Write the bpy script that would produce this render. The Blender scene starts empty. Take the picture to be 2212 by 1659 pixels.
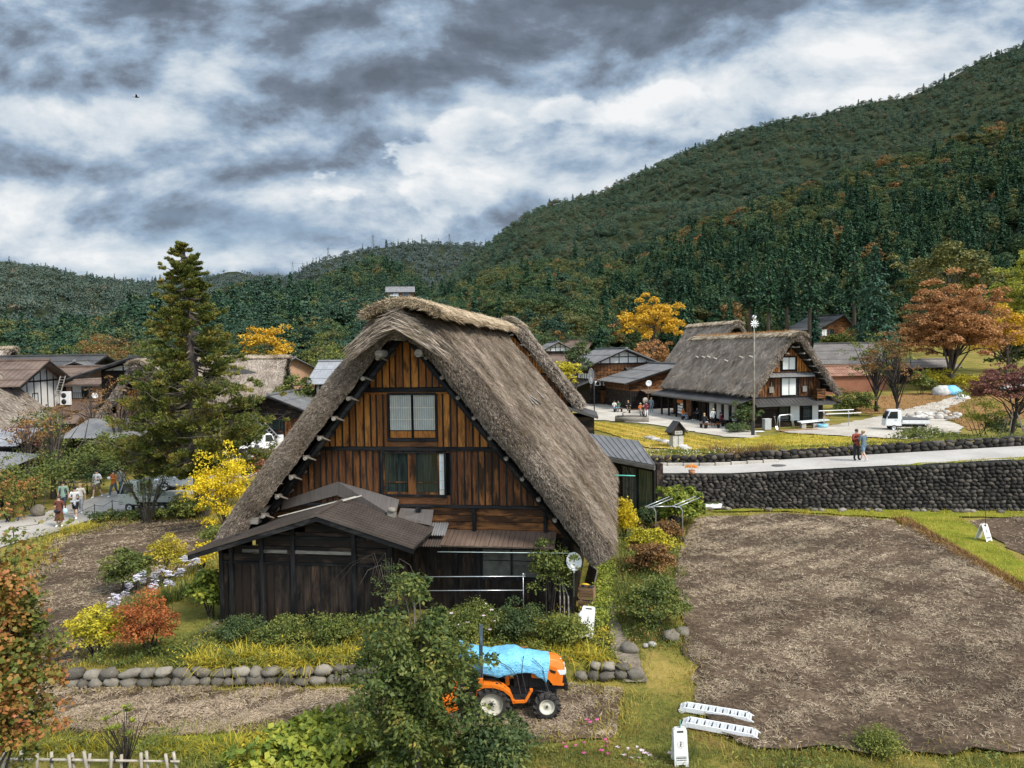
import bpy, bmesh, math, random
import numpy as np
from mathutils import Vector, Matrix, Euler, noise as mnoise
from mathutils.geometry import delaunay_2d_cdt
rnd=random.Random(7)
NR=np.random.default_rng(11)
scene=bpy.context.scene
COL=scene.collection
R_=math.radians
PI=math.pi
# camera
SRC_W=2212.0
PXS=1024.0/SRC_W
FPX=731.0
CAMH=8.9
PITCH=R_(2.45)
ROLL=R_(0.85)
_f=Vector((0, math.cos(PITCH), -math.sin(PITCH)))
_u0=Vector((0, math.sin(PITCH), math.cos(PITCH)))
_r0=Vector((1, 0, 0))
_r=_r0*math.cos(ROLL)-_u0*math.sin(ROLL)
_u=_u0*math.cos(ROLL)+_r0*math.sin(ROLL)
CAMP=Vector((0, 0, CAMH))
def ray(qx, qy):
 return _f+_r*((qx-1106.0)*PXS/FPX)-_u*((qy-829.5)*PXS/FPX)
def D(qx, qy, depth):
 d=ray(qx, qy); return CAMP+d*(depth/d.y)
def G(qx, qy, z=0.0):
 d=ray(qx, qy); return CAMP+d*((z-CAMH)/d.z)
def proj(p):
 v=Vector(p)-CAMP; w=v.dot(_f)
 return(1106+v.dot(_r)/w*FPX/PXS, 829.5-v.dot(_u)/w*FPX/PXS)
def plane_hit(qx, qy, po, pn):
 d=ray(qx, qy); return CAMP+d*((Vector(po)-CAMP).dot(pn)/d.dot(pn))
# terrain
def sm(a, b, x):
 t=min(1.0, max(0.0, (x-a)/(b-a))); return t*t*(3-2*t)
def road_z(x):
 return 1.83+0.055*min(max(0.0, x-12.2), 40)
def YW(x):
 return 41.06-.112*(x-10.23)
def road_far(x):
 return max(YW(x)+4.1, 45.3-.075*(x-8))
EY=G(450, 1485, 0.0).y
def T(x, y):
 g=0.36*sm(EY+.1, EY+.45, y)*sm(-13.8, -11.6, x)*(1-sm(4.6, 6.0, x))*(1-sm(33, 43, y))
 zl=0.03*min(max(0, y-85), 180)
 if x<-8:
  return g+zl
 w=sm(-8, 3, x)
 rz=road_z(x)
 rf=road_far(x)
 base2=1.65+0.03*min(max(0, y-100), 160)+0.055*min(max(0, y-82), 120)*sm(22, 60, x)
 if y<YW(x)+.15:zr=0.0
 elif y<rf+.3:
  zr=rz*sm(YW(x)+.15, YW(x)+.5, y)
 else:
  zr=rz+(base2-rz)*sm(rf+.5, rf+9, y)+.40*sm(rf+.3, rf+.6, y)*(1-sm(rf+1.5, rf+8, y))
 return g+zl*(1-w)+zr*w
def GT(qx, qy):
 """first hit of the sight line with the terrain"""
 d=ray(qx, qy); d=d/d.y
 t=8.0
 while t<400:
  p=CAMP+d*t
  if p.z<=T(p.x, p.y):return Vector((p.x, p.y, T(p.x, p.y)))
  t+=0.1 if t<70 else.4
 return CAMP+d*400
def onT(x, y, dz=0.0):
 return Vector((x, y, T(x, y)+dz))
# object helpers
def tag(o, label=None, cat=None, group=None, kind=None):
 if label:o['label']=label
 if cat:o['category']=cat
 if group:o['group']=group
 if kind:o['kind']=kind
 return o
def empty(name, loc, rz=0.0, label=None, cat=None, group=None):
 o=bpy.data.objects.new(name, None); COL.objects.link(o)
 o.location=loc; o.rotation_euler=(0, 0, rz); o.empty_display_size=.3
 return tag(o, label, cat, group)
def kids(o):
 return[c for c in bpy.data.objects if c.parent==o]
def copy_tree(o, parent=None):
 c=o.copy(); COL.objects.link(c)
 if parent is not None:c.parent=parent
 for ch in list(o.children):copy_tree(ch, c)
 return c
def np_mesh(name, V, Fq, mats, parent=None, smooth=False, mi=None, link=True):
 """V (n,3); Fq (m,k) with constant k"""
 V=np.asarray(V, dtype=np.float32).reshape(-1, 3); Fq=np.asarray(Fq, dtype=np.int32)
 k=Fq.shape[1]; m=bpy.data.meshes.new(name)
 m.vertices.add(len(V)); m.vertices.foreach_set('co', V.ravel())
 m.loops.add(Fq.size); m.loops.foreach_set('vertex_index', Fq.ravel())
 m.polygons.add(len(Fq))
 m.polygons.foreach_set('loop_start', np.arange(0, Fq.size, k, dtype=np.int32))
 m.polygons.foreach_set('loop_total', np.full(len(Fq), k, dtype=np.int32))
 if smooth:m.polygons.foreach_set('use_smooth', np.ones(len(Fq), dtype=bool))
 for q in(mats if isinstance(mats, (list, tuple))else[mats]):m.materials.append(q)
 if mi is not None:m.polygons.foreach_set('material_index', np.asarray(mi, dtype=np.int32))
 m.update(calc_edges=True); m.validate()
 if not link:return m
 o=bpy.data.objects.new(name, m); COL.objects.link(o)
 if parent is not None:o.parent=parent
 return o
class MB:
 """collects simple shapes and links them as one mesh object"""
 def __init__(s):s.v=[]; s.f=[]; s.m=[]; s.sm=[]; s.cur=0; s.xf=None
 def mat(s, i):s.cur=i; return s
 def add(s, vs, fs, smooth=False):
  n=len(s.v)
  if s.xf is not None:vs=[s.xf@Vector(p)for p in vs]
  s.v.extend([tuple(p)for p in vs])
  for f in fs:s.f.append(tuple(n+i for i in f)); s.m.append(s.cur); s.sm.append(smooth)
  return s
 def box(s, c, d, rz=0.0, M=None):
  hx, hy, hz=d[0]/2, d[1]/2, d[2]/2
  P=[Vector((x, y, z))for z in(-hz, hz)for y in(-hy, hy)for x in(-hx, hx)]
  if M is None:M=Matrix.Rotation(rz, 3, 'Z')if rz else None
  c=Vector(c); P=[c+(M@p if M is not None else p)for p in P]
  return s.add(P, [(0, 2, 3, 1), (4, 5, 7, 6), (0, 1, 5, 4), (2, 6, 7, 3), (0, 4, 6, 2), (1, 3, 7, 5)])
 def bb(s, x0, x1, y0, y1, z0, z1):
  return s.box(((x0+x1)/2, (y0+y1)/2, (z0+z1)/2), (x1-x0, y1-y0, z1-z0))
 def bar(s, a, b, w, h=None, up=(0, 0, 1)):
  a=Vector(a); b=Vector(b); h=h or w; d=(b-a)
  L=d.length
  if L<1e-6:return s
  d/=L; up=Vector(up); x=d.cross(up)
  if x.length<1e-4:x=d.cross(Vector((1, 0, 0)))
  x.normalize(); z=x.cross(d)
  P=[p+x*(i*w/2)+z*(j*h/2)for p in(a, b)for i, j in((-1, -1), (1, -1), (1, 1), (-1, 1))]
  return s.add(P, [(3, 2, 1, 0), (4, 5, 6, 7), (0, 1, 5, 4), (1, 2, 6, 5), (2, 3, 7, 6), (3, 0, 4, 7)])
 def tube(s, pts, rad, n=8, caps=True):
  pts=[Vector(p)for p in pts]
  if not isinstance(rad, (list, tuple)):rad=[rad]*len(pts)
  vs=[]; fs=[]; px=None
  for i, p in enumerate(pts):
   d=(pts[min(i+1, len(pts)-1)]-pts[max(i-1, 0)]).normalized()
   if px is None:
    px=d.cross(Vector((0, 0, 1)))
    if px.length<.05:px=d.cross(Vector((0, 1, 0)))
   px=(px-d*px.dot(d)).normalized(); py=d.cross(px)
   for k in range(n):
    a=2*PI*k/n; vs.append(p+(px*math.cos(a)+py*math.sin(a))*rad[i])
  for i in range(len(pts)-1):
   for k in range(n):
    fs.append((i*n+k, i*n+(k+1)%n, (i+1)*n+(k+1)%n, (i+1)*n+k))
  s.add(vs, fs, True)
  if caps:
   m=len(s.v); nv=len(vs)
   s.f.append(tuple(m-nv+k for k in reversed(range(n)))); s.m.append(s.cur); s.sm.append(False)
   s.f.append(tuple(m-n+k for k in range(n))); s.m.append(s.cur); s.sm.append(False)
  return s
 def lathe(s, prof, c=(0, 0, 0), axis='Z', n=20, M=None):
  """prof: list of (r, h)"""
  c=Vector(c); vs=[]; fs=[]
  for r, h in prof:
   for k in range(n):
    a=2*PI*k/n; x, y=r*math.cos(a), r*math.sin(a)
    p=Vector((x, y, h))if axis=='Z' else(Vector((x, h, y))if axis=='Y' else Vector((h, x, y)))
    vs.append(c+(M@p if M is not None else p))
  for i in range(len(prof)-1):
   for k in range(n):fs.append((i*n+k, i*n+(k+1)%n, (i+1)*n+(k+1)%n, (i+1)*n+k))
  return s.add(vs, fs, True)
 def prism(s, poly, y0, y1, axis='Y'):
  """polygon of (a,b) swept along axis"""
  def P(a, b, t):return(a, t, b)if axis=='Y' else((t, a, b)if axis=='X' else(a, b, t))
  n=len(poly)
  vs=[P(a, b, y0)for a, b in poly]+[P(a, b, y1)for a, b in poly]
  fs=[tuple(range(n)), tuple(range(2*n-1, n-1, -1))]
  fs+=[(i, n+i, n+(i+1)%n, (i+1)%n)for i in range(n)]
  return s.add(vs, fs)
 def ell(s, c, r, n=10, m=7, jit=0.0, rng=None, M=None):
  c=Vector(c); vs=[]; fs=[]
  for i in range(m+1):
   th=PI*i/m
   for k in range(n):
    ph=2*PI*k/n
    j=1+(jit*(rng.random()-.5)if rng and 0<i<m else 0)
    p=Vector((r[0]*math.sin(th)*math.cos(ph)*j, r[1]*math.sin(th)*math.sin(ph)*j, r[2]*math.cos(th)*j))
    vs.append(c+(M@p if M is not None else p))
  for i in range(m):
   for k in range(n):fs.append((i*n+k, (i+1)*n+k, (i+1)*n+(k+1)%n, i*n+(k+1)%n))
  return s.add(vs, fs, True)
 def quad(s, a, b, c, d):return s.add([a, b, c, d], [(0, 1, 2, 3)])
 def poly(s, pts):return s.add(pts, [tuple(range(len(pts)))])
 def slab(s, pts, off):
  """polygon pts extruded by vector off"""
  n=len(pts); off=Vector(off); pts=[Vector(p)for p in pts]
  vs=pts+[p+off for p in pts]
  return s.add(vs, [tuple(reversed(range(n))), tuple(range(n, 2*n))]+[(i, (i+1)%n, n+(i+1)%n, n+i)for i in range(n)])
 def mesh(s, name, mats):
  m=bpy.data.meshes.new(name); m.from_pydata(s.v, [], s.f)
  for q in(mats if isinstance(mats, (list, tuple))else[mats]):m.materials.append(q)
  m.polygons.foreach_set('material_index', s.m); m.polygons.foreach_set('use_smooth', s.sm)
  m.update(); m.validate()
  bm=bmesh.new(); bm.from_mesh(m); bmesh.ops.recalc_face_normals(bm, faces=bm.faces); bm.to_mesh(m); bm.free()
  return m
 def build(s, name, mats, parent=None, bevel=0.0, loc=None):
  o=bpy.data.objects.new(name, s.mesh(name, mats)); COL.objects.link(o)
  if parent is not None:o.parent=parent
  if loc is not None:o.location=loc
  if bevel:
   b=o.modifiers.new('b', 'BEVEL'); b.width=bevel; b.segments=2; b.limit_method='ANGLE'; b.angle_limit=R_(40)
  return o
def cards(C, A, N, L, W, shape='leaf'):
 """diamond leaf quads: centres C, long axis A, face normal N (arrays), length, width"""
 C=np.asarray(C, float); n=len(C)
 A=A/(np.linalg.norm(A, axis=1, keepdims=True)+1e-9)
 B=np.cross(A, N); B=B/(np.linalg.norm(B, axis=1, keepdims=True)+1e-9)
 L=np.broadcast_to(np.asarray(L, float), (n, ))[:, None]; W=np.broadcast_to(np.asarray(W, float), (n, ))[:, None]
 a=C-A*L*.5; b=C+B*W*.5-A*L*.05; c=C+A*L*.5; d=C-B*W*.5-A*L*.05
 V=np.stack([a, b, c, d], 1).reshape(-1, 3)
 Fq=np.arange(4*n).reshape(-1, 4)
 return V, Fq
def rand_unit(n, rng=NR):
 v=rng.normal(size=(n, 3)); return v/np.linalg.norm(v, axis=1, keepdims=True)
# materials
MATS={}
def newmat(name):
 m=bpy.data.materials.new(name); m.use_nodes=True
 nt=m.node_tree; nt.nodes.clear()
 out=nt.nodes.new('ShaderNodeOutputMaterial')
 return m, nt, out
def N(nt, t, **kw):
 n=nt.nodes.new(t)
 for k, v in kw.items():
  if k.startswith('i_'):n.inputs[k[2:].replace('_', ' ')].default_value=v
  else:setattr(n, k, v)
 return n
def rgba(c):return(c[0], c[1], c[2], 1.0)
def ramp(nt, fac, stops, interp='LINEAR'):
 r=nt.nodes.new('ShaderNodeValToRGB'); r.color_ramp.interpolation=interp
 e=r.color_ramp.elements
 while len(e)<len(stops):e.new(.5)
 for i, (p, c)in enumerate(stops):e[i].position=p; e[i].color=rgba(c)
 nt.links.new(fac, r.inputs['Fac']); return r.outputs['Color']
def noise(nt, vec, scale, detail=4, rough=.55, dist=0.0):
 n=nt.nodes.new('ShaderNodeTexNoise'); n.inputs['Scale'].default_value=scale; n.inputs['Detail'].default_value=detail
 n.inputs['Roughness'].default_value=rough; n.inputs['Distortion'].default_value=dist
 if vec is not None:nt.links.new(vec, n.inputs['Vector'])
 return n.outputs['Fac']
def mapping(nt, vec, scale=(1, 1, 1), rot=(0, 0, 0)):
 m=nt.nodes.new('ShaderNodeMapping'); m.inputs['Scale'].default_value=scale; m.inputs['Rotation'].default_value=rot
 nt.links.new(vec, m.inputs['Vector']); return m.outputs['Vector']
def mth(nt, op, a, b=None, c=None, clamp=False):
 m=nt.nodes.new('ShaderNodeMath'); m.operation=op; m.use_clamp=clamp
 for i, v in enumerate((a, b, c)):
  if v is None:continue
  if isinstance(v, (int, float)):m.inputs[i].default_value=v
  else:nt.links.new(v, m.inputs[i])
 return m.outputs[0]
def mixc(nt, fac, a, b, mode='MIX'):
 m=nt.nodes.new('ShaderNodeMix'); m.data_type='RGBA'; m.blend_type=mode; m.clamp_factor=True
 for sck, v in((m.inputs[0], fac), (m.inputs[6], a), (m.inputs[7], b)):
  if isinstance(v, (int, float)):sck.default_value=v
  elif isinstance(v, tuple):sck.default_value=rgba(v)
  else:nt.links.new(v, sck)
 return m.outputs[2]
def bsdf(nt, out, col, rough=.7, metal=0.0, spec=.3, bump=None, bstr=.4, bdist=.02):
 b=nt.nodes.new('ShaderNodeBsdfPrincipled')
 if isinstance(col, tuple):b.inputs['Base Color'].default_value=rgba(col)
 else:nt.links.new(col, b.inputs['Base Color'])
 if isinstance(rough, (int, float)):b.inputs['Roughness'].default_value=rough
 else:nt.links.new(rough, b.inputs['Roughness'])
 b.inputs['Metallic'].default_value=metal; b.inputs['Specular IOR Level'].default_value=spec
 if bump is not None:
  bp=nt.nodes.new('ShaderNodeBump'); bp.inputs['Strength'].default_value=bstr; bp.inputs['Distance'].default_value=bdist
  nt.links.new(bump, bp.inputs['Height']); nt.links.new(bp.outputs[0], b.inputs['Normal'])
 nt.links.new(b.outputs[0], out.inputs[0]); return b
def coords(nt, kind='Object'):
 return nt.nodes.new('ShaderNodeTexCoord').outputs[kind]
def island(nt):
 return nt.nodes.new('ShaderNodeNewGeometry').outputs['Random Per Island']
def pos(nt):
 return nt.nodes.new('ShaderNodeNewGeometry').outputs['Position']
def m_plain(name, col, rough=.6, metal=0.0, spec=.3, var=.15, scale=6):
 if name in MATS:return MATS[name]
 m, nt, out=newmat(name)
 n=noise(nt, coords(nt), scale, 5)
 lo=tuple(c*(1-var)for c in col); hi=tuple(min(1, c*(1+var))for c in col)
 c=ramp(nt, n, [(.3, lo), (.7, hi)])
 bsdf(nt, out, c, rough, metal, spec)
 MATS[name]=m; return m
def m_leaf(name, stops, trans=.3, nscale=.25, namp=.5, rough=.55, space='Object'):
 if name in MATS:return MATS[name]
 stops=[(p, tuple(min(.85, x*1.35)for x in c))for p, c in stops]
 m, nt, out=newmat(name)
 r=island(nt); n=noise(nt, coords(nt, space), nscale, 3)
 oi=nt.nodes.new('ShaderNodeObjectInfo').outputs['Random']
 f=mth(nt, 'ADD', mth(nt, 'MULTIPLY', r, 1-namp), mth(nt, 'MULTIPLY', mth(nt, 'MULTIPLY_ADD', n, 2.4, -.7), namp), clamp=True)
 c=ramp(nt, f, stops)
 c=mixc(nt, mth(nt, 'MULTIPLY', oi, .35), c, mixc(nt, 1.0, c, (.55, .6, .5), 'MULTIPLY'))
 b=nt.nodes.new('ShaderNodeBsdfPrincipled'); nt.links.new(c, b.inputs['Base Color'])
 b.inputs['Roughness'].default_value=rough; b.inputs['Specular IOR Level'].default_value=.25
 t=nt.nodes.new('ShaderNodeBsdfTranslucent'); nt.links.new(c, t.inputs['Color'])
 mx=nt.nodes.new('ShaderNodeMixShader'); mx.inputs[0].default_value=trans
 nt.links.new(b.outputs[0], mx.inputs[1]); nt.links.new(t.outputs[0], mx.inputs[2]); nt.links.new(mx.outputs[0], out.inputs[0])
 MATS[name]=m; return m
def m_wood(name, lo, mid, hi, axis='Z', grain=14, black=.5, rough=.75):
 """weathered board: per-board tone, streaky grain, blackened patches"""
 if name in MATS:return MATS[name]
 m, nt, out=newmat(name)
 co=coords(nt)
 rr=island(nt)
 off=nt.nodes.new('ShaderNodeCombineXYZ'); nt.links.new(mth(nt, 'MULTIPLY', rr, 37), off.inputs[0]); nt.links.new(mth(nt, 'MULTIPLY', rr, 53), off.inputs[2])
 va=nt.nodes.new('ShaderNodeVectorMath'); va.operation='ADD'; nt.links.new(co, va.inputs[0]); nt.links.new(off.outputs[0], va.inputs[1])
 sc={'Z':(grain, grain, 1.0), 'X':(1.0, grain, grain), 'Y':(grain, 1.0, grain)}[axis]
 g=noise(nt, mapping(nt, va.outputs[0], sc), 1.6, 6, .6, .9)
 sc2={'Z':(2.2, 2.2, .7), 'X':(.7, 2.2, 2.2), 'Y':(2.2, .7, 2.2)}[axis]
 b=noise(nt, mapping(nt, va.outputs[0], sc2), 1.3, 4, .6, .4)
 f=mth(nt, 'ADD', mth(nt, 'MULTIPLY', g, .75), mth(nt, 'MULTIPLY', rr, .35))
 c=ramp(nt, f, [(.28, lo), (.5, mid), (.78, hi)])
 k=ramp(nt, mth(nt, 'ADD', b, mth(nt, 'MULTIPLY_ADD', rr, .3, black-.65)), [(.42, (0, 0, 0)), (.6, (1, 1, 1))])
 c=mixc(nt, k, c, mixc(nt, 1.0, c, (.16, .17, .19), 'MULTIPLY'))
 bsdf(nt, out, c, rough, 0, .25, g, .5, .01)
 MATS[name]=m; return m
# camera, light, sky
cam=bpy.data.cameras.new('camera'); camo=bpy.data.objects.new('camera', cam); COL.objects.link(camo)
cam.sensor_width=36.0; cam.lens=36.0*FPX/1024.0; cam.clip_end=12000; cam.clip_start=.1
Mc=Matrix(((_r.x, _u.x, -_f.x, 0), (_r.y, _u.y, -_f.y, 0), (_r.z, _u.z, -_f.z, CAMH), (0, 0, 0, 1)))
camo.matrix_world=Mc
scene.camera=camo
scene.view_settings.view_transform='Standard'; scene.view_settings.look='None'
scene.view_settings.exposure=0; scene.view_settings.gamma=1
scene.render.engine='CYCLES'
scene.cycles.max_bounces=5; scene.cycles.diffuse_bounces=2; scene.cycles.glossy_bounces=2
scene.cycles.transmission_bounces=3; scene.cycles.transparent_max_bounces=4
scene.cycles.caustics_reflective=False; scene.cycles.caustics_refractive=False
SUN_EL, SUN_AZ=R_(48), R_(128)
sun=bpy.data.lights.new('sun', 'SUN'); sun.energy=4.9; sun.angle=R_(14); sun.color=(1.0, .95, .87)
suno=bpy.data.objects.new('sun', sun); COL.objects.link(suno)
sd=Vector((math.sin(SUN_AZ)*math.cos(SUN_EL), math.cos(SUN_AZ)*math.cos(SUN_EL), math.sin(SUN_EL)))
suno.rotation_euler=(-sd).to_track_quat('-Z', 'Y').to_euler(); suno.location=(30, -20, 60)
w=bpy.data.worlds.new('World'); scene.world=w; w.use_nodes=True
nt=w.node_tree; nt.nodes.clear()
wo=nt.nodes.new('ShaderNodeOutputWorld'); bg=nt.nodes.new('ShaderNodeBackground'); bg.inputs['Strength'].default_value=0.1
sky=nt.nodes.new('ShaderNodeTexSky'); sky.sky_type='NISHITA'; sky.sun_disc=False
sky.sun_elevation=SUN_EL; sky.sun_rotation=SUN_AZ
d=nt.nodes.new('ShaderNodeTexCoord').outputs['Generated']
sp=nt.nodes.new('ShaderNodeSeparateXYZ'); nt.links.new(d, sp.inputs[0]); X, Y, Z=sp.outputs
ya=mth(nt, 'ADD', mth(nt, 'ABSOLUTE', Y), .06)
U=mth(nt, 'DIVIDE', X, ya); V=mth(nt, 'DIVIDE', Z, ya)
def comb(x, y, z=0.0):
 c=nt.nodes.new('ShaderNodeCombineXYZ')
 for i, v in enumerate((x, y, z)):
  if isinstance(v, (int, float)):c.inputs[i].default_value=v
  else:nt.links.new(v, c.inputs[i])
 return c.outputs[0]
zz=mth(nt, 'ADD', mth(nt, 'MAXIMUM', Z, 0.0), .12)
deck=comb(mth(nt, 'DIVIDE', X, zz), mth(nt, 'DIVIDE', Y, zz), 0.0)
n1=noise(nt, mapping(nt, deck, (.5, .8, 1)), 1.7, 8, .56, .0)
uv=comb(U, mth(nt, 'MULTIPLY', V, 1.75), .37)
n2=noise(nt, uv, 4.0, 12, .57, .15)
n2s=noise(nt, comb(mth(nt, 'SUBTRACT', U, .012), mth(nt, 'ADD', mth(nt, 'MULTIPLY', V, 1.75), .05), .37), 4.0, 12, .57, .15)
n3=noise(nt, uv, 2.3, 5, .5, .1)
def blob(uc, vc, su, sv, amp):
 a=mth(nt, 'DIVIDE', mth(nt, 'SUBTRACT', U, uc), su); b=mth(nt, 'DIVIDE', mth(nt, 'SUBTRACT', V, vc), sv)
 r2=mth(nt, 'ADD', mth(nt, 'MULTIPLY', a, a), mth(nt, 'MULTIPLY', b, b))
 return mth(nt, 'MULTIPLY', mth(nt, 'POWER', 2.718, mth(nt, 'MULTIPLY', r2, -1.0)), amp)
def q2(qx, qy):return((qx-1106)*PXS/FPX, (762-qy)*PXS/FPX)
def qs(x):return x*PXS/FPX
BL=[(1180, 60, 560, 150, -.56), (880, 220, 300, 110, -.36), (1250, 210, 260, 70, -.16), (2000, 10, 420, 60, -.42), (1560, 80, 300, 80, -.22), (300, 140, 300, 110, -.17), (330, 215, 130, 45, -.16), (100, 20, 300, 80, -.07), (330, 375, 330, 42, -.22), (420, 500, 190, 32, -.20), (690, 440, 280, 60, -.06), (1680, 230, 420, 110, .36), (1950, 130, 330, 70, .28), (1350, 320, 200, 70, .10), (880, 60, 90, 60, .10), (1200, 140, 90, 60, .08), (280, 290, 420, 50, .24), (560, 180, 90, 80, .22), (200, 560, 420, 40, .26), (850, 470, 300, 60, .12), (500, 430, 380, 30, .16), (100, 430, 240, 40, .18), (1040, 330, 90, 50, .16)]
acc=None
for bx, by, sx, sy, am in BL:
 uc, vc=q2(bx, by); t=blob(uc, vc, qs(sx), qs(sy), am)
 acc=t if acc is None else mth(nt, 'ADD', acc, t)
relief=mth(nt, 'MULTIPLY', mth(nt, 'SUBTRACT', n2, n2s), 1.9)
val=mth(nt, 'ADD', mth(nt, 'MULTIPLY_ADD', n1, .22, -.11), mth(nt, 'MULTIPLY_ADD', n2, 1.15, -.575))
val=mth(nt, 'ADD', mth(nt, 'ADD', val, relief), mth(nt, 'ADD', mth(nt, 'MULTIPLY', acc, .85), .545))
val=mth(nt, 'ADD', val, mth(nt, 'MULTIPLY_ADD', n3, .55, -.275))
pa=None
for bx, by, sx, sy, am in[(1040, 325, 95, 45, .30), (880, 365, 120, 40, .26), (1250, 285, 90, 35, .28), (700, 390, 100, 28, .24), (985, 440, 110, 50, .28), (1430, 270, 120, 60, .30), (760, 440, 130, 30, .18)]:
 uc, vc=q2(bx, by); t=blob(uc, vc, qs(sx), qs(sy), am); pa=t if pa is None else mth(nt, 'MAXIMUM', pa, t)
pn=mth(nt, 'ADD', mth(nt, 'MULTIPLY', mth(nt, 'MULTIPLY_ADD', n2, 2.2, -1.1), mth(nt, 'MULTIPLY', pa, 5.0, clamp=True)), pa)
pm=ramp(nt, pn, [(.14, (0, 0, 0)), (.23, (1, 1, 1))])
pv=mth(nt, 'ADD', mth(nt, 'MULTIPLY', relief, 1.5), mth(nt, 'MULTIPLY_ADD', pn, -.45, .98))
vm=nt.nodes.new('ShaderNodeMix'); vm.data_type='FLOAT'; nt.links.new(mth(nt, 'MULTIPLY', pm, .8), vm.inputs[0]); nt.links.new(val, vm.inputs[2]); nt.links.new(pv, vm.inputs[3]); val=vm.outputs[0]
back=mth(nt, 'ADD', mth(nt, 'MULTIPLY', mth(nt, 'SUBTRACT', .15, Y, clamp=True), .9), mth(nt, 'MULTIPLY', mth(nt, 'SUBTRACT', Z, .45, clamp=True), .7))  # unseen sky behind the camera and overhead brightened, added as frontal fill
cl=ramp(nt, val, [(.0, (.135, .165, .21)), (.22, (.195, .24, .31)), (.45, (.35, .46, .60)), (.66, (.62, .70, .78)), (.88, (.82, .86, .895)), (1.0, (.93, .945, .96))])
gap=ramp(nt, mth(nt, 'ADD', mth(nt, 'MULTIPLY', n1, .6), mth(nt, 'MULTIPLY', n3, .5)), [(.40, (1, 1, 1)), (.50, (0, 0, 0))])
c10=nt.nodes.new('ShaderNodeVectorMath'); c10.operation='SCALE'; nt.links.new(cl, c10.inputs[0]); nt.links.new(mth(nt, 'MULTIPLY_ADD', back, 22.0, 9.7), c10.inputs['Scale'])
skyb=nt.nodes.new('ShaderNodeVectorMath'); skyb.operation='SCALE'; nt.links.new(sky.outputs[0], skyb.inputs[0]); skyb.inputs['Scale'].default_value=1.0
col=mixc(nt, mth(nt, 'MULTIPLY', gap, .42), c10.outputs[0], skyb.outputs[0])
nt.links.new(col, bg.inputs['Color']); nt.links.new(bg.outputs[0], wo.inputs[0])
# shared materials
def m_thatch(name, lo, mid, hi, sc=(5, 60, 5), big=.5, moss=None):
 m, nt, out=newmat(name)
 co=coords(nt); isl=island(nt)
 f1=noise(nt, mapping(nt, co, sc), 1.0, 5, .65, .2)
 f2=noise(nt, co, big, 4, .6)
 f3=noise(nt, co, 9, 3, .6)
 f=mth(nt, 'ADD', mth(nt, 'MULTIPLY', f1, .45), mth(nt, 'MULTIPLY', isl, .42))
 f=mth(nt, 'ADD', f, mth(nt, 'MULTIPLY_ADD', f2, .85, -.425))
 f=mth(nt, 'ADD', f, mth(nt, 'MULTIPLY_ADD', f3, .36, -.18))
 c=ramp(nt, f, [(.15, lo), (.42, mid), (.78, hi)])
 if moss:
  mk=ramp(nt, noise(nt, co, .9, 5, .65, .5), [(.5, (0, 0, 0)), (.68, (1, 1, 1))])
  c=mixc(nt, mth(nt, 'MULTIPLY', mk, .55), c, moss)
 bsdf(nt, out, c, .9, 0, .1, f1, .6, .04)
 return m
M_TH=m_thatch('thatch_weathered', (.050, .039, .030), (.225, .175, .132), (.50, .41, .325), big=.75, moss=(.17, .115, .055))
M_THD=m_thatch('thatch_cut_edge', (.018, .014, .011), (.12, .092, .070), (.34, .275, .21), sc=(30, 30, 30))
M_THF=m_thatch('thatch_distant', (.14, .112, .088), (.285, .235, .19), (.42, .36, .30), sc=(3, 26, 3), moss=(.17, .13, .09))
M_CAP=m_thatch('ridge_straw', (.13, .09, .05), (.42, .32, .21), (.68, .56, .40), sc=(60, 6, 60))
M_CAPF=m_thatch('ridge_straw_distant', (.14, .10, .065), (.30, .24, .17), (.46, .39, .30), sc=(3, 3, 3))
M_UNDER=m_plain('dark_underside', (.012, .010, .009), .9)  # plain near-black colour for the undersides of the thatched roofs
M_BO=m_wood('boards_amber', (.045, .016, .006), (.23, .083, .017), (.48, .19, .038), black=.34)
M_BM=m_wood('boards_brown', (.016, .008, .005), (.125, .046, .014), (.33, .128, .032), black=.47)
M_BMX=m_wood('planks_brown', (.016, .008, .005), (.13, .052, .018), (.33, .135, .04), axis='X', black=.46)
M_BD=m_wood('boards_black', (.007, .006, .0055), (.034, .023, .016), (.14, .078, .042), black=.55)
M_BDX=m_wood('planks_black', (.007, .006, .0055), (.034, .024, .018), (.12, .072, .045), axis='X', black=.55)
M_BEAM=m_wood('beam_black', (.006, .0055, .006), (.018, .017, .017), (.055, .050, .047), axis='X', black=.55)
M_POST=m_wood('post_black', (.006, .0055, .006), (.018, .017, .017), (.055, .050, .047), axis='Z', black=.55)
M_GREYW=m_wood('grey_timber', (.06, .052, .045), (.17, .15, .125), (.33, .30, .26), axis='X', black=.35)
M_ROPE=m_plain('rope_bleached', (.13, .105, .082), .9)
def m_metalroof(name, lo, hi, rough=.45, streak=True, axis='Y'):
 m, nt, out=newmat(name)
 co=coords(nt); n=noise(nt, co, .7, 5, .6); s=noise(nt, mapping(nt, co, (9, .5, .5)if axis=='Y' else(.5, 9, .5)), 1.5, 4, .6)
 c=ramp(nt, mth(nt, 'ADD', mth(nt, 'MULTIPLY', n, .6), mth(nt, 'MULTIPLY', s, .4)), [(.3, lo), (.7, hi)])
 bsdf(nt, out, c, mth(nt, 'MULTIPLY_ADD', n, .3, rough-.15), .25, .4, n, .2, .02)
 return m
M_RBRN=m_metalroof('metal_roof_brown', (.052, .040, .034), (.125, .098, .083), .45)
M_RGRY=m_metalroof('metal_roof_grey', (.13, .127, .127), (.28, .27, .265), .42)
M_RDRK=m_metalroof('metal_roof_dark', (.042, .040, .040), (.11, .104, .10), .42)
M_RRST=m_metalroof('metal_roof_rusty', (.085, .052, .036), (.24, .17, .13), .5)
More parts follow.
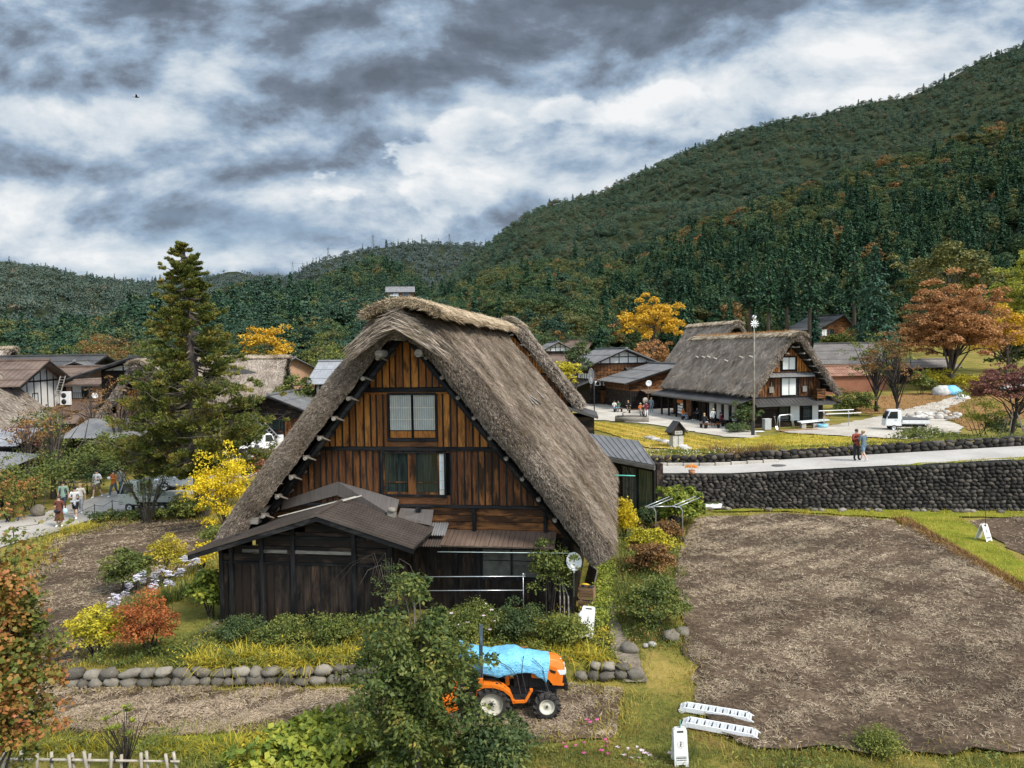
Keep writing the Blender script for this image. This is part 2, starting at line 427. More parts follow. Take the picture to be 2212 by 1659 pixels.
M_RLGT=m_metalroof('metal_roof_pale', (.20, .20, .21), (.42, .42, .43), .4)
M_FLASH=m_metalroof('flashing', (.06, .050, .043), (.15, .125, .11), .38)
M_WHITE=m_plain('white_plaster', (.70, .68, .64), .85, var=.08, scale=2)
M_TAN=m_plain('tan_render', (.36, .215, .135), .85, var=.12, scale=1.5)
M_PAPER=m_plain('shoji_paper', (.62, .63, .60), .8, var=.06)
M_PAPERG=m_plain('shoji_paper_grey', (.30, .33, .31), .6, var=.12, scale=3)
M_FROST=m_plain('frosted_glass', (.10, .10, .085), .25, var=.4, spec=.6, scale=2.5)
def m_glass(name, col=(.012, .018, .017)):
 m, nt, out=newmat(name)
 c=ramp(nt, noise(nt, mapping(nt, coords(nt), (9, 9, .6)), 1.2, 3), [(.35, tuple(x*.5 for x in col)), (.7, tuple(x*2.6 for x in col))])
 bsdf(nt, out, c, .06, 0, .55); return m
M_GLASS=m_glass('window_glass_dark')
M_LATT=m_plain('lattice_pale', (.55, .50, .42), .7)
M_BLACK=m_plain('black_void', (.004, .004, .004), .9)
M_STEEL=m_plain('steel_pipe', (.55, .57, .58), .3, .7)
M_WPAINT=m_plain('white_paint', (.75, .75, .74), .35, var=.05)
M_RUBBER=m_plain('rubber', (.018, .017, .016), .8, var=.4, scale=12)
M_BLK=m_plain('black_plastic', (.012, .012, .013), .45)
M_DKIRON=m_plain('dark_iron', (.03, .032, .035), .5, .3)
def m_stone(name, lo, mid, hi, lich=None, rough=.85):
 m, nt, out=newmat(name)
 co=coords(nt); r=island(nt); n=noise(nt, co, 5, 6, .65); n2=noise(nt, co, 22, 4, .6)
 f=mth(nt, 'ADD', mth(nt, 'MULTIPLY', r, .5), mth(nt, 'MULTIPLY', n, .5))
 c=ramp(nt, f, [(.2, lo), (.5, mid), (.8, hi)])
 if lich:c=mixc(nt, mth(nt, 'MULTIPLY', ramp(nt, n2, [(.58, (0, 0, 0)), (.7, (1, 1, 1))]), .5), c, lich)
 bsdf(nt, out, c, rough, 0, .25, n2, .5, .03); return m
M_SDARK=m_stone('river_stone_dark', (.010, .009, .008), (.032, .028, .024), (.10, .085, .070), lich=(.11, .09, .07))
M_SGREY=m_stone('field_stone_grey', (.055, .048, .038), (.135, .117, .092), (.29, .255, .205), lich=(.24, .22, .16))
M_SPALE=m_stone('rubble_pale', (.20, .18, .155), (.38, .35, .31), (.62, .59, .54))
def m_soil(name):
 m, nt, out=newmat(name)
 p=pos(nt); n=noise(nt, p, .35, 6, .6); f=noise(nt, p, 5.5, 7, .7, .3); h=noise(nt, p, 16, 5, .7)
 v=mth(nt, 'ADD', mth(nt, 'MULTIPLY', n, .35), mth(nt, 'ADD', mth(nt, 'MULTIPLY', f, .4), mth(nt, 'MULTIPLY', h, .3)))
 c=ramp(nt, v, [(.34, (.020, .014, .010)), (.5, (.075, .052, .035)), (.62, (.19, .135, .090)), (.78, (.38, .28, .185))])
 bsdf(nt, out, c, .95, 0, .1, f, .9, .12); return m
M_SOIL=m_soil('tilled_soil')
def m_grass(name, stops, sc=.45):
 m, nt, out=newmat(name)
 p=pos(nt); n=noise(nt, p, sc, 5, .6, .3); f=noise(nt, p, 7, 6, .7)
 c=ramp(nt, mth(nt, 'ADD', mth(nt, 'MULTIPLY', n, .65), mth(nt, 'MULTIPLY', f, .4)), stops)
 bsdf(nt, out, c, .95, 0, .1, f, .8, .08); return m
M_GROUND=m_grass('rough_grass_ground', [(.34, (.05, .055, .015)), (.47, (.14, .135, .027)), (.6, (.25, .185, .05)), (.75, (.34, .24, .10))])
M_MEADOW=m_grass('meadow_bright', [(.32, (.07, .072, .014)), (.46, (.22, .19, .022)), (.58, (.37, .29, .045)), (.75, (.36, .23, .07))], .3)
M_STUB=m_grass('paddy_stubble', [(.32, (.14, .115, .016)), (.48, (.37, .27, .032)), (.62, (.46, .30, .07)), (.75, (.40, .24, .09))], .35)
M_DRY=m_grass('dry_meadow', [(.32, (.075, .07, .018)), (.47, (.19, .115, .04)), (.6, (.27, .145, .06)), (.76, (.33, .21, .10))], .12)
M_LAWN=m_grass('lawn_green', [(.3, (.06, .075, .010)), (.5, (.16, .175, .016)), (.7, (.27, .235, .035))], .9)
def m_gravel(name, lo, hi, sc=9):
 m, nt, out=newmat(name)
 p=pos(nt); n=noise(nt, p, .4, 5, .6); f=noise(nt, p, sc, 6, .75)
 c=ramp(nt, mth(nt, 'ADD', mth(nt, 'MULTIPLY', n, .5), mth(nt, 'MULTIPLY', f, .5)), [(.36, lo), (.62, hi)])
 bsdf(nt, out, c, .9, 0, .2, f, .5, .04); return m
M_GRAVEL=m_gravel('gravel_pale', (.27, .235, .195), (.52, .475, .41))
M_ROAD=m_gravel('asphalt_worn', (.30, .275, .25), (.46, .43, .395), 16)
M_PATHM=m_gravel('path_concrete', (.25, .225, .195), (.44, .405, .36), 12)
M_TRAIL=m_gravel('trodden_earth', (.11, .085, .062), (.31, .255, .20), 8)
M_HILL=m_grass('forest_floor', [(.35, (.010, .016, .008)), (.6, (.028, .034, .014))], .02)
# ground and terrain sheets
def jit_poly(pts, step=.6, amp=.15, rng=None):
 rng=rng or rnd; out=[]
 for i in range(len(pts)):
  a=Vector(pts[i]); b=Vector(pts[(i+1)%len(pts)]); n=max(1, int((b-a).length/step))
  for k in range(n):
   p=a.lerp(b, k/n); out.append(Vector((p.x+(rng.random()-.5)*2*amp, p.y+(rng.random()-.5)*2*amp)))
 return out
def sheet(name, pts, step, dz, mat, amp=.12, bump=0.0, bsc=.5, extra=None, kind='structure', edge=.6):
 """drapes a polygon (x,y points) over the terrain"""
 P=jit_poly([Vector((p[0], p[1]))for p in pts], edge, amp)
 xs=[p.x for p in P]; ys=[p.y for p in P]; inner=[]
 x=min(xs)
 while x<max(xs):
  y=min(ys)
  while y<max(ys):
   inner.append(Vector((x+(rnd.random()-.5)*step*.5, y+(rnd.random()-.5)*step*.5))); y+=step
  x+=step
 n=len(P)
 v, e, f, *_=delaunay_2d_cdt(P+inner, [(i, (i+1)%n)for i in range(n)], [], 1, 1e-5)
 V=[]
 for p in v:
  z=T(p.x, p.y)+dz
  if bump:z+=bump*(mnoise.noise(Vector((p.x*bsc, p.y*bsc, 3.1)))+.5*mnoise.noise(Vector((p.x*bsc*2.7, p.y*bsc*2.7, 9.1))))
  if extra:z+=extra(p.x, p.y)
  V.append((p.x, p.y, z))
 m=bpy.data.meshes.new(name); m.from_pydata(V, [], [tuple(t)for t in f]); m.materials.append(mat)
 m.polygons.foreach_set('use_smooth', [True]*len(m.polygons)); m.update(); m.validate()
 if len(m.polygons)and m.polygons[0].normal.z<0:m.flip_normals()
 o=bpy.data.objects.new(name, m); COL.objects.link(o); tag(o, kind=kind)
 return o
def gq(pts, z=0.0):return[tuple(G(x, y, z)[:2])for x, y in pts]
def tq(pts):return[tuple(GT(x, y)[:2])for x, y in pts]
gx=np.unique(np.concatenate([np.arange(-3000, -160, 220), np.arange(-160, -40, 8), np.arange(-40, 45, .8), np.arange(45, 170, 6), np.arange(170, 3200, 220)]))
gy=np.unique(np.concatenate([np.arange(-60, 8, 8), np.arange(8, 19.5, 1.0), np.arange(19.5, 21, .25), np.arange(21, 35, .9), np.arange(35, 48, .25), np.arange(48, 52, .6), np.arange(52, 110, 1.6), np.arange(110, 300, 9), np.arange(300, 5200, 300)]))
VV=[(x, y, T(x, y)-.03)for y in gy for x in gx]
nx=len(gx); ny=len(gy)
ii=np.arange(nx*ny).reshape(ny, nx)
FF=np.stack([ii[:-1, :-1], ii[:-1, 1:], ii[1:, 1:], ii[1:, :-1]], -1).reshape(-1, 4)
tag(np_mesh('ground', VV, FF, M_GROUND, smooth=True), kind='structure')
FIELD_R=gq([(1505, 1122), (1470, 1190), (1458, 1260), (1470, 1340), (1488, 1440), (1500, 1520), (1552, 1600), (1640, 1628), (1860, 1632), (2260, 1630), (2460, 1600), (2440, 1440), (2212, 1285), (2040, 1178), (1930, 1128), (1700, 1112)])
def furrow(x, y):
 z=.03*math.sin((x*.86+y*.5)*7.0)*(.5+.5*mnoise.noise(Vector((x*.3, y*.3, 0))))
 for(cx, cy, r)in((12.5, 26.5, 9.0), (12.5, 26.5, 10.4)):
  d=abs(math.hypot(x-cx, y-cy)-r)
  if y<22 and d<.3:z-=.10*(1-d/.3)
 return z
sheet('field', FIELD_R, .42, .10, M_SOIL, .18, .07, .9, furrow)
FIELD_R2=gq([(2080, 1128), (2212, 1200), (2330, 1270), (2420, 1250), (2420, 1110), (2200, 1112)])
sheet('field', FIELD_R2, .6, .02, M_SOIL, .15, .05, .9)
FIELD_F=gq([(70, 1480), (20, 1560), (300, 1595), (620, 1580), (900, 1600), (1130, 1600), (1330, 1590), (1345, 1490), (1240, 1478), (1000, 1490), (760, 1490), (480, 1487)])
tag(np_mesh('manhole', [(15.6+.42*math.cos(k*PI/8), YW(15.6)+2.2+.36*math.sin(k*PI/8), road_z(15.6)+.06)for k in range(16)], [list(range(16))], m_plain('iron_cover', (.10, .095, .09), .7)), 'round iron manhole cover in the road', 'manhole')
sheet('field', FIELD_F, .4, .02, M_SOIL, .18, .05, .9)
FIELD_L=[tuple(GT(x, y)[:2])for x, y in[(470, 1128), (330, 1120), (230, 1130), (120, 1165), (60, 1240), (30, 1350), (40, 1440), (130, 1470), (220, 1410), (260, 1330), (330, 1280), (440, 1230)]]
sheet('field', FIELD_L, .5, .02, M_SOIL, .2, .05, .8)
PATH=gq([(-160, 1240), (-30, 1195), (60, 1165), (130, 1148), (180, 1128), (260, 1108), (420, 1095), (520, 1040), (640, 985), (740, 950), (700, 925), (560, 945), (480, 1000), (415, 1030), (350, 1050), (250, 1060), (170, 1085), (90, 1108), (0, 1125), (-160, 1160)])
sheet('path', PATH, 1.0, .03, M_PATHM, .1, .01, .8)
YARD_L=gq([(500, 1010), (700, 990), (760, 940), (640, 925), (560, 932), (460, 955)])
sheet('gravel_yard', YARD_L, 1.2, .05, M_GRAVEL, .2)
rx=np.arange(3, 75, 2.0)
ROAD=[(x, YW(x)+.52)for x in rx]+[(x, road_far(x))for x in rx[::-1]]
sheet('road', ROAD, 1.0, .03, M_ROAD, 0.02)
kb=MB()
for i in range(9):
 x0=8+i*.95
 kb.box((x0, road_far(x0)-.75, road_z(x0)+.09), (.93, .18, .2))
tag(kb.build('kerb', M_GRAVEL, bevel=.02), kind='structure')
SQUARE=tq([(1225, 905), (1260, 890), (1250, 862), (1300, 868), (1440, 880), (1620, 918), (1640, 948), (1560, 944), (1480, 930), (1420, 920), (1380, 914), (1290, 908)])
sheet('gravel_square', SQUARE, 1.6, .05, M_GRAVEL, .25)
PADDY=tq([(1270, 912), (1380, 921), (1480, 937), (1560, 951), (1600, 963), (1560, 974), (1470, 972), (1395, 967), (1330, 942), (1275, 926)])
sheet('paddy_stubble', PADDY, 1.2, .05, M_STUB, .25)
MEADOW=tq([(1560, 954), (1700, 938), (1840, 946), (1950, 952), (2030, 947), (2040, 955), (1900, 964), (1700, 978), (1560, 985), (1500, 978)])
sheet('meadow', MEADOW, 1.2, .06, M_MEADOW, .25)
PAD=tq([(1690, 935), (1800, 920), (1880, 905), (1960, 885), (2060, 858), (2095, 853), (2085, 866), (2010, 895), (2040, 905), (2080, 925), (2060, 945), (1960, 950), (1850, 945)])
sheet('gravel_track', PAD, 1.2, .07, M_GRAVEL, .3)
DRYM=tq([(1810, 862), (2000, 850), (2212, 830), (2212, 905), (2100, 930), (2000, 885), (1880, 895), (1820, 885)])
sheet('dry_meadow', DRYM, 2.0, .03, M_DRY, .4)
FARM=tq([(1740, 800), (1830, 790), (1850, 815), (1740, 820)])
LAWN1=gq([(330, 1590), (620, 1592), (800, 1606), (800, 1650), (560, 1650), (330, 1625)])
sheet('lawn', LAWN1, .4, .05, M_LAWN, .12)
LAWN2=gq([(1345, 1500), (1480, 1500), (1540, 1600), (1640, 1640), (1900, 1650), (1900, 1720), (1100, 1720), (1100, 1615), (1340, 1600)])
sheet('lawn', LAWN2, .4, .012, M_GROUND, .12)
BANK=gq([(1500, 1105), (1700, 1098), (2260, 1092), (2260, 1118), (2075, 1118), (2212, 1215), (2330, 1290), (2330, 1340), (2212, 1275), (2035, 1170), (1925, 1120), (1700, 1106)])
sheet('lawn', BANK, .5, .045, M_LAWN, .15, .04, 1.3)
TR1=[tuple(G(x, y, .45)[:2])for x, y in[(478, 1325), (440, 1355), (410, 1385), (395, 1420), (380, 1440), (415, 1442), (425, 1400), (455, 1365), (482, 1345)]]
sheet('trail', TR1, .25, .03, M_TRAIL, .06, edge=.3)
TR2=[tuple(G(x, y, .3)[:2])for x, y in[(1300, 1225), (1308, 1290), (1310, 1350), (1315, 1400), (1345, 1450), (1400, 1450), (1365, 1400), (1335, 1350), (1325, 1290), (1316, 1225)]]
sheet('trail', TR2, .3, .035, M_TRAIL, .06, edge=.3)
# foliage builders
def conifer_crown(rng, H, R, base, ntier, per, leaf, droop=.35, narrow=1.0, thin=.55):
 """tiers of drooping sprays; returns V,F"""
 C=[]; A=[]; Nn=[]; L=[]
 for t in range(ntier):
  h=base+(H-base)*(t+rng.random()*.8)/ntier
  k=(h-base)/(H-base)
  rr=R*((1-k)**.8*(.72+.5*rng.random())+.02)*(1 if k>.12 else.75+k*2)
  nb=max(3, int(round((5+7*(1-k))*per)))
  for b in range(nb):
   a=rng.random()*2*PI
   rb=rr*(.55+.55*rng.random())
   m=max(2, int(3+rb/leaf*1.3))
   u=np.sqrt(rng.random(m))*1.0
   d=np.array([math.cos(a), math.sin(a), 0.0])
   side=np.array([-d[1], d[0], 0.0])
   w=(rng.random(m)-.5)*rb*.55*(1.15-u)
   z=h-droop*rb*u**1.5+(rng.random(m)-.5)*leaf*.9
   c=d*(u*rb)[:, None]+side*w[:, None]; c[:, 2]=z
   C.append(c); ax=d+side*(w/(rb+.1)*1.5)[:, None]; ax[:, 2]=-.55+rng.normal(size=m)*.35
   A.append(ax); nn=np.tile([0, 0, 1.0], (m, 1))+d*.5+rng.normal(size=(m, 3))*.45; Nn.append(nn)
   L.append(leaf*(.6+.8*rng.random(m)))
 C=np.concatenate(C); A=np.concatenate(A); Nn=np.concatenate(Nn); L=np.concatenate(L)
 return cards(C, A, Nn, L, L*thin)
def broad_crown(rng, clumps, per, leaf, flat=.7, thin=.55, up=.55):
 """clumps: (centre, radius) list; leaves in lumpy shells"""
 C=[]; A=[]; Nn=[]
 for c, r in clumps:
  m=max(4, int(per*(.6+.8*rng.random())))
  u=rand_unit(m, rng); u[:, 2]=np.where(u[:, 2]<-.35, -u[:, 2]*.6, u[:, 2])
  rad=r*(.35+.65*rng.random(m)**.5)
  p=u*rad[:, None]; p[:, 2]*=flat
  C.append(np.asarray(c)[None, :]+p)
  Nn.append(u*.7+np.array([0, 0, up])+rng.normal(size=(m, 3))*.5)
  A.append(u*np.array([1, 1, .2])+rng.normal(size=(m, 3))*.55+np.array([0, 0, -.3]))
 C=np.concatenate(C); A=np.concatenate(A); Nn=np.concatenate(Nn)
 L=leaf*(.6+.8*rng.random(len(C)))
 return cards(C, A, Nn, L, L*thin)
def ell_clumps(rng, c, rad, n, cr, shell=.55, squash=True, ymin=None):
 out=[]
 ph=rng.random(6)*6.28
 while len(out)<n:
  u=rand_unit(1, rng)[0]
  if squash and u[2]<-.45:continue
  k=shell+(1-shell)*rng.random()
  az=math.atan2(u[1], u[0])
  lob=1+.16*math.sin(3*az+ph[0])+.10*math.sin(5*az+ph[1])+.12*math.sin(4*u[2]+ph[2])
  k*=1.22 if rng.random()<.13 else 1
  out.append((np.array(c)+u*np.array(rad)*k*lob, cr*(.65+.7*rng.random())))
 return out
def limbs(mb, rng, base, top, clumps, r0, n=14, fork=.35, k=5):
 """tapered trunk and curved limbs reaching into the clumps"""
 base=Vector(base); top=Vector(top)
 pts=[]; H=(top-base).length
 for i in range(7):
  t=i/6; p=base.lerp(top, t); w=.04*H*math.sin(t*PI)
  pts.append(p+Vector((rng.normal()*w*.5, rng.normal()*w*.5, 0)))
 rr=[r0*(1.35 if i==0 else 1)*(1-.8*i/6)for i in range(7)]
 mb.tube(pts, rr, 8)
 idx=rng.permutation(len(clumps))[:n]
 for j in idx:
  e=Vector(clumps[j][0]); t=fork+(1-fork)*.7*rng.random()
  s=base.lerp(top, t)
  s.z=min(s.z, e.z-.15*(e-s).length)if e.z-.15*(e-s).length>base.z+fork*H*.6 else s.z
  f=max(0, min(5.99, (s.z-base.z)/max(.01, H)*6)); i=int(f); s=pts[i].lerp(pts[i+1], f-i)
  mid=s.lerp(e, .5)+Vector((0, 0, .12*(e-s).length))+Vector((rng.normal(), rng.normal(), 0))*.05*(e-s).length
  r1=r0*.42*(1-.5*t)
  mb.tube([s, s.lerp(mid, .6), mid, mid.lerp(e, .55), e], [r1, r1*.8, r1*.6, r1*.4, r1*.15], k, False)
M_BARK=m_stone('bark_grey_brown', (.03, .024, .019), (.075, .06, .048), (.14, .115, .095))
M_BARKD=m_stone('bark_dark', (.012, .010, .009), (.032, .026, .021), (.07, .06, .05))
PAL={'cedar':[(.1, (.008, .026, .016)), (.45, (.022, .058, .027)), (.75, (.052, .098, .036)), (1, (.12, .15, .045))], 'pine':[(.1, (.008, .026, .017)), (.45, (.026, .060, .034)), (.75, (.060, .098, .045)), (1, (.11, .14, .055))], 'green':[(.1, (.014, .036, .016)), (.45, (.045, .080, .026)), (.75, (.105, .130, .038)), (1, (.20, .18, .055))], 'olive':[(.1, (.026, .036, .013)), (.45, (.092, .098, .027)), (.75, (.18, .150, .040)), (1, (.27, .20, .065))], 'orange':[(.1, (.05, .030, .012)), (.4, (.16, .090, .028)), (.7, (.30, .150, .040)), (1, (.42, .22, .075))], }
def haze(st, hz):  # aerial haze painted into the leaf colours of each hill's wood
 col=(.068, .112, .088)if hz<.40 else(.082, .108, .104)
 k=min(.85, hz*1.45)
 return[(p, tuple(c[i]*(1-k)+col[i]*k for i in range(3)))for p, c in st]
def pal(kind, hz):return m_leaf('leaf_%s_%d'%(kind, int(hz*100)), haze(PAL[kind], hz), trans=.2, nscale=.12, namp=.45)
PROTO={}
def proto(kind, hz, lod):
 """list of crown meshes of one kind (shared by the single trees and the woods)"""
 key=(kind, hz, lod)
 if key in PROTO:return PROTO[key]
 out=[]
 for i in range(3):
  rng=np.random.default_rng(hash((kind, lod, i))%99991 if False else 100+7*i+31*lod+len(kind))
  if kind=='cedar':
   if lod==0:V, Fq=conifer_crown(rng, 17, 3.7+.3*i, 2.0, 30, 1.5, .85, .4)
   elif lod==1:V, Fq=conifer_crown(rng, 15, 3.8+.3*i, 1.0, 18, .95, 1.3)
   else:V, Fq=conifer_crown(rng, 15, 3.2, .5, 9, .55, 2.0)
  elif kind=='pine':
   if lod==0:V, Fq=broad_crown(rng, ell_clumps(rng, (0, 0, 8), (3.9, 3.9, 5.5), 46, 1.5), 55, .55, .42)
   elif lod==1:V, Fq=broad_crown(rng, ell_clumps(rng, (0, 0, 7), (3.9, 3.9, 5.4), 28, 1.7), 30, .9, .42)
   else:V, Fq=broad_crown(rng, ell_clumps(rng, (0, 0, 5.5), (4.0, 4.0, 5), 14, 2.0), 12, 1.7, .45)
  else:
   if lod==0:V, Fq=broad_crown(rng, ell_clumps(rng, (0, 0, 7.2), (4.4, 4.4, 4.6), 42, 1.45), 60, .5)
   elif lod==1:V, Fq=broad_crown(rng, ell_clumps(rng, (0, 0, 6.2), (4.4, 4.4, 5.0), 26, 1.7), 30, .85)
   else:V, Fq=broad_crown(rng, ell_clumps(rng, (0, 0, 4.6), (4.6, 4.6, 4.6), 14, 2.2), 12, 1.7)
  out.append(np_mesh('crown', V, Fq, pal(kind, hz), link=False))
 PROTO[key]=out; return out
def trunk_mesh(h, r, mat):
 mb=MB(); mb.tube([(0, 0, -.6), (.05, 0, h*.35), (-.04, .04, h*.7), (0, 0, h)], [r*1.3, r, r*.7, r*.25], 7)
 return mb.mesh('trunk', mat)
TR_C=trunk_mesh(15, .27, M_BARK); TR_B=trunk_mesh(8.5, .2, M_BARKD)
def wood(name, P, S, Rz, I, meshes, label):
 """one object: many trees of a far-off wood as instances on its points"""
 m=bpy.data.meshes.new(name); m.vertices.add(len(P)); m.vertices.foreach_set('co', np.asarray(P, np.float32).ravel())
 for nm, ty, dat in(('scl', 'FLOAT', S), ('rot', 'FLOAT', Rz), ('idx', 'INT', I)):
  a=m.attributes.new(nm, ty, 'POINT'); a.data.foreach_set('value', np.asarray(dat, np.int32 if ty=='INT' else np.float32))
 o=bpy.data.objects.new(name, m); COL.objects.link(o)
 tag(o, label, 'forest', kind='stuff')
 pc=bpy.data.collections.new(name+'_kinds')
 for i, me in enumerate(meshes):
  po=bpy.data.objects.new('%s_%02d'%(name+'_kind', i), me); pc.objects.link(po)
 ng=bpy.data.node_groups.new(name, 'GeometryNodeTree')
 ng.interface.new_socket('Geometry', in_out='INPUT', socket_type='NodeSocketGeometry')
 ng.interface.new_socket('Geometry', in_out='OUTPUT', socket_type='NodeSocketGeometry')
 gi=ng.nodes.new('NodeGroupInput'); go=ng.nodes.new('NodeGroupOutput')
 iop=ng.nodes.new('GeometryNodeInstanceOnPoints'); ci=ng.nodes.new('GeometryNodeCollectionInfo')
 ci.inputs['Collection'].default_value=pc; ci.inputs['Separate Children'].default_value=True; ci.inputs['Reset Children'].default_value=True
 def attr(nm, ty):
  a=ng.nodes.new('GeometryNodeInputNamedAttribute'); a.data_type=ty; a.inputs['Name'].default_value=nm
  return[s for s in a.outputs if s.enabled][0]
 L=ng.links.new
 L(gi.outputs[0], iop.inputs['Points']); L(ci.outputs[0], iop.inputs['Instance'])
 iop.inputs['Pick Instance'].default_value=True
 L(attr('idx', 'INT'), iop.inputs['Instance Index'])
 cx=ng.nodes.new('ShaderNodeCombineXYZ'); L(attr('rot', 'FLOAT'), cx.inputs[2])
 L(cx.outputs[0], iop.inputs['Rotation']); L(attr('scl', 'FLOAT'), iop.inputs['Scale'])
 L(iop.outputs[0], go.inputs[0])
 md=o.modifiers.new('wood', 'NODES'); md.node_group=ng
 return o
SINGLE=[]
def hill(name, crest, dc, df, zf, hz, spacing, mix, lod, label, tree_h=9, power=1.0, rough=6, tmax=1.06, single=None, seed=1, scl=(.7, 1.25), wild=True):
 rng=np.random.default_rng(seed)
 qx=np.array([c[0]for c in crest], float); qy=np.array([c[1]for c in crest], float)
 ns=90; S=np.linspace(qx[0], qx[-1], ns); QY=np.interp(S, qx, qy)
 PC=np.array([tuple(D(a, b, dc))for a, b in zip(S, QY)]); PC[:, 2]-=tree_h
 def surf(si, t):
  f=si*(ns-1); i=int(min(ns-2, f)); k=f-i; pc=PC[i]*(1-k)+PC[i+1]*k
  dep=df+(dc-df)*t
  z=zf+(pc[2]-zf)*(t**power if t<=1 else 1-(t-1)*1.3)
  x=pc[0]*dep/dc
  if rough and 0<t<1.0:
   z+=rough*mnoise.noise(Vector((x*3.2/dc*4, dep*3.2/dc*4, seed)))*(1-t)*min(1, t*4)
  return x, dep, z
 tt=np.concatenate([np.linspace(0, 1, 26), [1.15, 1.5]])
 V=[surf(s, t)for t in tt for s in np.linspace(0, 1, ns)]
 ii=np.arange(len(tt)*ns).reshape(len(tt), ns)
 Fq=np.stack([ii[:-1, :-1], ii[:-1, 1:], ii[1:, 1:], ii[1:, :-1]], -1).reshape(-1, 4)
 tag(np_mesh('hill', V, Fq, M_HILL, smooth=True), kind='structure')
 kinds=['cedar', 'green', 'olive', 'orange', 'pine']
 meshes=[]; off={}
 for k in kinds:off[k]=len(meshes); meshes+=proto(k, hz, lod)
 width=abs(PC[-1, 0]-PC[0, 0])*(df+dc)/2/dc; length=math.hypot(dc-df, PC[:, 2].mean()-zf)
 n=int(width*length/spacing**2)
 P=[]; Sc=[]; Rz=[]; I=[]
 for _ in range(n):
  t=math.sqrt((df/dc)**2+(tmax**2-(df/dc)**2)*rng.random())
  t=(t*dc-df)/(dc-df)
  if t>tmax:continue
  s=rng.random(); x, y, z=surf(s, t)
  qq=S[0]+s*(S[-1]-S[0])
  nz=mnoise.noise(Vector((x/dc*18, y/dc*18, seed*3.3)))+.45*rng.normal()*.5
  wts=mix(qq, t, nz)
  wts=tuple(wts)+(0, )*(5-len(wts))
  k=rng.choice(5, p=np.array(wts)/sum(wts))
  sc=scl[0]+(scl[1]-scl[0])*rng.random()
  if kinds[k]!='cedar':sc*=.95
  if single and single(qq, t, x, y):
   SINGLE.append((kinds[k], (x, y, z-.3), sc, rng.random()*6.28)); continue
  P.append((x, y, z-.6)); Sc.append(sc); Rz.append(rng.random()*6.28); I.append(off[kinds[k]]+int(rng.integers(3)))
 if P:wood('forest', P, Sc, Rz, I, meshes, label)
 return surf
MIXG=lambda q, t, nz:(max(.02, .10+nz*.5), .6, max(.03, .28-nz*.4), max(.0, .04-nz*.14))
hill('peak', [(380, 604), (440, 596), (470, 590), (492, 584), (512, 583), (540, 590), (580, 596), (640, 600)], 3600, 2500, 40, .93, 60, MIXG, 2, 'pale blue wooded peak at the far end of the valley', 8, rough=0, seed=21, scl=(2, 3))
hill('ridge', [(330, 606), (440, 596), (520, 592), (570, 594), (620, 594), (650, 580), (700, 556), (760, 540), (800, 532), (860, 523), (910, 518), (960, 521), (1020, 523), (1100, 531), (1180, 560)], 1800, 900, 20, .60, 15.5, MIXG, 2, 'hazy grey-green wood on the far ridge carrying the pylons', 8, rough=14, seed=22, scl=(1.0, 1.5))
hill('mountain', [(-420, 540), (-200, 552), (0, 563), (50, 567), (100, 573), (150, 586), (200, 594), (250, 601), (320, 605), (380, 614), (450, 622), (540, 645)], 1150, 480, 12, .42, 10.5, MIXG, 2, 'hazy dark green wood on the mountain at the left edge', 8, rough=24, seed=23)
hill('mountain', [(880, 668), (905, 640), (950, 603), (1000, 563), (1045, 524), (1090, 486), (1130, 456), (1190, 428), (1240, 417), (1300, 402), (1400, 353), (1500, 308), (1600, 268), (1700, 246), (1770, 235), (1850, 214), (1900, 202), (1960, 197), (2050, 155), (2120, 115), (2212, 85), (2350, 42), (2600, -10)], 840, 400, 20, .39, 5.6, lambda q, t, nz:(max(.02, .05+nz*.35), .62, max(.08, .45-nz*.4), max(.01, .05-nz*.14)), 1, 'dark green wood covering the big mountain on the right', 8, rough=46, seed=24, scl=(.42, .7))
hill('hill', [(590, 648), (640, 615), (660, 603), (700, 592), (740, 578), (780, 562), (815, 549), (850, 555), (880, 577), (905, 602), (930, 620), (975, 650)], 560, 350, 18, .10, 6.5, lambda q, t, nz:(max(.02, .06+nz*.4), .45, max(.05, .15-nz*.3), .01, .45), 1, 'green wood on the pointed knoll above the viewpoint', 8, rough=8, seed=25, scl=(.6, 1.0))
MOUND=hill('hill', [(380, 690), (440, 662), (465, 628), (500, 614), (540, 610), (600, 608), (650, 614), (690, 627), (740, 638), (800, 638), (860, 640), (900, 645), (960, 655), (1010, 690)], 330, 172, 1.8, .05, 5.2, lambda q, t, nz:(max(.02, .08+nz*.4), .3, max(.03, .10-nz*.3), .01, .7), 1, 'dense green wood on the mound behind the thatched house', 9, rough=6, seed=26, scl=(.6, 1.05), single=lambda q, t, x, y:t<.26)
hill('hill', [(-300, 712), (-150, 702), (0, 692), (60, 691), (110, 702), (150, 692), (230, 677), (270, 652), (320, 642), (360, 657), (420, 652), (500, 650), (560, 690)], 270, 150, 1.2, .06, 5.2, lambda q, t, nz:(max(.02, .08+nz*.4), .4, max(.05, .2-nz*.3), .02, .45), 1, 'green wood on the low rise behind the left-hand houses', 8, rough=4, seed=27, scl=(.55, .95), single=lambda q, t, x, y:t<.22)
def near_mix(q, t, nz):
 ced=sm(1250, 1520, q)*(1-sm(.40, .75, t+.3*nz))*2.6
 return(ced+max(.02, .05+nz*.5), .55+.2*nz, max(.1, .42-nz*.4), max(.01, .04+.16*sm(.5, 1, t)-nz*.28), .22)
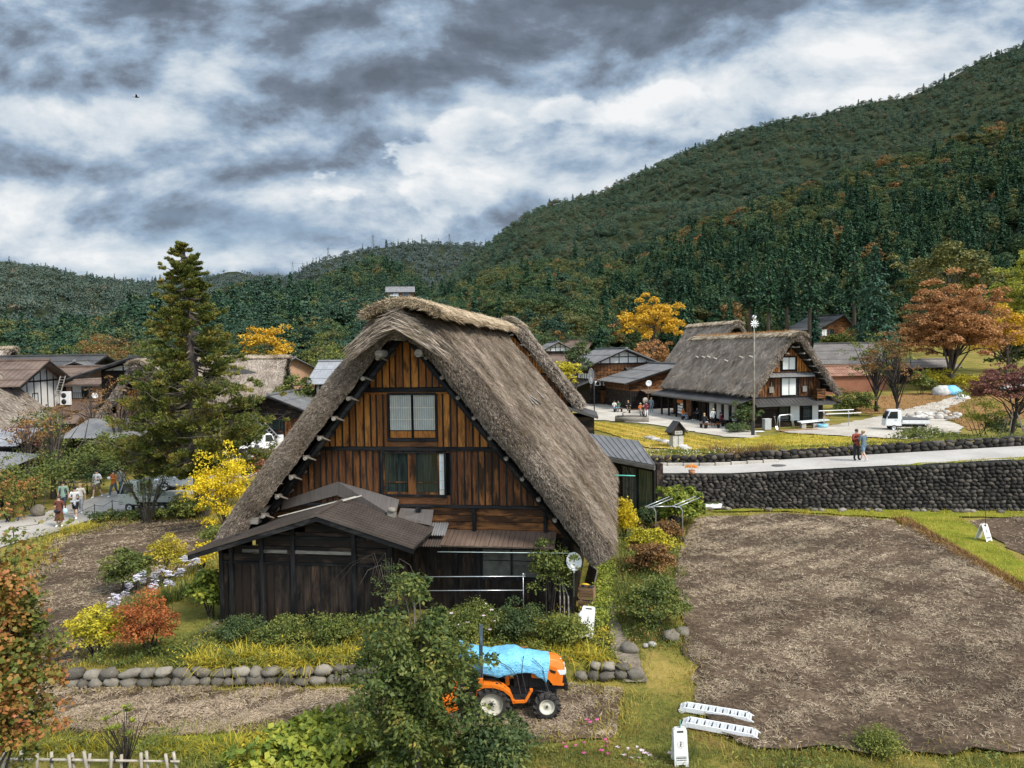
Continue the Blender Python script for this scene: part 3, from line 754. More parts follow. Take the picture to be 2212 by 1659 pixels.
hill('hill', [(800, 760), (880, 690), (920, 650), (960, 622), (1000, 604), (1080, 573), (1200, 556), (1330, 548), (1400, 522), (1480, 490), (1560, 452), (1640, 424), (1700, 402), (1760, 382), (1900, 340), (2000, 318), (2100, 276), (2212, 250), (2400, 190), (2700, 140)], 400, 176, 3.0, .03, 5.0, near_mix, 0, 'mixed cedar and autumn wood on the near slope', 10, power=1.08, rough=9, seed=28, scl=(.6, 1.05), single=lambda q, t, x, y:t<(.085 if q>1280 else.12))
cedar_n=0
GR={'pine':('pine_tree', 'dark bluish-green layered pine in the row at the foot of the wooded slopes', 'pine', 'pines along the foot of the slopes'), 'cedar':('cedar_tree', 'tall dark green cedar in the row at the foot of the wooded slopes', 'cedar', 'cedars along the foot of the slopes'), 'green':('broadleaf_tree', 'round-crowned green tree in the row at the foot of the wooded slopes', 'tree', 'green broadleaf trees along the foot of the slopes'), 'olive':('broadleaf_tree', 'yellowish olive tree in the row at the foot of the wooded slopes', 'tree', 'olive trees along the foot of the slopes'), 'orange':('maple_tree', 'rust-orange autumn tree in the row at the foot of the wooded slopes', 'tree', 'orange trees along the foot of the slopes')}
rr3=random.Random(5)
SINGLE.sort(key=lambda s:s[1][1])
for kind, p, sc, rz in SINGLE:
 nm, lab, cat, grp=GR[kind]
 qx, qy=proj(p)
 if qx<-120 or qx>2330:continue
 e=empty(nm, p, rz, lab, cat, grp); e.scale=(sc, sc, sc)
 for part, me in(('crown', rr3.choice(proto(kind, .03, 0))), ('trunk', TR_C if kind=='cedar' else TR_B)):
  o=bpy.data.objects.new(part, me); COL.objects.link(o); o.parent=e
print('single trees', len(SINGLE))
# the thatched farmhouse in front
def thatch_roof(prof_out, thick, y0, y1, xc, rng, strands=0, slen=.4, swid=.022, nose=.55, flare=0.0, ny=24, ns=18, amp=.05, sides=(1, -1), rake_str=0, end_cut=True, vis=(1, 1)):
 """gable thatch: returns V,F,mi.  prof_out: outline points (dx>=0, z) from the ridge to the eave, mirrored about xc"""
 po=np.array(prof_out, float)
 seg=np.concatenate([[0], np.cumsum(np.linalg.norm(np.diff(po, axis=0), axis=1))]); tot=seg[-1]
 ss=np.linspace(0, 1, ns)*tot
 ox=np.interp(ss, seg, po[:, 0]); oz=np.interp(ss, seg, po[:, 1])
 tx=np.gradient(ox); tz=np.gradient(oz); l=np.hypot(tx, tz); tx/=l; tz/=l
 nxn, nzn=-tz, tx
 nxn=np.abs(tz); nzn=np.abs(tx)
 Vs=[]; Fs=[]; Ms=[]; base=0
 ysin=np.linspace(y0+.55, y1-.55, ny)
 for sg, vz in zip(sides, vis):
  loop=[(1.0, y0+.22, 1), (.72, y0+.02, 1), (.38, y0-.02, 1), (.10, y0+.12, 0), (0.0, y0+.38, 0)]
  loop+=[(0.0, y, 0)for y in ysin]+[(0.0, y1-.38, 0), (.10, y1-.12, 0), (.38, y1+.02, 1), (.72, y1-.02, 1), (1.0, y1-.22, 1)]
  m=len(loop); P=np.zeros((ns, m, 3))
  for j, (n, y, mm)in enumerate(loop):
   P[:, j, 0]=xc+sg*(ox-nxn*thick*n); P[:, j, 2]=oz-nzn*thick*n
   k=np.linspace(0, 1, ns)
   yy=y-(nose*np.clip(1-k*5, 0, 1)**1.2 if y<y0+.6 else 0)+(nose*np.clip(1-k*5, 0, 1)**1.2 if y>y1-.6 else 0)
   if y<y0+.6:yy=yy-flare*k**2
   P[:, j, 1]=yy
  for i in range(ns):
   for j in range(m):
    p=P[i, j]; q=mnoise.noise(Vector((p[0]*.9+5, p[1]*.9, p[2]*.9)))+.5*mnoise.noise(Vector((p[0]*2.6, p[1]*2.6+3, p[2]*2.6)))
    P[i, j, 0]+=sg*nxn[i]*q*amp*1.6; P[i, j, 2]+=nzn[i]*q*amp*1.6
    if j<5:P[i, j, 1]+=q*amp*1.5
  P[0, :, 0]=xc
  idx=np.arange(ns*m).reshape(ns, m)+base
  f=np.stack([idx[:-1, :-1], idx[1:, :-1], idx[1:, 1:], idx[:-1, 1:]], -1).reshape(-1, 4)
  if sg<0:f=f[:, ::-1]
  Vs.append(P.reshape(-1, 3)); Fs.append(f)
  mi=np.tile(np.array([loop[j][2]if loop[j][2]==loop[j+1][2]else 0 for j in range(m-1)]), ns-1); Ms.append(mi)
  base+=ns*m
  eo=P[-1]; n2=m
  E=np.concatenate([eo[4:m-4], np.stack([eo[4:m-4, 0]-sg*thick*.78, eo[4:m-4, 1], eo[4:m-4, 2]-thick*.06], 1)])
  k=m-8; ie=np.arange(k)+base
  f=np.stack([ie[:-1], ie[1:], ie[1:]+k, ie[:-1]+k], -1)
  Vs.append(E); Fs.append(f if sg>0 else f[:, ::-1]); Ms.append(np.ones(len(f), int)); base+=2*k
  if strands and vz:
   n=int(strands*vz); si=rng.random(n)**.9*(ns-1.001); yy=rng.random(n)*(m-8)+3.0
   i=si.astype(int); a=(si-i)[:, None]; j=yy.astype(int); b=(yy-j)[:, None]
   c=(P[i, j]*(1-a)+P[i+1, j]*a)*(1-b)+(P[i, j+1]*(1-a)+P[i+1, j+1]*a)*b
   A=(P[i+1, j]-P[i, j]); A/=np.linalg.norm(A, axis=1, keepdims=True)+1e-9
   nn=np.stack([sg*nxn[i], np.zeros(n), nzn[i]], 1)
   A=A+nn*(.04+.10*rng.random((n, 1)))+rng.normal(size=(n, 3))*np.array([.10, .26, .10])
   c=c+nn*.03
   V, Fq=cards(c, A, nn+rng.normal(size=(n, 3))*.25, slen*(.5+rng.random(n)), swid*(.6+.9*rng.random(n)))
   Vs.append(V); Fs.append(Fq+base); Ms.append(np.zeros(len(Fq), int)); base+=len(V)
  if rake_str:
   n=int(rake_str); si=rng.random(n)*(ns-1.001); i=si.astype(int); a=(si-i)[:, None]
   jj=rng.random(n)*4.4; j=jj.astype(int); b=(jj-j)[:, None]
   c=(P[i, j]*(1-a)+P[i+1, j]*a)*(1-b)+(P[i, j+1]*(1-a)+P[i+1, j+1]*a)*b
   A=(P[i+1, j]-P[i, j]); A/=np.linalg.norm(A, axis=1, keepdims=True)+1e-9
   A=A*.8+np.array([0, -1.0, -.1])*(.25+.5*rng.random((n, 1)))+rng.normal(size=(n, 3))*.28
   nn=np.array([0, -1.0, .3])+rng.normal(size=(n, 3))*.4
   V, Fq=cards(c+np.array([0, -.02, 0]), A, nn, slen*.5*(.5+rng.random(n)), swid*1.2*(.6+.8*rng.random(n)))
   Vs.append(V); Fs.append(Fq+base); Ms.append((rng.random(len(Fq))<.6).astype(int)); base+=len(V)
 return np.concatenate(Vs), np.concatenate(Fs), np.concatenate(Ms)
def ridge_straw(xc, ztop, half, y0, y1, rng, n=4000, drop=.45, th=.26, slen=.7, w=.035, wave=.05):
 """straw laid across the ridge, bent down on both sides"""
 V=[]; F=[]; ny=26; na=9
 ys=np.linspace(y0, y1, ny); u=np.linspace(-1, 1, na)
 top=np.zeros((ny, na, 3))
 for i, y in enumerate(ys):
  sag=.10*math.sin(i*1.3)*.3+wave*mnoise.noise(Vector((y*1.1, 4, 2)))
  for j, a in enumerate(u):top[i, j]=(xc+a*half*(1+.06*mnoise.noise(Vector((y*2, a, 1)))), y, ztop-drop*abs(a)**1.9+sag)
 bot=top.copy(); bot[:, :, 2]-=th
 ring=np.concatenate([top, bot[:, ::-1]], 1); m=ring.shape[1]
 idx=np.arange(ny*m).reshape(ny, m)
 f=np.stack([idx[:-1], np.roll(idx, -1, 1)[:-1], np.roll(idx, -1, 1)[1:], idx[1:]], -1).reshape(-1, 4)
 V.append(ring.reshape(-1, 3)); F.append(f[:, ::-1]); base=ny*m
 for i in(0, ny-1):
  q=[(idx[i, j], idx[i, j+1], idx[i, m-2-j], idx[i, m-1-j])for j in range(na-1)]
  F.append(np.array(q)if i==0 else np.array(q)[:, ::-1])
 fi=rng.random(n)*(ny-1.01); fj=rng.random(n)*(na-1.01); i=fi.astype(int); j=fj.astype(int); a=(fi-i)[:, None]; b=(fj-j)[:, None]
 c=(top[i, j]*(1-a)+top[i+1, j]*a)*(1-b)+(top[i, j+1]*(1-a)+top[i+1, j+1]*a)*b
 A=top[i, j+1]-top[i, j]; A/=np.linalg.norm(A, axis=1, keepdims=True)
 A=A+rng.normal(size=(n, 3))*np.array([.1, .22, .10])
 v, q=cards(c+np.array([0, 0, .02])-np.array([0, 0, 1.0])*rng.random((n, 1))*th*.0, A, np.array([0, -.25, 1.0])+rng.normal(size=(n, 3))*.35, slen*(.5+.8*rng.random(n)), w*(.6+.8*rng.random(n)))
 V.append(v); F.append(q+base); base+=len(v)
 k=n//3; fi=rng.random(k)*(ny-1.01); i=fi.astype(int); a=(fi-i)[:, None]; sd=np.where(rng.random(k)<.5, 0, na-1)
 c=top[i, sd]*(1-a)+top[i+1, sd]*a; c[:, 2]-=rng.random(k)*th
 A=np.stack([np.where(sd==0, -1.0, 1.0), rng.normal(size=k)*.3, -.55+rng.normal(size=k)*.25], 1)
 v, q=cards(c, A, rand_unit(k, rng)+np.array([0, 0, .6]), slen*.6*(.4+rng.random(k)), w*(.6+.8*rng.random(k)))
 V.append(v); F.append(q+base); base+=len(v)
 fj=rng.random(k)*(na-1.01); j=fj.astype(int); b=(fj-j)[:, None]
 c=top[0, j]*(1-b)+top[0, j+1]*b; c[:, 2]-=rng.random(k)*th
 A=np.stack([rng.normal(size=k)*.9, -.35+rng.normal(size=k)*.2, rng.normal(size=k)*.25], 1)
 v, q=cards(c, A, rand_unit(k, rng)+np.array([0, -.8, .3]), slen*.55*(.4+rng.random(k)), w*(.6+.8*rng.random(k)))
 V.append(v); F.append(q+base)
 return np.concatenate(V), np.concatenate(F)
HA=R_(-8.5)
HO=Vector((D(889, 1300, 24.2).x, 24.2, .45))
H=empty('thatched_farmhouse', HO, HA, 'big steep-roofed thatched farmhouse with dark timber gable and metal-roofed front annex', 'farmhouse')
XC=.15
rngH=np.random.default_rng(3)
prof=[(0, 9.75), (.6, 9.68), (1.05, 9.42), (1.5, 8.86), (3.3, 6.66), (5.1, 4.44), (6.15, 3.05), (6.62, 2.28)]
V, Fq, mi=thatch_roof(prof, .82, -1.3, 14.1, XC, rngH, strands=120000, slen=.34, swid=.0155, nose=.5, ny=30, ns=34, amp=.045, vis=(1, .1), rake_str=30000)
roof=np_mesh('thatch_roof', V, Fq, [M_TH, M_THD], H, mi=mi)
V, Fq=ridge_straw(XC+.32, 10.14, 1.22, -2.05, 14.3, rngH, 7000, drop=.40, th=.20, w=.026)
np_mesh('ridge_cap', V, Fq, M_CAP, roof)
b=[]; n=2600; r=rngH
u=r.random(n); sg=np.where(r.random(n)<.62, 1, -1)
c=np.stack([XC+.1+sg*(u*1.5), -1.98+.25*u+r.normal(size=n)*.06, 9.82-u*1.0-r.random(n)*.55], 1)
A=np.stack([sg*(1.0+0*u), .15*r.normal(size=n), -.35-.55*u+r.normal(size=n)*.14], 1)
V, Fq=cards(c, A, np.array([0, -1.0, .35])+r.normal(size=(n, 3))*.3, .8*(.5+.7*r.random(n)), .032)
np_mesh('bound_bundle', V, Fq, M_TH, roof)
mb=MB()
for k, yy in enumerate((4.6, 4.75, 5.1, 8.0)):
 mb.bar((XC+3.55+.12*k%.3, yy-.3, 6.45), (XC+3.2, yy+.35, 6.78), .05)
mb.build('ridge_stick', M_GREYW, roof)
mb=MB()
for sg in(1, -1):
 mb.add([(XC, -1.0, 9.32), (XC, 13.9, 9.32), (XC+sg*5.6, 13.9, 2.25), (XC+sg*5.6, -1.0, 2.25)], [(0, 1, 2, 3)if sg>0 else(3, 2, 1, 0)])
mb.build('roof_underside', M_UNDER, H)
for sg in(1, -1):
 mb=MB(); mb.tube([(XC+sg*.05, -.75, 9.05), (XC+sg*2.4, -.78, 6.13), (XC+sg*5.25, -.7, 2.6)], [.09, .11, .13], 8)
 mb.build('verge_rafter', M_BEAM, H)
def zin(x):return 9.42-1.275*abs(x-XC)
for sg in(1, -1):
 for k in range(9):
  z=8.35-k*.64; x=XC+sg*((9.30-z)/1.275+.02)
  yy=-1.2 if sg<0 else-.98
  mb=MB(); mb.tube([(x, .1, z), (x+.02, yy, z-.02)], [.062, .058], 8)
  p=mb.build('purlin_end', M_GREYW, H)
  mb=MB()
  for q in range(3):mb.tube([(x, yy+.07+q*.085, z-.01), (x, yy+.145+q*.085, z-.01)], [.078, .078], 9)
  if sg<0:mb.tube([(x+.08*sg, yy+.1, z+.06), (x-sg*.18, yy+.12, z-.03), (x-sg*.32, yy+.2, z-.10)], [.03, .034, .026], 6)
  mb.build('rope_lashing', M_ROPE, p)
mb=MB(); mb.tube([(XC, 1, 9.0), (XC-.02, -1.55, 9.02)], [.15, .14], 10); p=mb.build('ridge_pole', M_GREYW, H)
for sg in(1, -1):
 mb=MB(); mb.tube([(XC+sg*.62, .6, 8.5), (XC+sg*.64, -1.38, 8.48)], [.13, .125], 10); mb.build('purlin_end', M_GREYW, H)
def boards(name, x0, x1, zb, zt, mat, y=0.0, wd=.225, gap=.055, clip=True, parent=None, holes=(), battmat=None, zclip=zin, th=.03, seed=0):
 """vertical boards with dark battens between, clipped under the roof line and round openings"""
 rg=random.Random(seed); mb=MB(); bt=MB(); x=x0
 while x<x1-.02:
  w=min(wd*(.85+.35*rg.random()), x1-x); xa, xb=x, x+w-gap
  for(mbb, a, b, yy, hh)in((mb, xa, xb, y, th), (bt, xb, x+w, y-.012, th+.012)):
   za, zb_=(min(zt, zclip(a)-.02), min(zt, zclip(b)-.02))if clip else(zt, zt)
   spans=[(zb, None)]
   for(hx0, hx1, hz0, hz1)in holes:
    if a<hx1 and b>hx0:
     spans=[(zb, hz0), (hz1, None)]
   for lo, hi in spans:
    ta, tb=(za, zb_)if hi is None else(min(hi, za), min(hi, zb_))
    if ta-lo<.03 and tb-lo<.03:continue
    ta=max(ta, lo+.005); tb=max(tb, lo+.005)
    d=rg.random()*.008
    mbb.prism([(a, lo), (b, lo), (b, tb), (a, ta)], yy-d, yy+hh)
  x+=w
 bt2=bt
 o=mb.build(name, mat, parent)
 if bt2.v:bt2.build('batten', battmat or M_POST, o)
 return o
def planks(name, x0, x1, zb, zt, mat, y=0.0, h=.2, parent=None, seed=0, th=.03, clip=None, holes=()):
 rg=random.Random(seed); mb=MB(); z=zb
 while z<zt-.02:
  hh=min(h*(.8+.4*rg.random()), zt-z)
  xs=[(x0, x1)]
  for(a, b, c, d)in holes:
   if z<d and z+hh>c:xs=[(x0, a), (b, x1)]
  for a, b in xs:
   if clip:a=max(a, clip(z+hh)[0]); b=min(b, clip(z+hh)[1])
   if b-a>.05:mb.bb(a, b, y-rg.random()*.012, y+th, z+.004, z+hh-.012)
  z+=hh
 return mb.build(name, mat, parent)
W1=(-.62, .95, 5.66, 7.13); W2=(-.9, 1.24, 3.76, 5.18)
boards('board_cladding', -1.25, 1.6, 7.36, 8.85, M_BO, 0, .235, .05, parent=H, seed=1)
boards('board_cladding', -3.0, 3.3, 5.38, 7.2, M_BO, .02, .235, .055, parent=H, seed=2, holes=[W1])
boards('board_cladding', -4.6, 4.75, 3.46, 5.24, M_BM, .0, .225, .05, parent=H, seed=3, holes=[W2])
planks('plank_cladding', -5.3, 5.3, 2.42, 3.36, M_BMX, .02, .26, H, 4)
boards('board_cladding', -5.35, 5.35, -.45, 2.40, M_BD, .05, .24, .04, False, H, seed=5, holes=[(2.42, 4.42, 1.02, 2.04)])
def hbeam(x0, x1, z0, z1, y0, y1, mat=M_BEAM, nm='beam'):
 mb=MB(); mb.bb(x0, x1, y0, y1, z0, z1); return mb.build(nm, mat, H, .01)
hbeam(-1.55, 1.85, 7.2, 7.35, -.07, .06); hbeam(-1.5, 1.8, 7.13, 7.195, -.05, .05, M_BO)
hbeam(-3.1, 3.4, 5.25, 5.375, -.09, .06); hbeam(-4.75, 4.95, 3.365, 3.455, -.10, .06)
hbeam(-.95, 1.3, 3.46, 3.74, -.05, .05, M_BMX); hbeam(-.66, 1.0, 5.38, 5.55, -.04, .04, M_BMX)
hbeam(-.70, 1.03, 5.555, 5.65, -.09, .05)
for x in(.35, 2.2, 4.55):
 mb=MB(); mb.bb(x-.06, x+.06, -.09, .05, 2.40, 3.36); mb.box((x, -.12, 3.3), (.17, .2, .14)); mb.build('post', M_POST, H, .01)
for x in(-5.35, 5.35, 1.55, 2.3):
 mb=MB(); mb.bb(x-.07, x+.07, -.03, .12, -.5, 2.42); mb.build('post', M_POST, H, .01)
mb=MB()
x0, x1, z0, z1=W1
for a, b2, c, d2 in((x0-.05, x1+.05, z1-.03, z1+.05), (x0-.05, x1+.05, z0-.03, z0+.02), (x0-.07, x0, z0, z1), (x1, x1+.07, z0, z1)):mb.bb(a, b2, -.08, .06, c, d2)
win=mb.build('window', M_POST, H, .006)
xm=(x0+x1)/2-.02
for a, b2, yy in((x0, xm, -.01), (xm+.035, x1, .025)):
 m1=MB(); m1.bb(a+.02, b2-.02, yy, yy+.015, z0+.27, z1-.03); pn=m1.build('paper_pane', M_PAPERG, win)
 m1=MB(); nb=9
 for k in range(nb+1):
  xx=a+.035+(b2-a-.07)*k/nb; m1.bb(xx-.008, xx+.008, yy-.018, yy-.003, z0+.28, z1-.04)
 for zz in(z0+.63, z0+1.02):m1.bb(a+.02, b2-.02, yy-.024, yy-.019, zz-.012, zz+.012)
 m1.build('lattice', M_LATT, win)
 m1=MB(); m1.bb(a+.02, b2-.02, yy-.02, yy+.02, z0+.02, z0+.24); m1.build('kick_panel', M_WAMB if 'M_WAMB' in globals()else M_BO, win)
m1=MB(); m1.bb(xm-.005, xm+.03, -.05, .02, z0, z1); m1.build('meeting_stile', M_BLACK, win)
x0, x1, z0, z1=W2
mb=MB()
for a, b2, c, d2 in((x0-.04, x1+.04, z1-.02, z1+.04), (x0-.04, x1+.04, z0-.05, z0+.03), (x0-.05, x0+.03, z0, z1), (x1-.02, x1+.05, z0, z1)):mb.bb(a, b2, -.09, .06, c, d2)
win=mb.build('window', M_POST, H, .006)
for a, b2 in((x0+.03, .03), (.20, x1-.2)):
 m1=MB(); m1.bb(a, b2, .0, .012, z0+.03, z1-.02); m1.build('glass_pane', M_GLASS, win)
 m1=MB()
 for(p0, p1, q0, q1)in((a, a+.045, z0+.03, z1-.02), (b2-.045, b2, z0+.03, z1-.02), (a+.045, b2-.045, z0+.03, z0+.10), (a+.045, b2-.045, z0+.42, z0+.445)):m1.bb(p0, p1, -.03, -.002, q0, q1)
 m1.build('sash', M_BM, win)
 m1=MB(); n=26
 pts=[(a+(b2-a)*k/n, .06+.02*math.sin(k*1.35))for k in range(n+1)]
 m1.add([(x, y, z)for z in(z0+.03, z1)for x, y in pts], [(k, k+1, n+2+k, n+1+k)for k in range(n)], True)
 m1.build('curtain', m_plain('curtain_grey', (.16, .18, .165), .9), win)
m1=MB(); m1.bb(.03, .20, -.04, .03, z0+.03, z1-.02); m1.build('mullion', M_BM, win)
m1=MB(); m1.bb(x1-.19, x1-.02, -.02, .0, z0+.2, z1-.02); m1.build('paper_pane', M_PAPER, win)
m1=MB()
for zz in(.5, .8, 1.1):m1.bb(x1-.19, x1-.02, -.03, -.021, z0+zz-.01, z0+zz+.01)
m1.bb(x1-.11, x1-.095, -.03, -.021, z0+.2, z1-.02); m1.bb(x1-.19, x1-.02, -.03, .0, z0+.03, z0+.19); m1.build('lattice', M_LATT, win)
mb=MB()
for a, b2, c, d2 in((2.38, 4.46, 2.0, 2.07), (2.38, 4.46, .98, 1.04), (2.38, 2.45, 1.04, 2.0), (4.39, 4.46, 1.04, 2.0), (3.38, 3.45, 1.04, 2.0)):mb.bb(a, b2, -.02, .08, c, d2)
win=mb.build('window', M_POST, H)
for a, b2 in((2.45, 3.38), (3.45, 4.39)):
 m1=MB(); m1.bb(a, b2, .03, .045, 1.04, 2.0); m1.build('frosted_pane', M_FROST, win)
 m1=MB(); m1.bb(a, b2, .01, .027, 1.62, 1.64); m1.bb(a, b2, .01, .027, 1.04, 1.10); m1.build('glazing_bar', M_POST, win)
mb=MB(); mb.bb(5.36, 5.44, .12, 13.0, -.5, 3.4); mb.bb(-5.44, -5.36, .12, 13.0, -.5, 3.4)
mb.prism([(-5.35, -.5), (5.35, -.5), (5.35, 2.9), (XC, 9.2), (-5.35, 2.9)], 12.9, 13.0); mb.build('side_wall', M_BDX, H)
mb=MB(); mb.prism([(-5.3, -.5), (5.3, -.5), (5.3, 3.0), (XC+.02, 9.2), (-5.3, 3.0)], .12, .2); mb.build('inner_wall', M_BLACK, H)
def corrugated(x0, x1, ya, za, yb, zb, n, dep=.022, th=0.0):
 mb=MB(); vs=[]; m=n*4
 for k in range(m+1):
  x=x0+(x1-x0)*k/m; s=dep*math.sin(k*PI/2)
  for t in(0, .5, 1):vs.append((x, ya+(yb-ya)*t, za+(zb-za)*t+s))
 mb.add(vs, [(k*3+i, k*3+i+1, k*3+i+4, k*3+i+3)for k in range(m)for i in(0, 1)], True)
 return mb
mb=MB()
rg=random.Random(8); x=1.25
while x<4.85:
 w_=.14+.05*rg.random(); dz=rg.random()*.02
 mb.slab([(x, 0, 2.62+dz), (x+w_-.012, 0, 2.62+dz), (x+w_-.012, -.92, 2.34+dz), (x, -.92, 2.34+dz)], (0, 0, -.02)); x+=w_
mb.bar((1.2, -.86, 2.31), (4.9, -.86, 2.31), .05); mb.build('awning', M_RRST, H)
corrugated(.0, 1.3, .0, 2.60, -.95, 2.30, 16).build('awning', M_RBRN, H)
corrugated(.25, 1.35, -.03, 2.86, -.62, 2.58, 14).build('awning', M_RGRY, H)
AX0, AX1, AY=-5.70, .05, -2.0
px_, pz_=-2.1, 3.66
def zan(x):return pz_-.305*abs(x-px_)-.22
boards('annex_wall', AX0, AX1, -.35, 1.9, M_BD, AY, .27, .035, False, H, seed=12, th=.05)
planks('annex_wall', AX0, AX1, 1.98, 3.55, M_BDX, AY+.01, .26, H, 13, clip=lambda z:(px_-(pz_-.22-z)/.305, px_+(pz_-.22-z)/.305))
mb=MB(); mb.bb(AX0, AX1, AY-.04, AY+.05, 1.905, 1.975); mb.bb(AX0+.6, AX1-.9, AY-.05, AY+.05, 2.72, 2.82); mb.bb(AX0, AX1, AY-.03, AY+.05, -.42, -.355); mb.build('annex_rail', M_BEAM, H)
mb=MB(); mb.bb(AX0+.8, AX0+2.3, AY-.02, AY+.0, 2.26, 2.36); mb.bb(AX0+2.5, AX0+4.4, AY-.02, AY+.0, 2.26, 2.36); mb.build('annex_slat', M_GREYW, H)
for x in(AX0+.07, AX0+.42, AX0+1.45, AX0+2.5, AX0+4.5, AX1-.07):
 mb=MB(); mb.bb(x-.065, x+.065, AY-.07, AY+.06, -.6, zan(x)-.02); mb.build('annex_post', M_POST, H, .008)
mb=MB()
for x0_ in(AX0+1.52, AX0+2.58):
 for k in range(18):mb.bar((x0_+k*.055, AY+.02, -.62), (x0_+k*.055, AY+.02, -.42), .006)
 for k in range(4):mb.bar((x0_, AY+.02, -.6+k*.05), (x0_+.98, AY+.02, -.6+k*.05), .006)
mb.build('vent_mesh', M_STEEL, H)
mb=MB(); mb.bb(AX0, AX0+.06, AY+.06, 0, -.5, 2.4); mb.bb(AX1-.06, AX1, AY+.06, 0, -.5, 2.6); mb.build('annex_wall', M_BDX, H)
YR0, YR1=-2.72, .02
mb=MB()
xl, xr=px_-4.25, px_+3.0
def zr(x):return pz_-.305*abs(x-px_)
for a, b2 in((xl, px_), (px_, xr)):
 ybk=YR1
 mb.slab([(a, YR0, zr(a)), (b2, YR0, zr(b2)), (b2, ybk, zr(b2)), (a, ybk, zr(a))], (0, 0, -.05))
seam=[]
for k in range(0, 13):
 yy=YR0+.02+k*.22
 for a, b2 in((xl, px_), (px_, xr)):mb.bar((a, yy, zr(a)+.012), (b2, yy, zr(b2)+.012), .022, .045)
mb.bar((px_, YR0, pz_+.03), (px_, YR1, pz_+.03), .12, .05)
ar=mb.build('annex_roof', M_RBRN, H)
mb=MB()
for a, b2 in((xl, px_), (px_, xr)):mb.slab([(a, YR0+.02, zr(a)-.055), (b2, YR0+.02, zr(b2)-.055), (b2, YR0+.02, zr(b2)-.21), (a, YR0+.02, zr(a)-.21)], (0, .04, 0))
mb.bar((xr-.03, YR0+.06, zr(xr)-.09), (xr-.03, YR1-.1, zr(xr)-.09), .05, .08); mb.bar((xl+.03, YR0+.06, zr(xl)-.09), (xl+.03, YR1-.1, zr(xl)-.09), .05, .08)
mb.build('verge_board', M_BEAM, ar)
mb=MB()
mb.slab([(-4.5, -.12, 3.2), (-2.45, -.12, 3.75), (-2.45, -.10, 4.2), (-4.45, -.10, 3.52)], (0, .03, 0))
mb.slab([(-2.45, -.13, 3.72), (-.35, -.5, 3.12), (-.32, -.10, 3.62), (-2.45, -.10, 4.2)], (0, .03, 0))
mb.slab([(-.31, -.45, 3.05), (.85, -.45, 2.86), (.85, -.10, 3.3), (-.28, -.10, 3.34)], (0, .03, 0))
mb.build('flashing', M_FLASH, ar)
mb=MB(); mb.bar((-4.3, -.75, 3.12), (-1.6, -.72, 3.83), .03); mb.bar((-2.0, -.8, 3.7), (-1.4, -.7, 3.86), .03); mb.build('bamboo_pole', M_LATT, ar)
mb=MB(); mb.box((-.42, -.6, 3.24), (.24, .2, .22)); mb.ell((-.42, -.6, 3.38), (.17, .16, .1), 8, 5, .3, rg); mb.build('purlin_end', M_GREYW, ar)
mb=MB(); mb.box((-4.75, -.55, 3.28), (.3, .5, .22)); mb.box((-5.0, -.9, 3.05), (.34, .5, .2)); mb.build('purlin_end', M_GREYW, H)
# other buildings
def frame_window(par, face, a, z, w, h, W, L, panes=2, paper=False, deep=.06, xoff=0.0, rail=False, mat=None):
 """a window as frame + panes on one wall of a house: face front/left/right (local)"""
 def tr(u0, u1, d0, d1, z0, z1, mb):
  if face=='front':mb.bb(u0, u1, -d1, -d0, z0, z1)
  elif face=='right':mb.bb(W/2+d0, W/2+d1, u0, u1, z0, z1)
  else:mb.bb(-W/2-d1, -W/2-d0, u0, u1, z0, z1)
 mb=MB(); t=.06
 tr(a-t, a+w+t, .003, deep, z-t, z, mb); tr(a-t, a+w+t, .003, deep, z+h, z+h+t, mb)
 tr(a-t, a, .003, deep, z, z+h, mb); tr(a+w, a+w+t, .003, deep, z, z+h, mb)
 for k in range(1, panes):tr(a+w*k/panes-.025, a+w*k/panes+.025, .003, deep-.01, z, z+h, mb)
 if rail:
  tr(a-.1, a+w+.1, .28, .31, z+.55, z+.6, mb)
  for k in range(11):tr(a-.1+(w+.2)*k/10-.012, a-.1+(w+.2)*k/10+.012, .28, .3, z-.05, z+.55, mb)
 wn=mb.build('window', mat or M_POST, par)
 for k in range(panes):
  m1=MB(); tr(a+w*k/panes+.025, a+w*(k+1)/panes-.025, .004, .02+.006*(k%2), z, z+h, m1)
  pp=paper if not isinstance(paper, (list, tuple))else paper[k]
  m1.build('pane', M_PAPER if pp else M_GLASS, wn)
 return wn
def metal_roof(par, x0, z0, x1, z1, y0, y1, mat, th=.07, seam=.45, along=True, ridge=None, nm='roof', verge=True):
 """one slope from (x0,z0) eave to (x1,z1) ridge between y0..y1, seams down the slope, snow bars across"""
 mb=MB()
 mb.slab([(x0, y0, z0), (x1, y0, z1), (x1, y1, z1), (x0, y1, z0)], (0, 0, -th))
 n=int(abs(y1-y0)/seam)
 for k in range(n+1):
  y=y0+.02+(y1-y0-.04)*k/max(1, n); mb.bar((x0, y, z0+.012), (x1, y, z1+.012), .03, .04)
 for f in(.22, .62):mb.bar((x0+(x1-x0)*f, y0, z0+(z1-z0)*f+.03), (x0+(x1-x0)*f, y1, z0+(z1-z0)*f+.03), .05, .06)
 o=mb.build(nm, mat, par)
 if verge:
  m1=MB()
  m1.slab([(x0, y0-.03, z0-th-.01), (x1, y0-.03, z1-th-.01), (x1, y0-.03, z1-th-.2), (x0, y0-.03, z0-th-.2)], (0, .05, 0))
  m1.build('verge_board', M_BEAM, o)
 return o
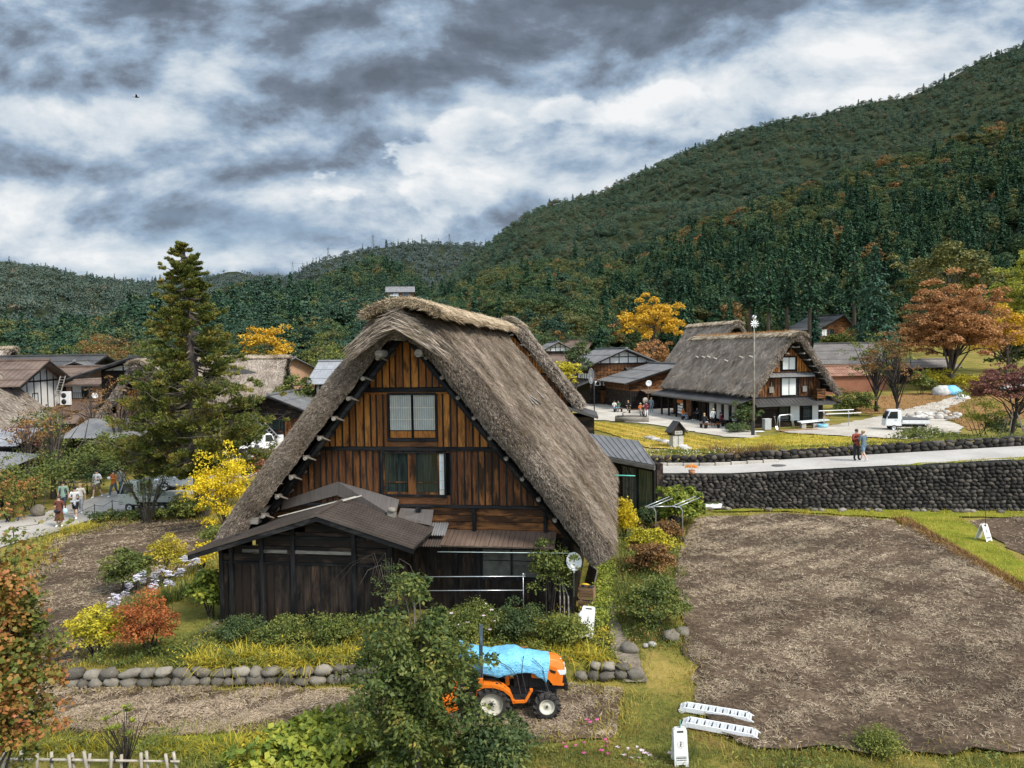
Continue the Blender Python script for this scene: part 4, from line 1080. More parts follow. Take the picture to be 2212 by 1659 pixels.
def jhouse(label, loc, rz, W, L, He, Hr, xpk=0.0, ov=.8, ovf=.9, wall=None, roof=None, name='house', cat='house', timber=False, group=None, base=-1.0, heR=None, siding=None, gable_plaster=None):
 """gabled house: gable wall at y=0 facing -y, ridge along +y.  xpk shifts the ridge; He / heR wall heights left / right"""
 h=empty(name, loc, rz, label, cat, group); heR=heR if heR is not None else He
 wall=wall or M_BDX; roof=roof or M_RGRY
 sl=(Hr-He)/(xpk+W/2); srr=(Hr-heR)/(W/2-xpk)
 mb=MB(); mb.prism([(-W/2, base), (W/2, base), (W/2, heR), (xpk, Hr), (-W/2, He)], 0, L); mb.build('wall', wall, h)
 if siding:
  mat, zb, zt=siding
  planks('siding', -W/2+.05, W/2-.05, zb, zt, mat, -.035, .22, h, 3, clip=lambda z:(-W/2+max(0, (z-He)/sl), W/2-max(0, (z-heR)/srr)))
  mb=MB(); rg=random.Random(2); z=zb
  while z<min(He, heR, zt)-.05:
   for sg in(-1, 1):mb.bb(sg*W/2-.03, sg*W/2+.03, .02, L, z, z+.2)
   z+=.22
  mb.build('siding', mat, h)
 if gable_plaster:
  zb=gable_plaster; mb=MB()
  lo, hi=-W/2+max(0, (zb-He)/sl)+.1, W/2-max(0, (zb-heR)/srr)-.1
  mb.prism([(lo, zb), (hi, zb), (xpk, Hr-.25)], -.05, -.02); g=mb.build('plaster_panel', M_WHITE, h)
  mb=MB()
  n=7
  for k in range(1, n):
   x=lo+(hi-lo)*k/n; zt=Hr-.3-(sl*(xpk-x)if x<xpk else srr*(x-xpk))
   if zt>zb:mb.bb(x-.06, x+.06, -.09, -.04, zb, zt)
  mb.bb(lo, hi, -.10, -.03, zb-.1, zb+.06)
  zz=zb+(Hr-zb)*.45; mb.bb(lo+(zz-zb)/sl, hi-(zz-zb)/srr, -.095, -.045, zz-.06, zz+.06)
  mb.build('timber_frame', M_BEAM, h)
 if timber:
  mb=MB()
  for sx in(-1, 1):
   for k in range(int(L/1.8)+1):y=min(L-.07, k*1.8+.07); mb.bb(sx*W/2-.06, sx*W/2+.06, y-.07, y+.07, base, (He if sx<0 else heR))
  nn=max(2, int(W/1.6))
  for k in range(nn+1):
   x=-W/2+W*k/nn; zt=Hr-.1-(sl*(xpk-x)if x<xpk else srr*(x-xpk)); mb.bb(x-.07, x+.07, -.05, .04, base, zt)
  for z in(He*.45, He-.1):mb.bb(-W/2, W/2, -.06, .03, z-.07, z+.07)
  mb.build('timber_frame', M_BEAM, h)
 rf=metal_roof(h, -W/2-ov, He-sl*ov+.08, xpk, Hr+.08, -ovf, L+ovf*.6, roof)
 metal_roof(h, W/2+ov, heR-srr*ov+.08, xpk, Hr+.08, -ovf, L+ovf*.6, roof)
 mb=MB(); mb.bb(xpk-.18, xpk+.18, -ovf-.03, L+ovf*.6+.03, Hr+.09, Hr+.26); mb.build('ridge_cap', roof, rf)
 return h
def pent(par, face, W, L, a0, a1, zt, zb, dep, mat, nm='pent_roof'):
 """pent roof along one wall"""
 if face=='front':
  mb=MB(); mb.slab([(a0, 0.02, zt), (a1, 0.02, zt), (a1, -dep, zb), (a0, -dep, zb)], (0, 0, -.06))
  n=int((a1-a0)/.4)
  for k in range(n+1):x=a0+(a1-a0)*k/n; mb.bar((x, 0, zt+.01), (x, -dep, zb+.01), .025, .035)
  mb.bb(a0, a1, -dep-.03, -dep+.02, zb-.14, zb)
 else:
  sx=-1 if face=='left' else 1
  mb=MB(); mb.slab([(sx*W/2, a0, zt), (sx*W/2, a1, zt), (sx*(W/2+dep), a1, zb), (sx*(W/2+dep), a0, zb)], (0, 0, -.06))
  n=int((a1-a0)/.4)
  for k in range(n+1):y=a0+(a1-a0)*k/n; mb.bar((sx*W/2, y, zt+.01), (sx*(W/2+dep), y, zb+.01), .025, .035)
  mb.bb(min(sx*(W/2+dep)-.02, sx*(W/2+dep)+.02), max(sx*(W/2+dep)-.02, sx*(W/2+dep)+.02), a0, a1, zb-.14, zb)
 return mb.build(nm, mat, par)
def gassho(label, loc, rz, half, ze, zr, L, wallhalf, seed, th=.6, ov=1.0, front='plain', group=None, strands=7000, slen=.8, sw=.07, cap=True, name='thatched_house', wallh=2.6, detail=True, vis=(1, 1), rake=1500):
 h=empty(name, loc, rz, label, 'thatched house', group)
 rng=np.random.default_rng(seed)
 pr=[(0, zr), (.5, zr-.06), (.95, zr-.32), (1.3, zr-.75), (half*.55, zr-.75-(zr-.75-ze)*(half*.55-1.3)/(half-1.3)-.05), (half, ze)]
 V, Fq, mi=thatch_roof(pr, th, -ov, L+ov, 0.0, rng, strands=strands, slen=slen, swid=sw, nose=.5, ny=14, ns=16, amp=.05, vis=vis, rake_str=rake)
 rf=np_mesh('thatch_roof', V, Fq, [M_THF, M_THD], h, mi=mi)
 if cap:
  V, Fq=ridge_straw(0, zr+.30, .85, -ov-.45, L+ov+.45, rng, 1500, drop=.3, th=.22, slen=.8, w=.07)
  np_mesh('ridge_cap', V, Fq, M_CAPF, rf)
 sl=(zr-.5-ze)/half
 def zi(x):return zr-.75-th*.25-sl*1.02*abs(x)
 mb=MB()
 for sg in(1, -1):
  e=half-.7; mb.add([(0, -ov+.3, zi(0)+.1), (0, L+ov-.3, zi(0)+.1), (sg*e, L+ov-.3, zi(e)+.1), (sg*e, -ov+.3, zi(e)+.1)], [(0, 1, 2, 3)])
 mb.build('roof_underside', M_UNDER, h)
 g=wallhalf-.35
 mb=MB(); mb.prism([(-g, wallh), (g, wallh), (g*.98, max(wallh+.05, zi(g))), (0, zi(0)), (-g*.98, max(wallh+.05, zi(g)))], .05, L-.05); mb.bb(-wallhalf, wallhalf, .08, L-.08, -1.2, wallh); mb.build('wall', M_BDX, h)
 if detail:
  zz=wallh+(zi(0)-wallh)*.47
  boards('board_cladding', -g, g, wallh+.05, zz-.06, M_BM, 0.0, .26, .05, True, h, zclip=lambda x:zi(x), seed=seed, holes=[(-.85, .85, wallh+.05, zz-.15)])
  boards('board_cladding', -g, g, zz+.06, zi(0)-.3, M_BO, 0.0, .26, .05, True, h, zclip=lambda x:zi(x), seed=seed+1, holes=[(-.75, .75, zz+.1, zz+1.55)])
  xb=(zr-.75-th*.25-zz)/(sl*1.02)
  mb=MB(); mb.bb(-xb-.1, xb+.1, -.1, .02, zz-.06, zz+.06); mb.bb(-g-.2, g+.2, -.1, .02, wallh-.06, wallh+.05); mb.build('beam', M_BEAM, h)
  for sg in(1, -1):
   for k in range(8):
    zk=wallh+.5+(zi(0)-wallh-.7)*k/7; xk=sg*((zr-.75-th*.25-zk)/(sl*1.02)+.1)
    mb=MB(); mb.tube([(xk, .1, zk), (xk, -ov+.12, zk)], [.07, .075], 6); mb.tube([(xk-sg*.22, -ov+.2, zk-.05), (xk+.1*sg, -ov+.2, zk+.04)], [.05, .06], 5); mb.build('purlin_end', M_GREYW, h)
 h['_zi']=zi(0); return h, zi
P=D(1106, 711, 62); P=Vector((P.x-.2, 62, T(P.x, 62)))
h, _=gassho('narrow thatched gable just behind the big farmhouse, only its dark right verge showing', P, R_(-4), 6.3, 3.0, 10.2, 10, 5.2, 31, th=.85, ov=1.2, strands=5000)
mb=MB(); mb.slab([(4.5, -1.6, 3.1), (7.3, -1.6, 2.2), (7.4, 3.5, 2.2), (4.6, 3.5, 3.1)], (0, 0, -.08)); mb.bar((4.5, -1.62, 2.98), (7.3, -1.62, 2.08), .05, .18); mb.build('pent_roof', M_RDRK, h)
mb=MB(); mb.bb(5.3, 7.0, -1.0, 3.2, -1, 2.1); mb.build('wall', M_BDX, h)
ER=D(1414, 1004, 37.0); EL=D(1275, 976, 41.8); RR=D(1378, 952, 40.5); RL=D(1243, 923, 47.5)
ex=(ER-EL); ex.z=0; wl=ex.length; ex.normalize(); ang=math.atan2(ex.y, ex.x)
wg=empty('metal_roofed_wing', (EL.x, EL.y, 0), ang, 'low wing with grey standing-seam metal roof behind the right eave of the farmhouse', 'outbuilding')
inv=wg.matrix_basis.inverted()if False else(Matrix.Translation((EL.x, EL.y, 0))@Matrix.Rotation(ang, 4, 'Z')).inverted()
el, er, rl, rrp=[inv@p for p in(EL, ER, RL, RR)]
el=Vector((el.x-3.0, el.y, er.z)); rl=Vector((rl.x-3.0, rrp.y, rrp.z)); el.y=er.y
mb=MB(); mb.slab([el, er, rrp, rl], (0, 0, -.07))
n=17
for k in range(n+1):
 t=k/n; mb.bar(el.lerp(er, t)+Vector((0, 0, .012)), rl.lerp(rrp, t)+Vector((0, 0, .012)), .03, .045)
wr=mb.build('roof', M_RGRY, wg)
mb=MB(); mb.bar(el+Vector((0, -.02, -.17)), er+Vector((0, -.02, -.17)), .05, .2); mb.bar(er+Vector((.02, 0, -.17)), rrp+Vector((.02, 0, -.17)), .05, .2); mb.build('fascia', M_GREYW, wr)
mb=MB(); xw=er.x-1.1; yw=er.y+.9; mb.bb(el.x, xw, yw+.2, rrp.y, -.3, er.z-.2); mb.build('wall', M_BDX, wg)
mb=MB(); mb.bb(xw-.13, xw, yw, yw+.14, -.2, er.z-.15); mb.bb(xw-1.5, xw-1.4, yw+.05, yw+.17, -.2, er.z-.3); mb.bb(xw-4, xw, yw+.05, yw+.18, er.z-.62, er.z-.5); mb.build('post', M_POST, wg)
mb=MB(); mb.bb(xw-1.38, xw-.14, yw+.10, yw+.13, .3, er.z-.63); mb.bb(xw-2.75, xw-1.52, yw+.10, yw+.13, .3, er.z-.63); mb.build('glass_pane', m_glass('wing_glass', (.03, .05, .045)), wg)
mb=MB()
for k in range(9):mb.bb(xw-2.7+k*.13, xw-2.66+k*.13, yw+.07, yw+.095, .3, er.z-.65)
mb.build('lattice', M_GREYW, wg)
mb=MB(); mb.bb(xw-.14, xw-.02, yw+.2, rrp.y-.1, -.3, er.z-.3); mb.build('wall', M_BDX, wg)
FLq=D(1626, 919, 67.0)
R2=R_(13.5); ux2=Vector((math.cos(R2), math.sin(R2), 0)); uy2=Vector((-math.sin(R2), math.cos(R2), 0))
P2=Vector((FLq.x, FLq.y, 1.65))+ux2*3.75
h2, zi2=gassho('thatched house with grassy ridge and white-panelled gable beside the gravel square', P2, R2, 4.75, 3.15, 8.5, 16.5, 3.7, 41, th=.62, ov=1.25, strands=15000, slen=.75, sw=.055, wallh=2.75, vis=(.35, 1), rake=3500)
zz2=2.75+(zi2(0)-2.75)*.47
for(a, z, w, hh, pap)in((-.75, 2.95, 1.5, 1.55, True), (-.66, zz2+.3, 1.32, 1.1, True)):frame_window(h2, 'front', a, z, w, hh, 7.4, 16, 2, pap)
frame_window(h2, 'front', -1.0, .55, 1.0, 1.55, 7.4, 16, 1, False); frame_window(h2, 'front', .15, .55, 1.0, 1.55, 7.4, 16, 1, True); frame_window(h2, 'front', 1.5, .55, .85, 1.55, 7.4, 16, 1, False); frame_window(h2, 'front', 2.45, .55, .7, 1.55, 7.4, 16, 1, True)
pent(h2, 'front', 7.4, 16, -4.1, 4.15, 2.72, 2.15, 1.2, M_RDRK); pent(h2, 'front', 7.4, 16, -2.35, 2.35, zz2+.02, zz2-.25, .55, M_RGRY)
pent(h2, 'left', 7.4, 16, -1.0, 17.5, 3.0, 2.3, 2.2, M_RDRK); pent(h2, 'right', 7.4, 16, -1.0, 12, 2.8, 2.2, 1.2, M_RDRK)
mb=MB()
for k in range(6):mb.bb(2.35, 3.25, -.95, -.15, 2.62+k*.15, 2.72+k*.15)
mb.bb(2.4, 2.48, -.9, -.82, 2.4, 3.5); mb.bb(3.12, 3.2, -.9, -.82, 2.4, 3.5); mb.build('slat_box', M_BMX, h2)
for x in(-1.9, 1.6):
 mb=MB(); mb.bb(x-.22, x+.22, -.16, -.11, 3.2, 3.75); mb.bb(x-.02, x+.02, -.17, -.15, 3.2, 4.2); mb.build('signboard', M_GREYW, h2)
mb=MB(); mb.bb(-5.2, -3.72, 1.0, 16.3, 2.05, 2.4); mb.build('shop_beam', M_BEAM, h2)
for y in(.05, 1.4, 2.8, 4.2, 5.6, 7.2, 9.0, 10.8, 12.6, 14.4, 16.2):
 mb=MB(); mb.bb(-5.28, -5.12, y-.09, y+.09, -.2, 2.25); mb.build('post', M_POST, h2)
mb=MB(); mb.bb(-5.1, -3.72, -.02, .06, -.2, 2.2); mb.build('wall', M_BDX, h2)
for y in(1.5, 2.9, 4.3, 5.7):
 mb=MB(); mb.bb(-4.55, -4.5, y, y+1.2, .5, 2.0); mb.build('paper_pane', M_PAPER, h2)
mb=MB(); mb.bb(-4.6, -4.54, 7.3, 9.0, -.1, 2.1); mb.build('door_panel', M_BDX, h2)
mb=MB(); mb.bb(-5.1, -4.9, 9.2, 10.5, -.1, 2.05); mb.build('door_panel', M_BMX, h2)
mb=MB(); mb.bb(-5.12, -4.6, 11.0, 12.4, .4, 1.9); mb.build('glass_pane', m_glass('shop_glass', (.05, .05, .045)), h2)
mb=MB(); mb.bb(-5.22, -5.14, 11.0, 12.4, 1.6, 1.95); mb.build('shop_curtain', m_plain('curtain_orange', (.45, .16, .05), .9), h2)
rg=random.Random(4); mb=MB()
for k in range(14):mb.bb(-5.2, -5.13, 11.05+.33*(k%4), 11.05+.33*(k%4)+.2, .5+.3*(k//4), .5+.3*(k//4)+.22)
mb.build('notice', M_WPAINT, h2)
n=900; r=np.random.default_rng(9)
c=np.stack([r.normal(size=n)*.35, r.random(n)*18-.8, 8.80+r.random(n)*.12], 1); A=np.stack([r.normal(size=n)*.5, r.normal(size=n)*.5, np.ones(n)], 1)
V, Fq=cards(c, A, rand_unit(n, r), .35*(.4+r.random(n)), .06)
np_mesh('ridge_grass', V, Fq, m_leaf('grass_rust', [(.1, (.16, .075, .025)), (.6, (.34, .17, .06)), (1, (.42, .27, .10))]), h2)
mb=MB()
for k, (y, z)in enumerate(((2.5, 6.6), (4.2, 6.55), (6.5, 6.2), (9, 6.4), (10.6, 6.55), (11.8, 6.55), (13.2, 6.55))):
 x=-(8.5-.7-z)/(5.35-.5)*4.4-1.05; mb.bar((x-.22, y-.3, z-.12), (x-.1, y+.5, z+.02), .1, .08)
mb.build('snow_stick', M_LATT, h2)
P=D(1580, 695, 96); P=Vector((P.x, 96, 2.6))
gassho('taller thatched roof rising behind the thatched house at the gravel square', P, R_(14), 6.0, 2.8, 9.7, 9.5, 5.0, 51, ov=1.2, strands=8000, detail=False, vis=(.3, 1))
P=D(1340, 880, 101); z0=T(P.x, 101)
ha=jhouse('two-storey timber house with white plaster gable and grey metal roof on the square', (D(1347, 800, 101).x, 101, z0), R_(13), 9.8, 10.5, 5.5, 7.5, ov=1.1, ovf=1.2, wall=M_BDX, siding=(M_BMX, 3.2, 5.5), gable_plaster=5.55)
frame_window(ha, 'front', .6, 3.6, 1.6, 1.0, 9.8, 10, 2, False); pent(ha, 'front', 9.8, 10, .1, 3.4, 5.0, 4.75, .9, M_RDRK); pent(ha, 'left', 9.8, 10, -1, 9, 3.3, 2.5, 2.2, M_RDRK)
mb=MB()
for k in range(14):mb.bb(-4.9+k*.5-.02, -4.9+k*.5+.02, -.075, -.04, 3.2, 5.5)
mb.build('lattice', M_POST, ha)
mb=MB(); mb.bb(-4.98, -4.93, .2, 9, 3.5, 4.2); mb.build('plaster_panel', M_WHITE, ha)
mb=MB()
for k in range(10):mb.bb(-5.02, -4.95, .2+k*.95-.06, .2+k*.95+.06, 3.3, 5.4)
mb.bb(-5.03, -4.95, .2, 9, 4.22, 4.32); mb.build('timber_frame', M_POST, ha)
frame_window(ha, 'left', 1.0, 4.4, 3.2, .9, 9.8, 10, 4, False); frame_window(ha, 'left', 5.0, 4.4, 3.2, .9, 9.8, 10, 4, False)
mb=MB(); mb.bb(-3.4, -1.2, -.7, -.06, .2, 1.9); mb.build('porch_box', M_BM, ha)
def ac_unit(loc, rz, label, grp=None):
 e=empty('air_conditioner', loc, rz, label, 'air conditioner', grp)
 mb=MB(); mb.bb(-.42, .42, -.16, .16, 0, .62); mb.build('casing', M_WPAINT, e, .02)
 mb=MB(); mb.lathe([(.0, -.172), (.25, -.172), (.25, -.165), (.0, -.165)], (-.1, 0, .31), 'Y', 16); mb.build('fan_grille', M_DKIRON, e)
 return e
ux=Vector((math.cos(R_(13)), math.sin(R_(13)), 0)); uy=Vector((-math.sin(R_(13)), math.cos(R_(13)), 0))
for k in range(2):
 p=ha.location+ux*(-3.9+k*1.15)-uy*.35+Vector((0, 0, 2.55)); ac_unit(p, R_(13), ('white outdoor fan unit on the timber house wall, left of the pair', 'white outdoor fan unit on the timber house wall, right of the pair')[k], 'fan units on the timber house')
mb=MB()
hb=jhouse('low timber house with long grey roof, awning and round dish beside the square', (D(1441, 800, 91).x-.6, 91, T(19, 91)), R_(11), 8.6, 9.5, 3.55, 5.45, xpk=2.2, ov=1.0, ovf=1.0, wall=M_BDX, heR=4.6, siding=(M_BMX, 2.3, 5.2))
frame_window(hb, 'front', 2.4, 3.5, 1.1, .9, 8.6, 9, 2, False)
boards('board_cladding', 1.0, 4.25, 2.35, 5.2, M_BM, -.07, .25, .04, True, hb, zclip=lambda x:5.3-(.30*(2.2-x)if x<2.2 else.42*(x-2.2)), seed=77, holes=[(2.3, 3.6, 3.4, 4.5)])
mb=MB()
for k in range(30):mb.bb(-4.2+k*.28-.03, -4.2+k*.28+.03, -.09, -.04, .1, 2.2)
mb.build('lattice', M_POST, hb)
pent(hb, 'front', 8.6, 9, -3.0, 3.6, 2.45, 2.2, 2.1, m_metalroof('board_awning', (.16, .10, .06), (.30, .22, .15), .8), 'awning')
for x in(-2.7, 3.3):
 mb=MB(); mb.bar((x, -1.95, -.1), (x, -1.95, 2.15), .1); mb.bar((x, -1.95, 1.6), (x+.6, -1.95, 2.15), .07); mb.build('awning_post', M_BM, hb)
jhouse('small dark two-storey house with bluish roof down the lane', (D(1205, 770, 150).x, 150, T(10, 150)), R_(8), 8.5, 9, 5.6, 7.8, wall=M_BD, gable_plaster=5.9, roof=M_RGRY)
hd=jhouse('house with long pale pinkish roof down the lane', (D(1290, 770, 136).x+1, 134, T(15, 134)), R_(95), 8, 13, 3.2, 5.5, wall=M_WHITE, roof=M_RRST, timber=True)
jhouse('little white shed with grey ribbed roof beyond the lane trees', (D(1213, 800, 118).x, 118, T(8, 118)), R_(92), 4.5, 5.5, 3.0, 4.2, wall=M_WHITE, roof=M_RLGT, timber=True)
jhouse('rusty-roofed house glimpsed between lane trees', (D(1275, 750, 185).x, 185, T(20, 185)), R_(60), 9, 10, 4.4, 7.6, roof=M_RRST)
for q, lb in(((1181, 741), 'left of two tiny thatched gables far down the lane'), ((1209, 737), 'right of two tiny thatched gables far down the lane')):
 p=D(q[0], q[1], 215); gassho(lb, (p.x, 215, p.z-9.5), R_(6), 5.5, 3.2, 9.5, 12, 4.6, int(q[0]), strands=1500, slen=1.4, sw=.15, detail=False, rake=200)
p=D(1800, 760, 172); hf=jhouse('brown two-storey house under the dark cedars at the forest edge', (p.x+.5, 172, T(p.x, 172)-.4), R_(24), 10.5, 9, 5.4, 8.2, xpk=1.5, ov=1.6, ovf=1.2, wall=M_BMX, roof=M_RDRK)
frame_window(hf, 'front', -4.4, 3.4, 1.6, 1.5, 10.5, 9, 2, True); frame_window(hf, 'front', -2.2, 3.4, 1.6, 1.5, 10.5, 9, 2, False); pent(hf, 'front', 10.5, 9, -5.2, 5.2, 3.1, 2.5, 1.5, M_RDRK); frame_window(hf, 'front', -4.2, .4, 2.6, 1.7, 10.5, 9, 3, True)
p=D(1815, 851, 106); hs=jhouse('low shed with rusty corrugated walls and rust-streaked plank roof', (p.x, 106, T(p.x, 106)-.2), R_(99), 5.0, 11.5, 2.5, 3.6, ov=.4, ovf=.3, wall=m_metalroof('rust_sheet', (.16, .058, .03), (.30, .13, .075), .8), roof=m_metalroof('rust_roof', (.15, .055, .03), (.38, .23, .16), .7), name='shed', cat='shed')
hs.location.x+=5.2
p=D(1868, 819, 116); h_=jhouse('grey-roofed farm building behind the rusty shed', (p.x+3, 118, T(p.x, 116)), R_(60), 9.5, 9, 3.0, 5.6, ov=1.2, wall=M_WHITE, roof=m_metalroof('roof_taupe', (.10, .088, .078), (.24, .21, .19), .6), timber=True)
p=D(1975, 842, 113); h_=jhouse('flat-pitched outbuilding with pale roof left of the orange tree', (p.x+4, 113, T(p.x, 113)-.2), R_(94), 6, 9, 2.4, 3.3, ov=.7, wall=M_BDX, roof=m_metalroof('roof_taupe2', (.16, .14, .125), (.36, .32, .29), .6), name='shed', cat='shed')
p=D(104, 782, 73)
l1=jhouse('white half-timbered house with wide brown roof at the left edge', (-46.8, 72, 0), R_(103), 11.5, 22, 6.9, 8.75, ov=1.3, ovf=1.2, wall=M_WHITE, roof=M_RRST, timber=True)
frame_window(l1, 'front', -4.2, 4.3, 2.0, 1.4, 11.5, 22, 2, (False, True)); frame_window(l1, 'front', -1.2, 4.4, 1.2, 1.2, 11.5, 22, 1, True)
pent(l1, 'front', 11.5, 22, -6.8, 4, 4.0, 3.2, 3.2, M_RRST)
l2=jhouse('tan-walled house with worn brown roof, balcony windows and twin-fan unit', (-43.9, 82.5, 0), R_(91), 9, 12, 6.5, 7.95, ov=1.0, ovf=.4, wall=M_TAN, roof=M_RRST)
frame_window(l2, 'left', 1.1, 4.75, 2.0, 1.25, 9, 12, 2, (False, True), rail=True); frame_window(l2, 'left', 3.8, 4.75, 2.7, 1.25, 9, 12, 3, False, rail=True)
mb=MB(); mb.bb(-4.62, -4.52, 0, 12, 6.0, 6.3); mb.build('plaster_panel', M_WHITE, l2)
pent(l2, 'left', 9, 12, -.5, 12, 4.4, 3.7, 3.0, M_RRST);
e=empty('air_conditioner', (-46.6, 76.2, 4.05), 0, 'tall white twin-fan unit on the roof below the balcony windows', 'air conditioner')
mb=MB(); mb.bb(-.5, .5, -.2, .2, .1, 1.5); mb.build('casing', M_WPAINT, e, .02)
for zc in(.45, 1.1):
 mb=MB(); mb.lathe([(0, -.215), (.27, -.215), (.27, -.205), (0, -.205)], (-.08, 0, zc), 'Y', 14); mb.build('fan_grille', M_DKIRON, e)
l3=jhouse('tall black-boarded barn with wide overhanging roof behind the big conifer', (-35.6, 70, 0), R_(-2), 7.6, 12, 7.75, 8.95, ov=2.4, ovf=1.6, wall=M_BDX, roof=M_RDRK, name='barn', cat='barn', gable_plaster=7.7)
P4=D(315, 780, 62)
l4, _=gassho('dark thatched gable half hidden behind the big conifer', (P4.x, 62, .3), R_(-6), 4.0, 3.9, 8.2, 10, 3.2, 61, th=.7, ov=1.0, strands=3000)
mb=corrugated(-4.4, 2.5, -1.2, 3.6, -5.2, 2.4, 26, .03); mb.build('pent_roof', M_RGRY, l4)
mb=MB(); mb.bb(-3.6, 2.2, -4.4, -1.0, -.5, 2.4); mb.build('wall', M_BDX, l4)
l5, _=gassho('brown thatched slope cut by the left edge of the picture', (-49.0, 54, 0), R_(2), 7.6, 3.2, 9.2, 13, 6, 71, strands=7000, detail=False)
def metal_shed(label, loc, rz, w, l, ze, zr_, mat, wall=M_BDX):
 h=empty('shed', loc, rz, label, 'shed')
 corrugated(-w/2, w/2, l/2, zr_, -l/2, ze, int(w/.28), .03).build('roof', mat, h)
 mb=MB(); mb.bb(-w/2+.3, w/2-.3, -l/2+.4, l/2-.2, -.6, ze-.05); mb.build('wall', wall, h)
 mb=MB(); mb.bar((-w/2, -l/2, ze-.06), (w/2, -l/2, ze-.06), .05, .12); mb.build('fascia', M_BEAM, h); return h
metal_shed('shed with pale ribbed metal roof under the thatched slope at the left', (-36.6, 50.5, 0), R_(6), 6, 3.4, 3.1, 4.0, M_RLGT)
metal_shed('low shed with grey corrugated roof among the shrubs at the left edge', (-34.4, 46.0, 0), R_(-24), 8, 4.0, 1.7, 2.9, M_RGRY)
metal_shed('carport with rusty ribbed roof below the tan house', (-36.6, 66, 0), R_(4), 6.5, 5, 3.3, 4.2, M_RRST)
gassho('far thatched roof seen over the left-hand roofs', (D(70, 770, 112).x, 106, .6), R_(96), 6, 4.2, 10.0, 16, 5, 81, strands=3500, slen=1.1, sw=.1, detail=False)
jhouse('long dark metal roof behind the tan house', (D(235, 780, 98).x, 96, .4), R_(92), 10, 22, 7.2, 8.9, wall=M_BDX, roof=M_RDRK)
jhouse('dark lower roof beside the black barn', (D(205, 780, 92).x, 88, .3), R_(20), 8, 9, 6.6, 8.3, wall=M_BDX, roof=M_RGRY)
gassho('thatched house with pale straw ridge left of the big farmhouse', (-29.2, 92, .2), R_(99), 6.6, 3.6, 8.55, 16, 5.4, 91, ov=.9, strands=9000, slen=.9, sw=.08, detail=False)
br=jhouse('low barn with shiny ribbed metal roof and ladder against it', (D(588, 900, 78).x, 78, 0), R_(-3), 6.6, 12, 3.35, 4.72, ov=.8, ovf=.9, wall=M_BDX, roof=M_RGRY, name='barn', cat='barn')
frame_window(br, 'front', -.9, 1.1, 2.2, 1.15, 6.6, 12, 3, False);
boards('board_cladding', 1.4, 3.2, 0, 2.2, M_BM, -.05, .3, .03, False, br, seed=5)
mb=MB(); mb.bb(-3.2, 3.2, -.06, .02, 2.7, 2.82); mb.bb(1.25, 1.37, -.07, .02, 0, 3.6); mb.bb(-1.2, -1.08, -.07, .02, 0, 3.8); mb.build('timber_frame', M_POST, br)
ht=jhouse('orange-tan house with grey roof left of the farmhouse ridge', (D(640, 790, 112).x, 110, 1.0), R_(48), 8.5, 9, 5.6, 7.6, ov=1.0, ovf=.9, wall=M_TAN, roof=M_RGRY)
frame_window(ht, 'front', -2.8, 3.6, 2.2, 1.2, 8.5, 9, 2, (False, True))
hw=jhouse('white plaster house with dark window frames and grey hipped roof', (D(684, 800, 86).x, 90, .2), R_(-93), 8, 13, 5.9, 7.9, ov=1.1, ovf=.8, wall=M_WHITE, roof=M_RLGT, timber=True)
for k in range(5):frame_window(hw, 'right', .5+k*1.7, 4.3, .9, 1.4, 8, 13, 1, False)
pent(hw, 'right', 8, 13, -1.5, 13, 3.6, 2.9, 2.0, M_RGRY)
hv=jhouse('lookout house with grey roof on the wooded mound', (D(893, 625, 318).x, 316, D(876, 640, 318).z-1.2), R_(97), 7, 11, 2.9, 5.0, wall=M_BMX, roof=M_RGRY, base=-4)
frame_window(hv, 'left', 1, .6, 3.6, 1.4, 7, 11, 3, False); frame_window(hv, 'left', 6, .6, 3.6, 1.4, 7, 11, 3, True)
# plants
L_={}
def lm(name, *st, **k):L_[name]=m_leaf('leaf_'+name, list(st), **k); return L_[name]
lm('conifer', (.05, (.024, .042, .012)), (.4, (.078, .100, .022)), (.7, (.18, .165, .032)), (1, (.34, .20, .05)), trans=.15, nscale=.55)
lm('yellow', (.05, (.20, .155, .012)), (.4, (.52, .38, .018)), (.8, (.72, .52, .03)), (1, (.60, .34, .03)), trans=.35, nscale=.8)
lm('katsura', (.05, (.040, .058, .016)), (.4, (.12, .14, .028)), (.62, (.30, .14, .04)), (.85, (.38, .13, .07)), (1, (.52, .33, .12)), trans=.3, nscale=1.1, namp=.65)
lm('plum', (.05, (.018, .034, .011)), (.45, (.062, .088, .022)), (.8, (.15, .155, .036)), (1, (.33, .22, .05)), trans=.25, nscale=1.2)
lm('bush', (.05, (.022, .038, .012)), (.45, (.080, .104, .024)), (.8, (.18, .18, .036)), (1, (.34, .26, .05)), trans=.25, nscale=1.2)
lm('bushd', (.05, (.014, .028, .011)), (.5, (.048, .074, .024)), (1, (.15, .155, .04)), trans=.2, nscale=1.2)
lm('bushy', (.05, (.10, .115, .016)), (.4, (.30, .26, .022)), (.8, (.52, .42, .030)), (1, (.56, .36, .05)), trans=.3, nscale=1.4)
lm('redmaple', (.05, (.060, .022, .010)), (.4, (.22, .065, .020)), (.75, (.36, .115, .030)), (1, (.40, .19, .05)), trans=.25, nscale=1.6)
lm('orange', (.05, (.085, .042, .018)), (.4, (.26, .125, .045)), (.75, (.40, .195, .080)), (1, (.34, .23, .07)), trans=.3, nscale=.22, namp=.6)
lm('gold', (.05, (.15, .095, .012)), (.45, (.45, .26, .022)), (.8, (.66, .37, .03)), (1, (.30, .26, .04)), trans=.3, nscale=.3, namp=.6)
lm('lime', (.05, (.07, .085, .016)), (.45, (.20, .215, .030)), (.8, (.36, .335, .045)), (1, (.45, .38, .07)), trans=.35, nscale=.4)
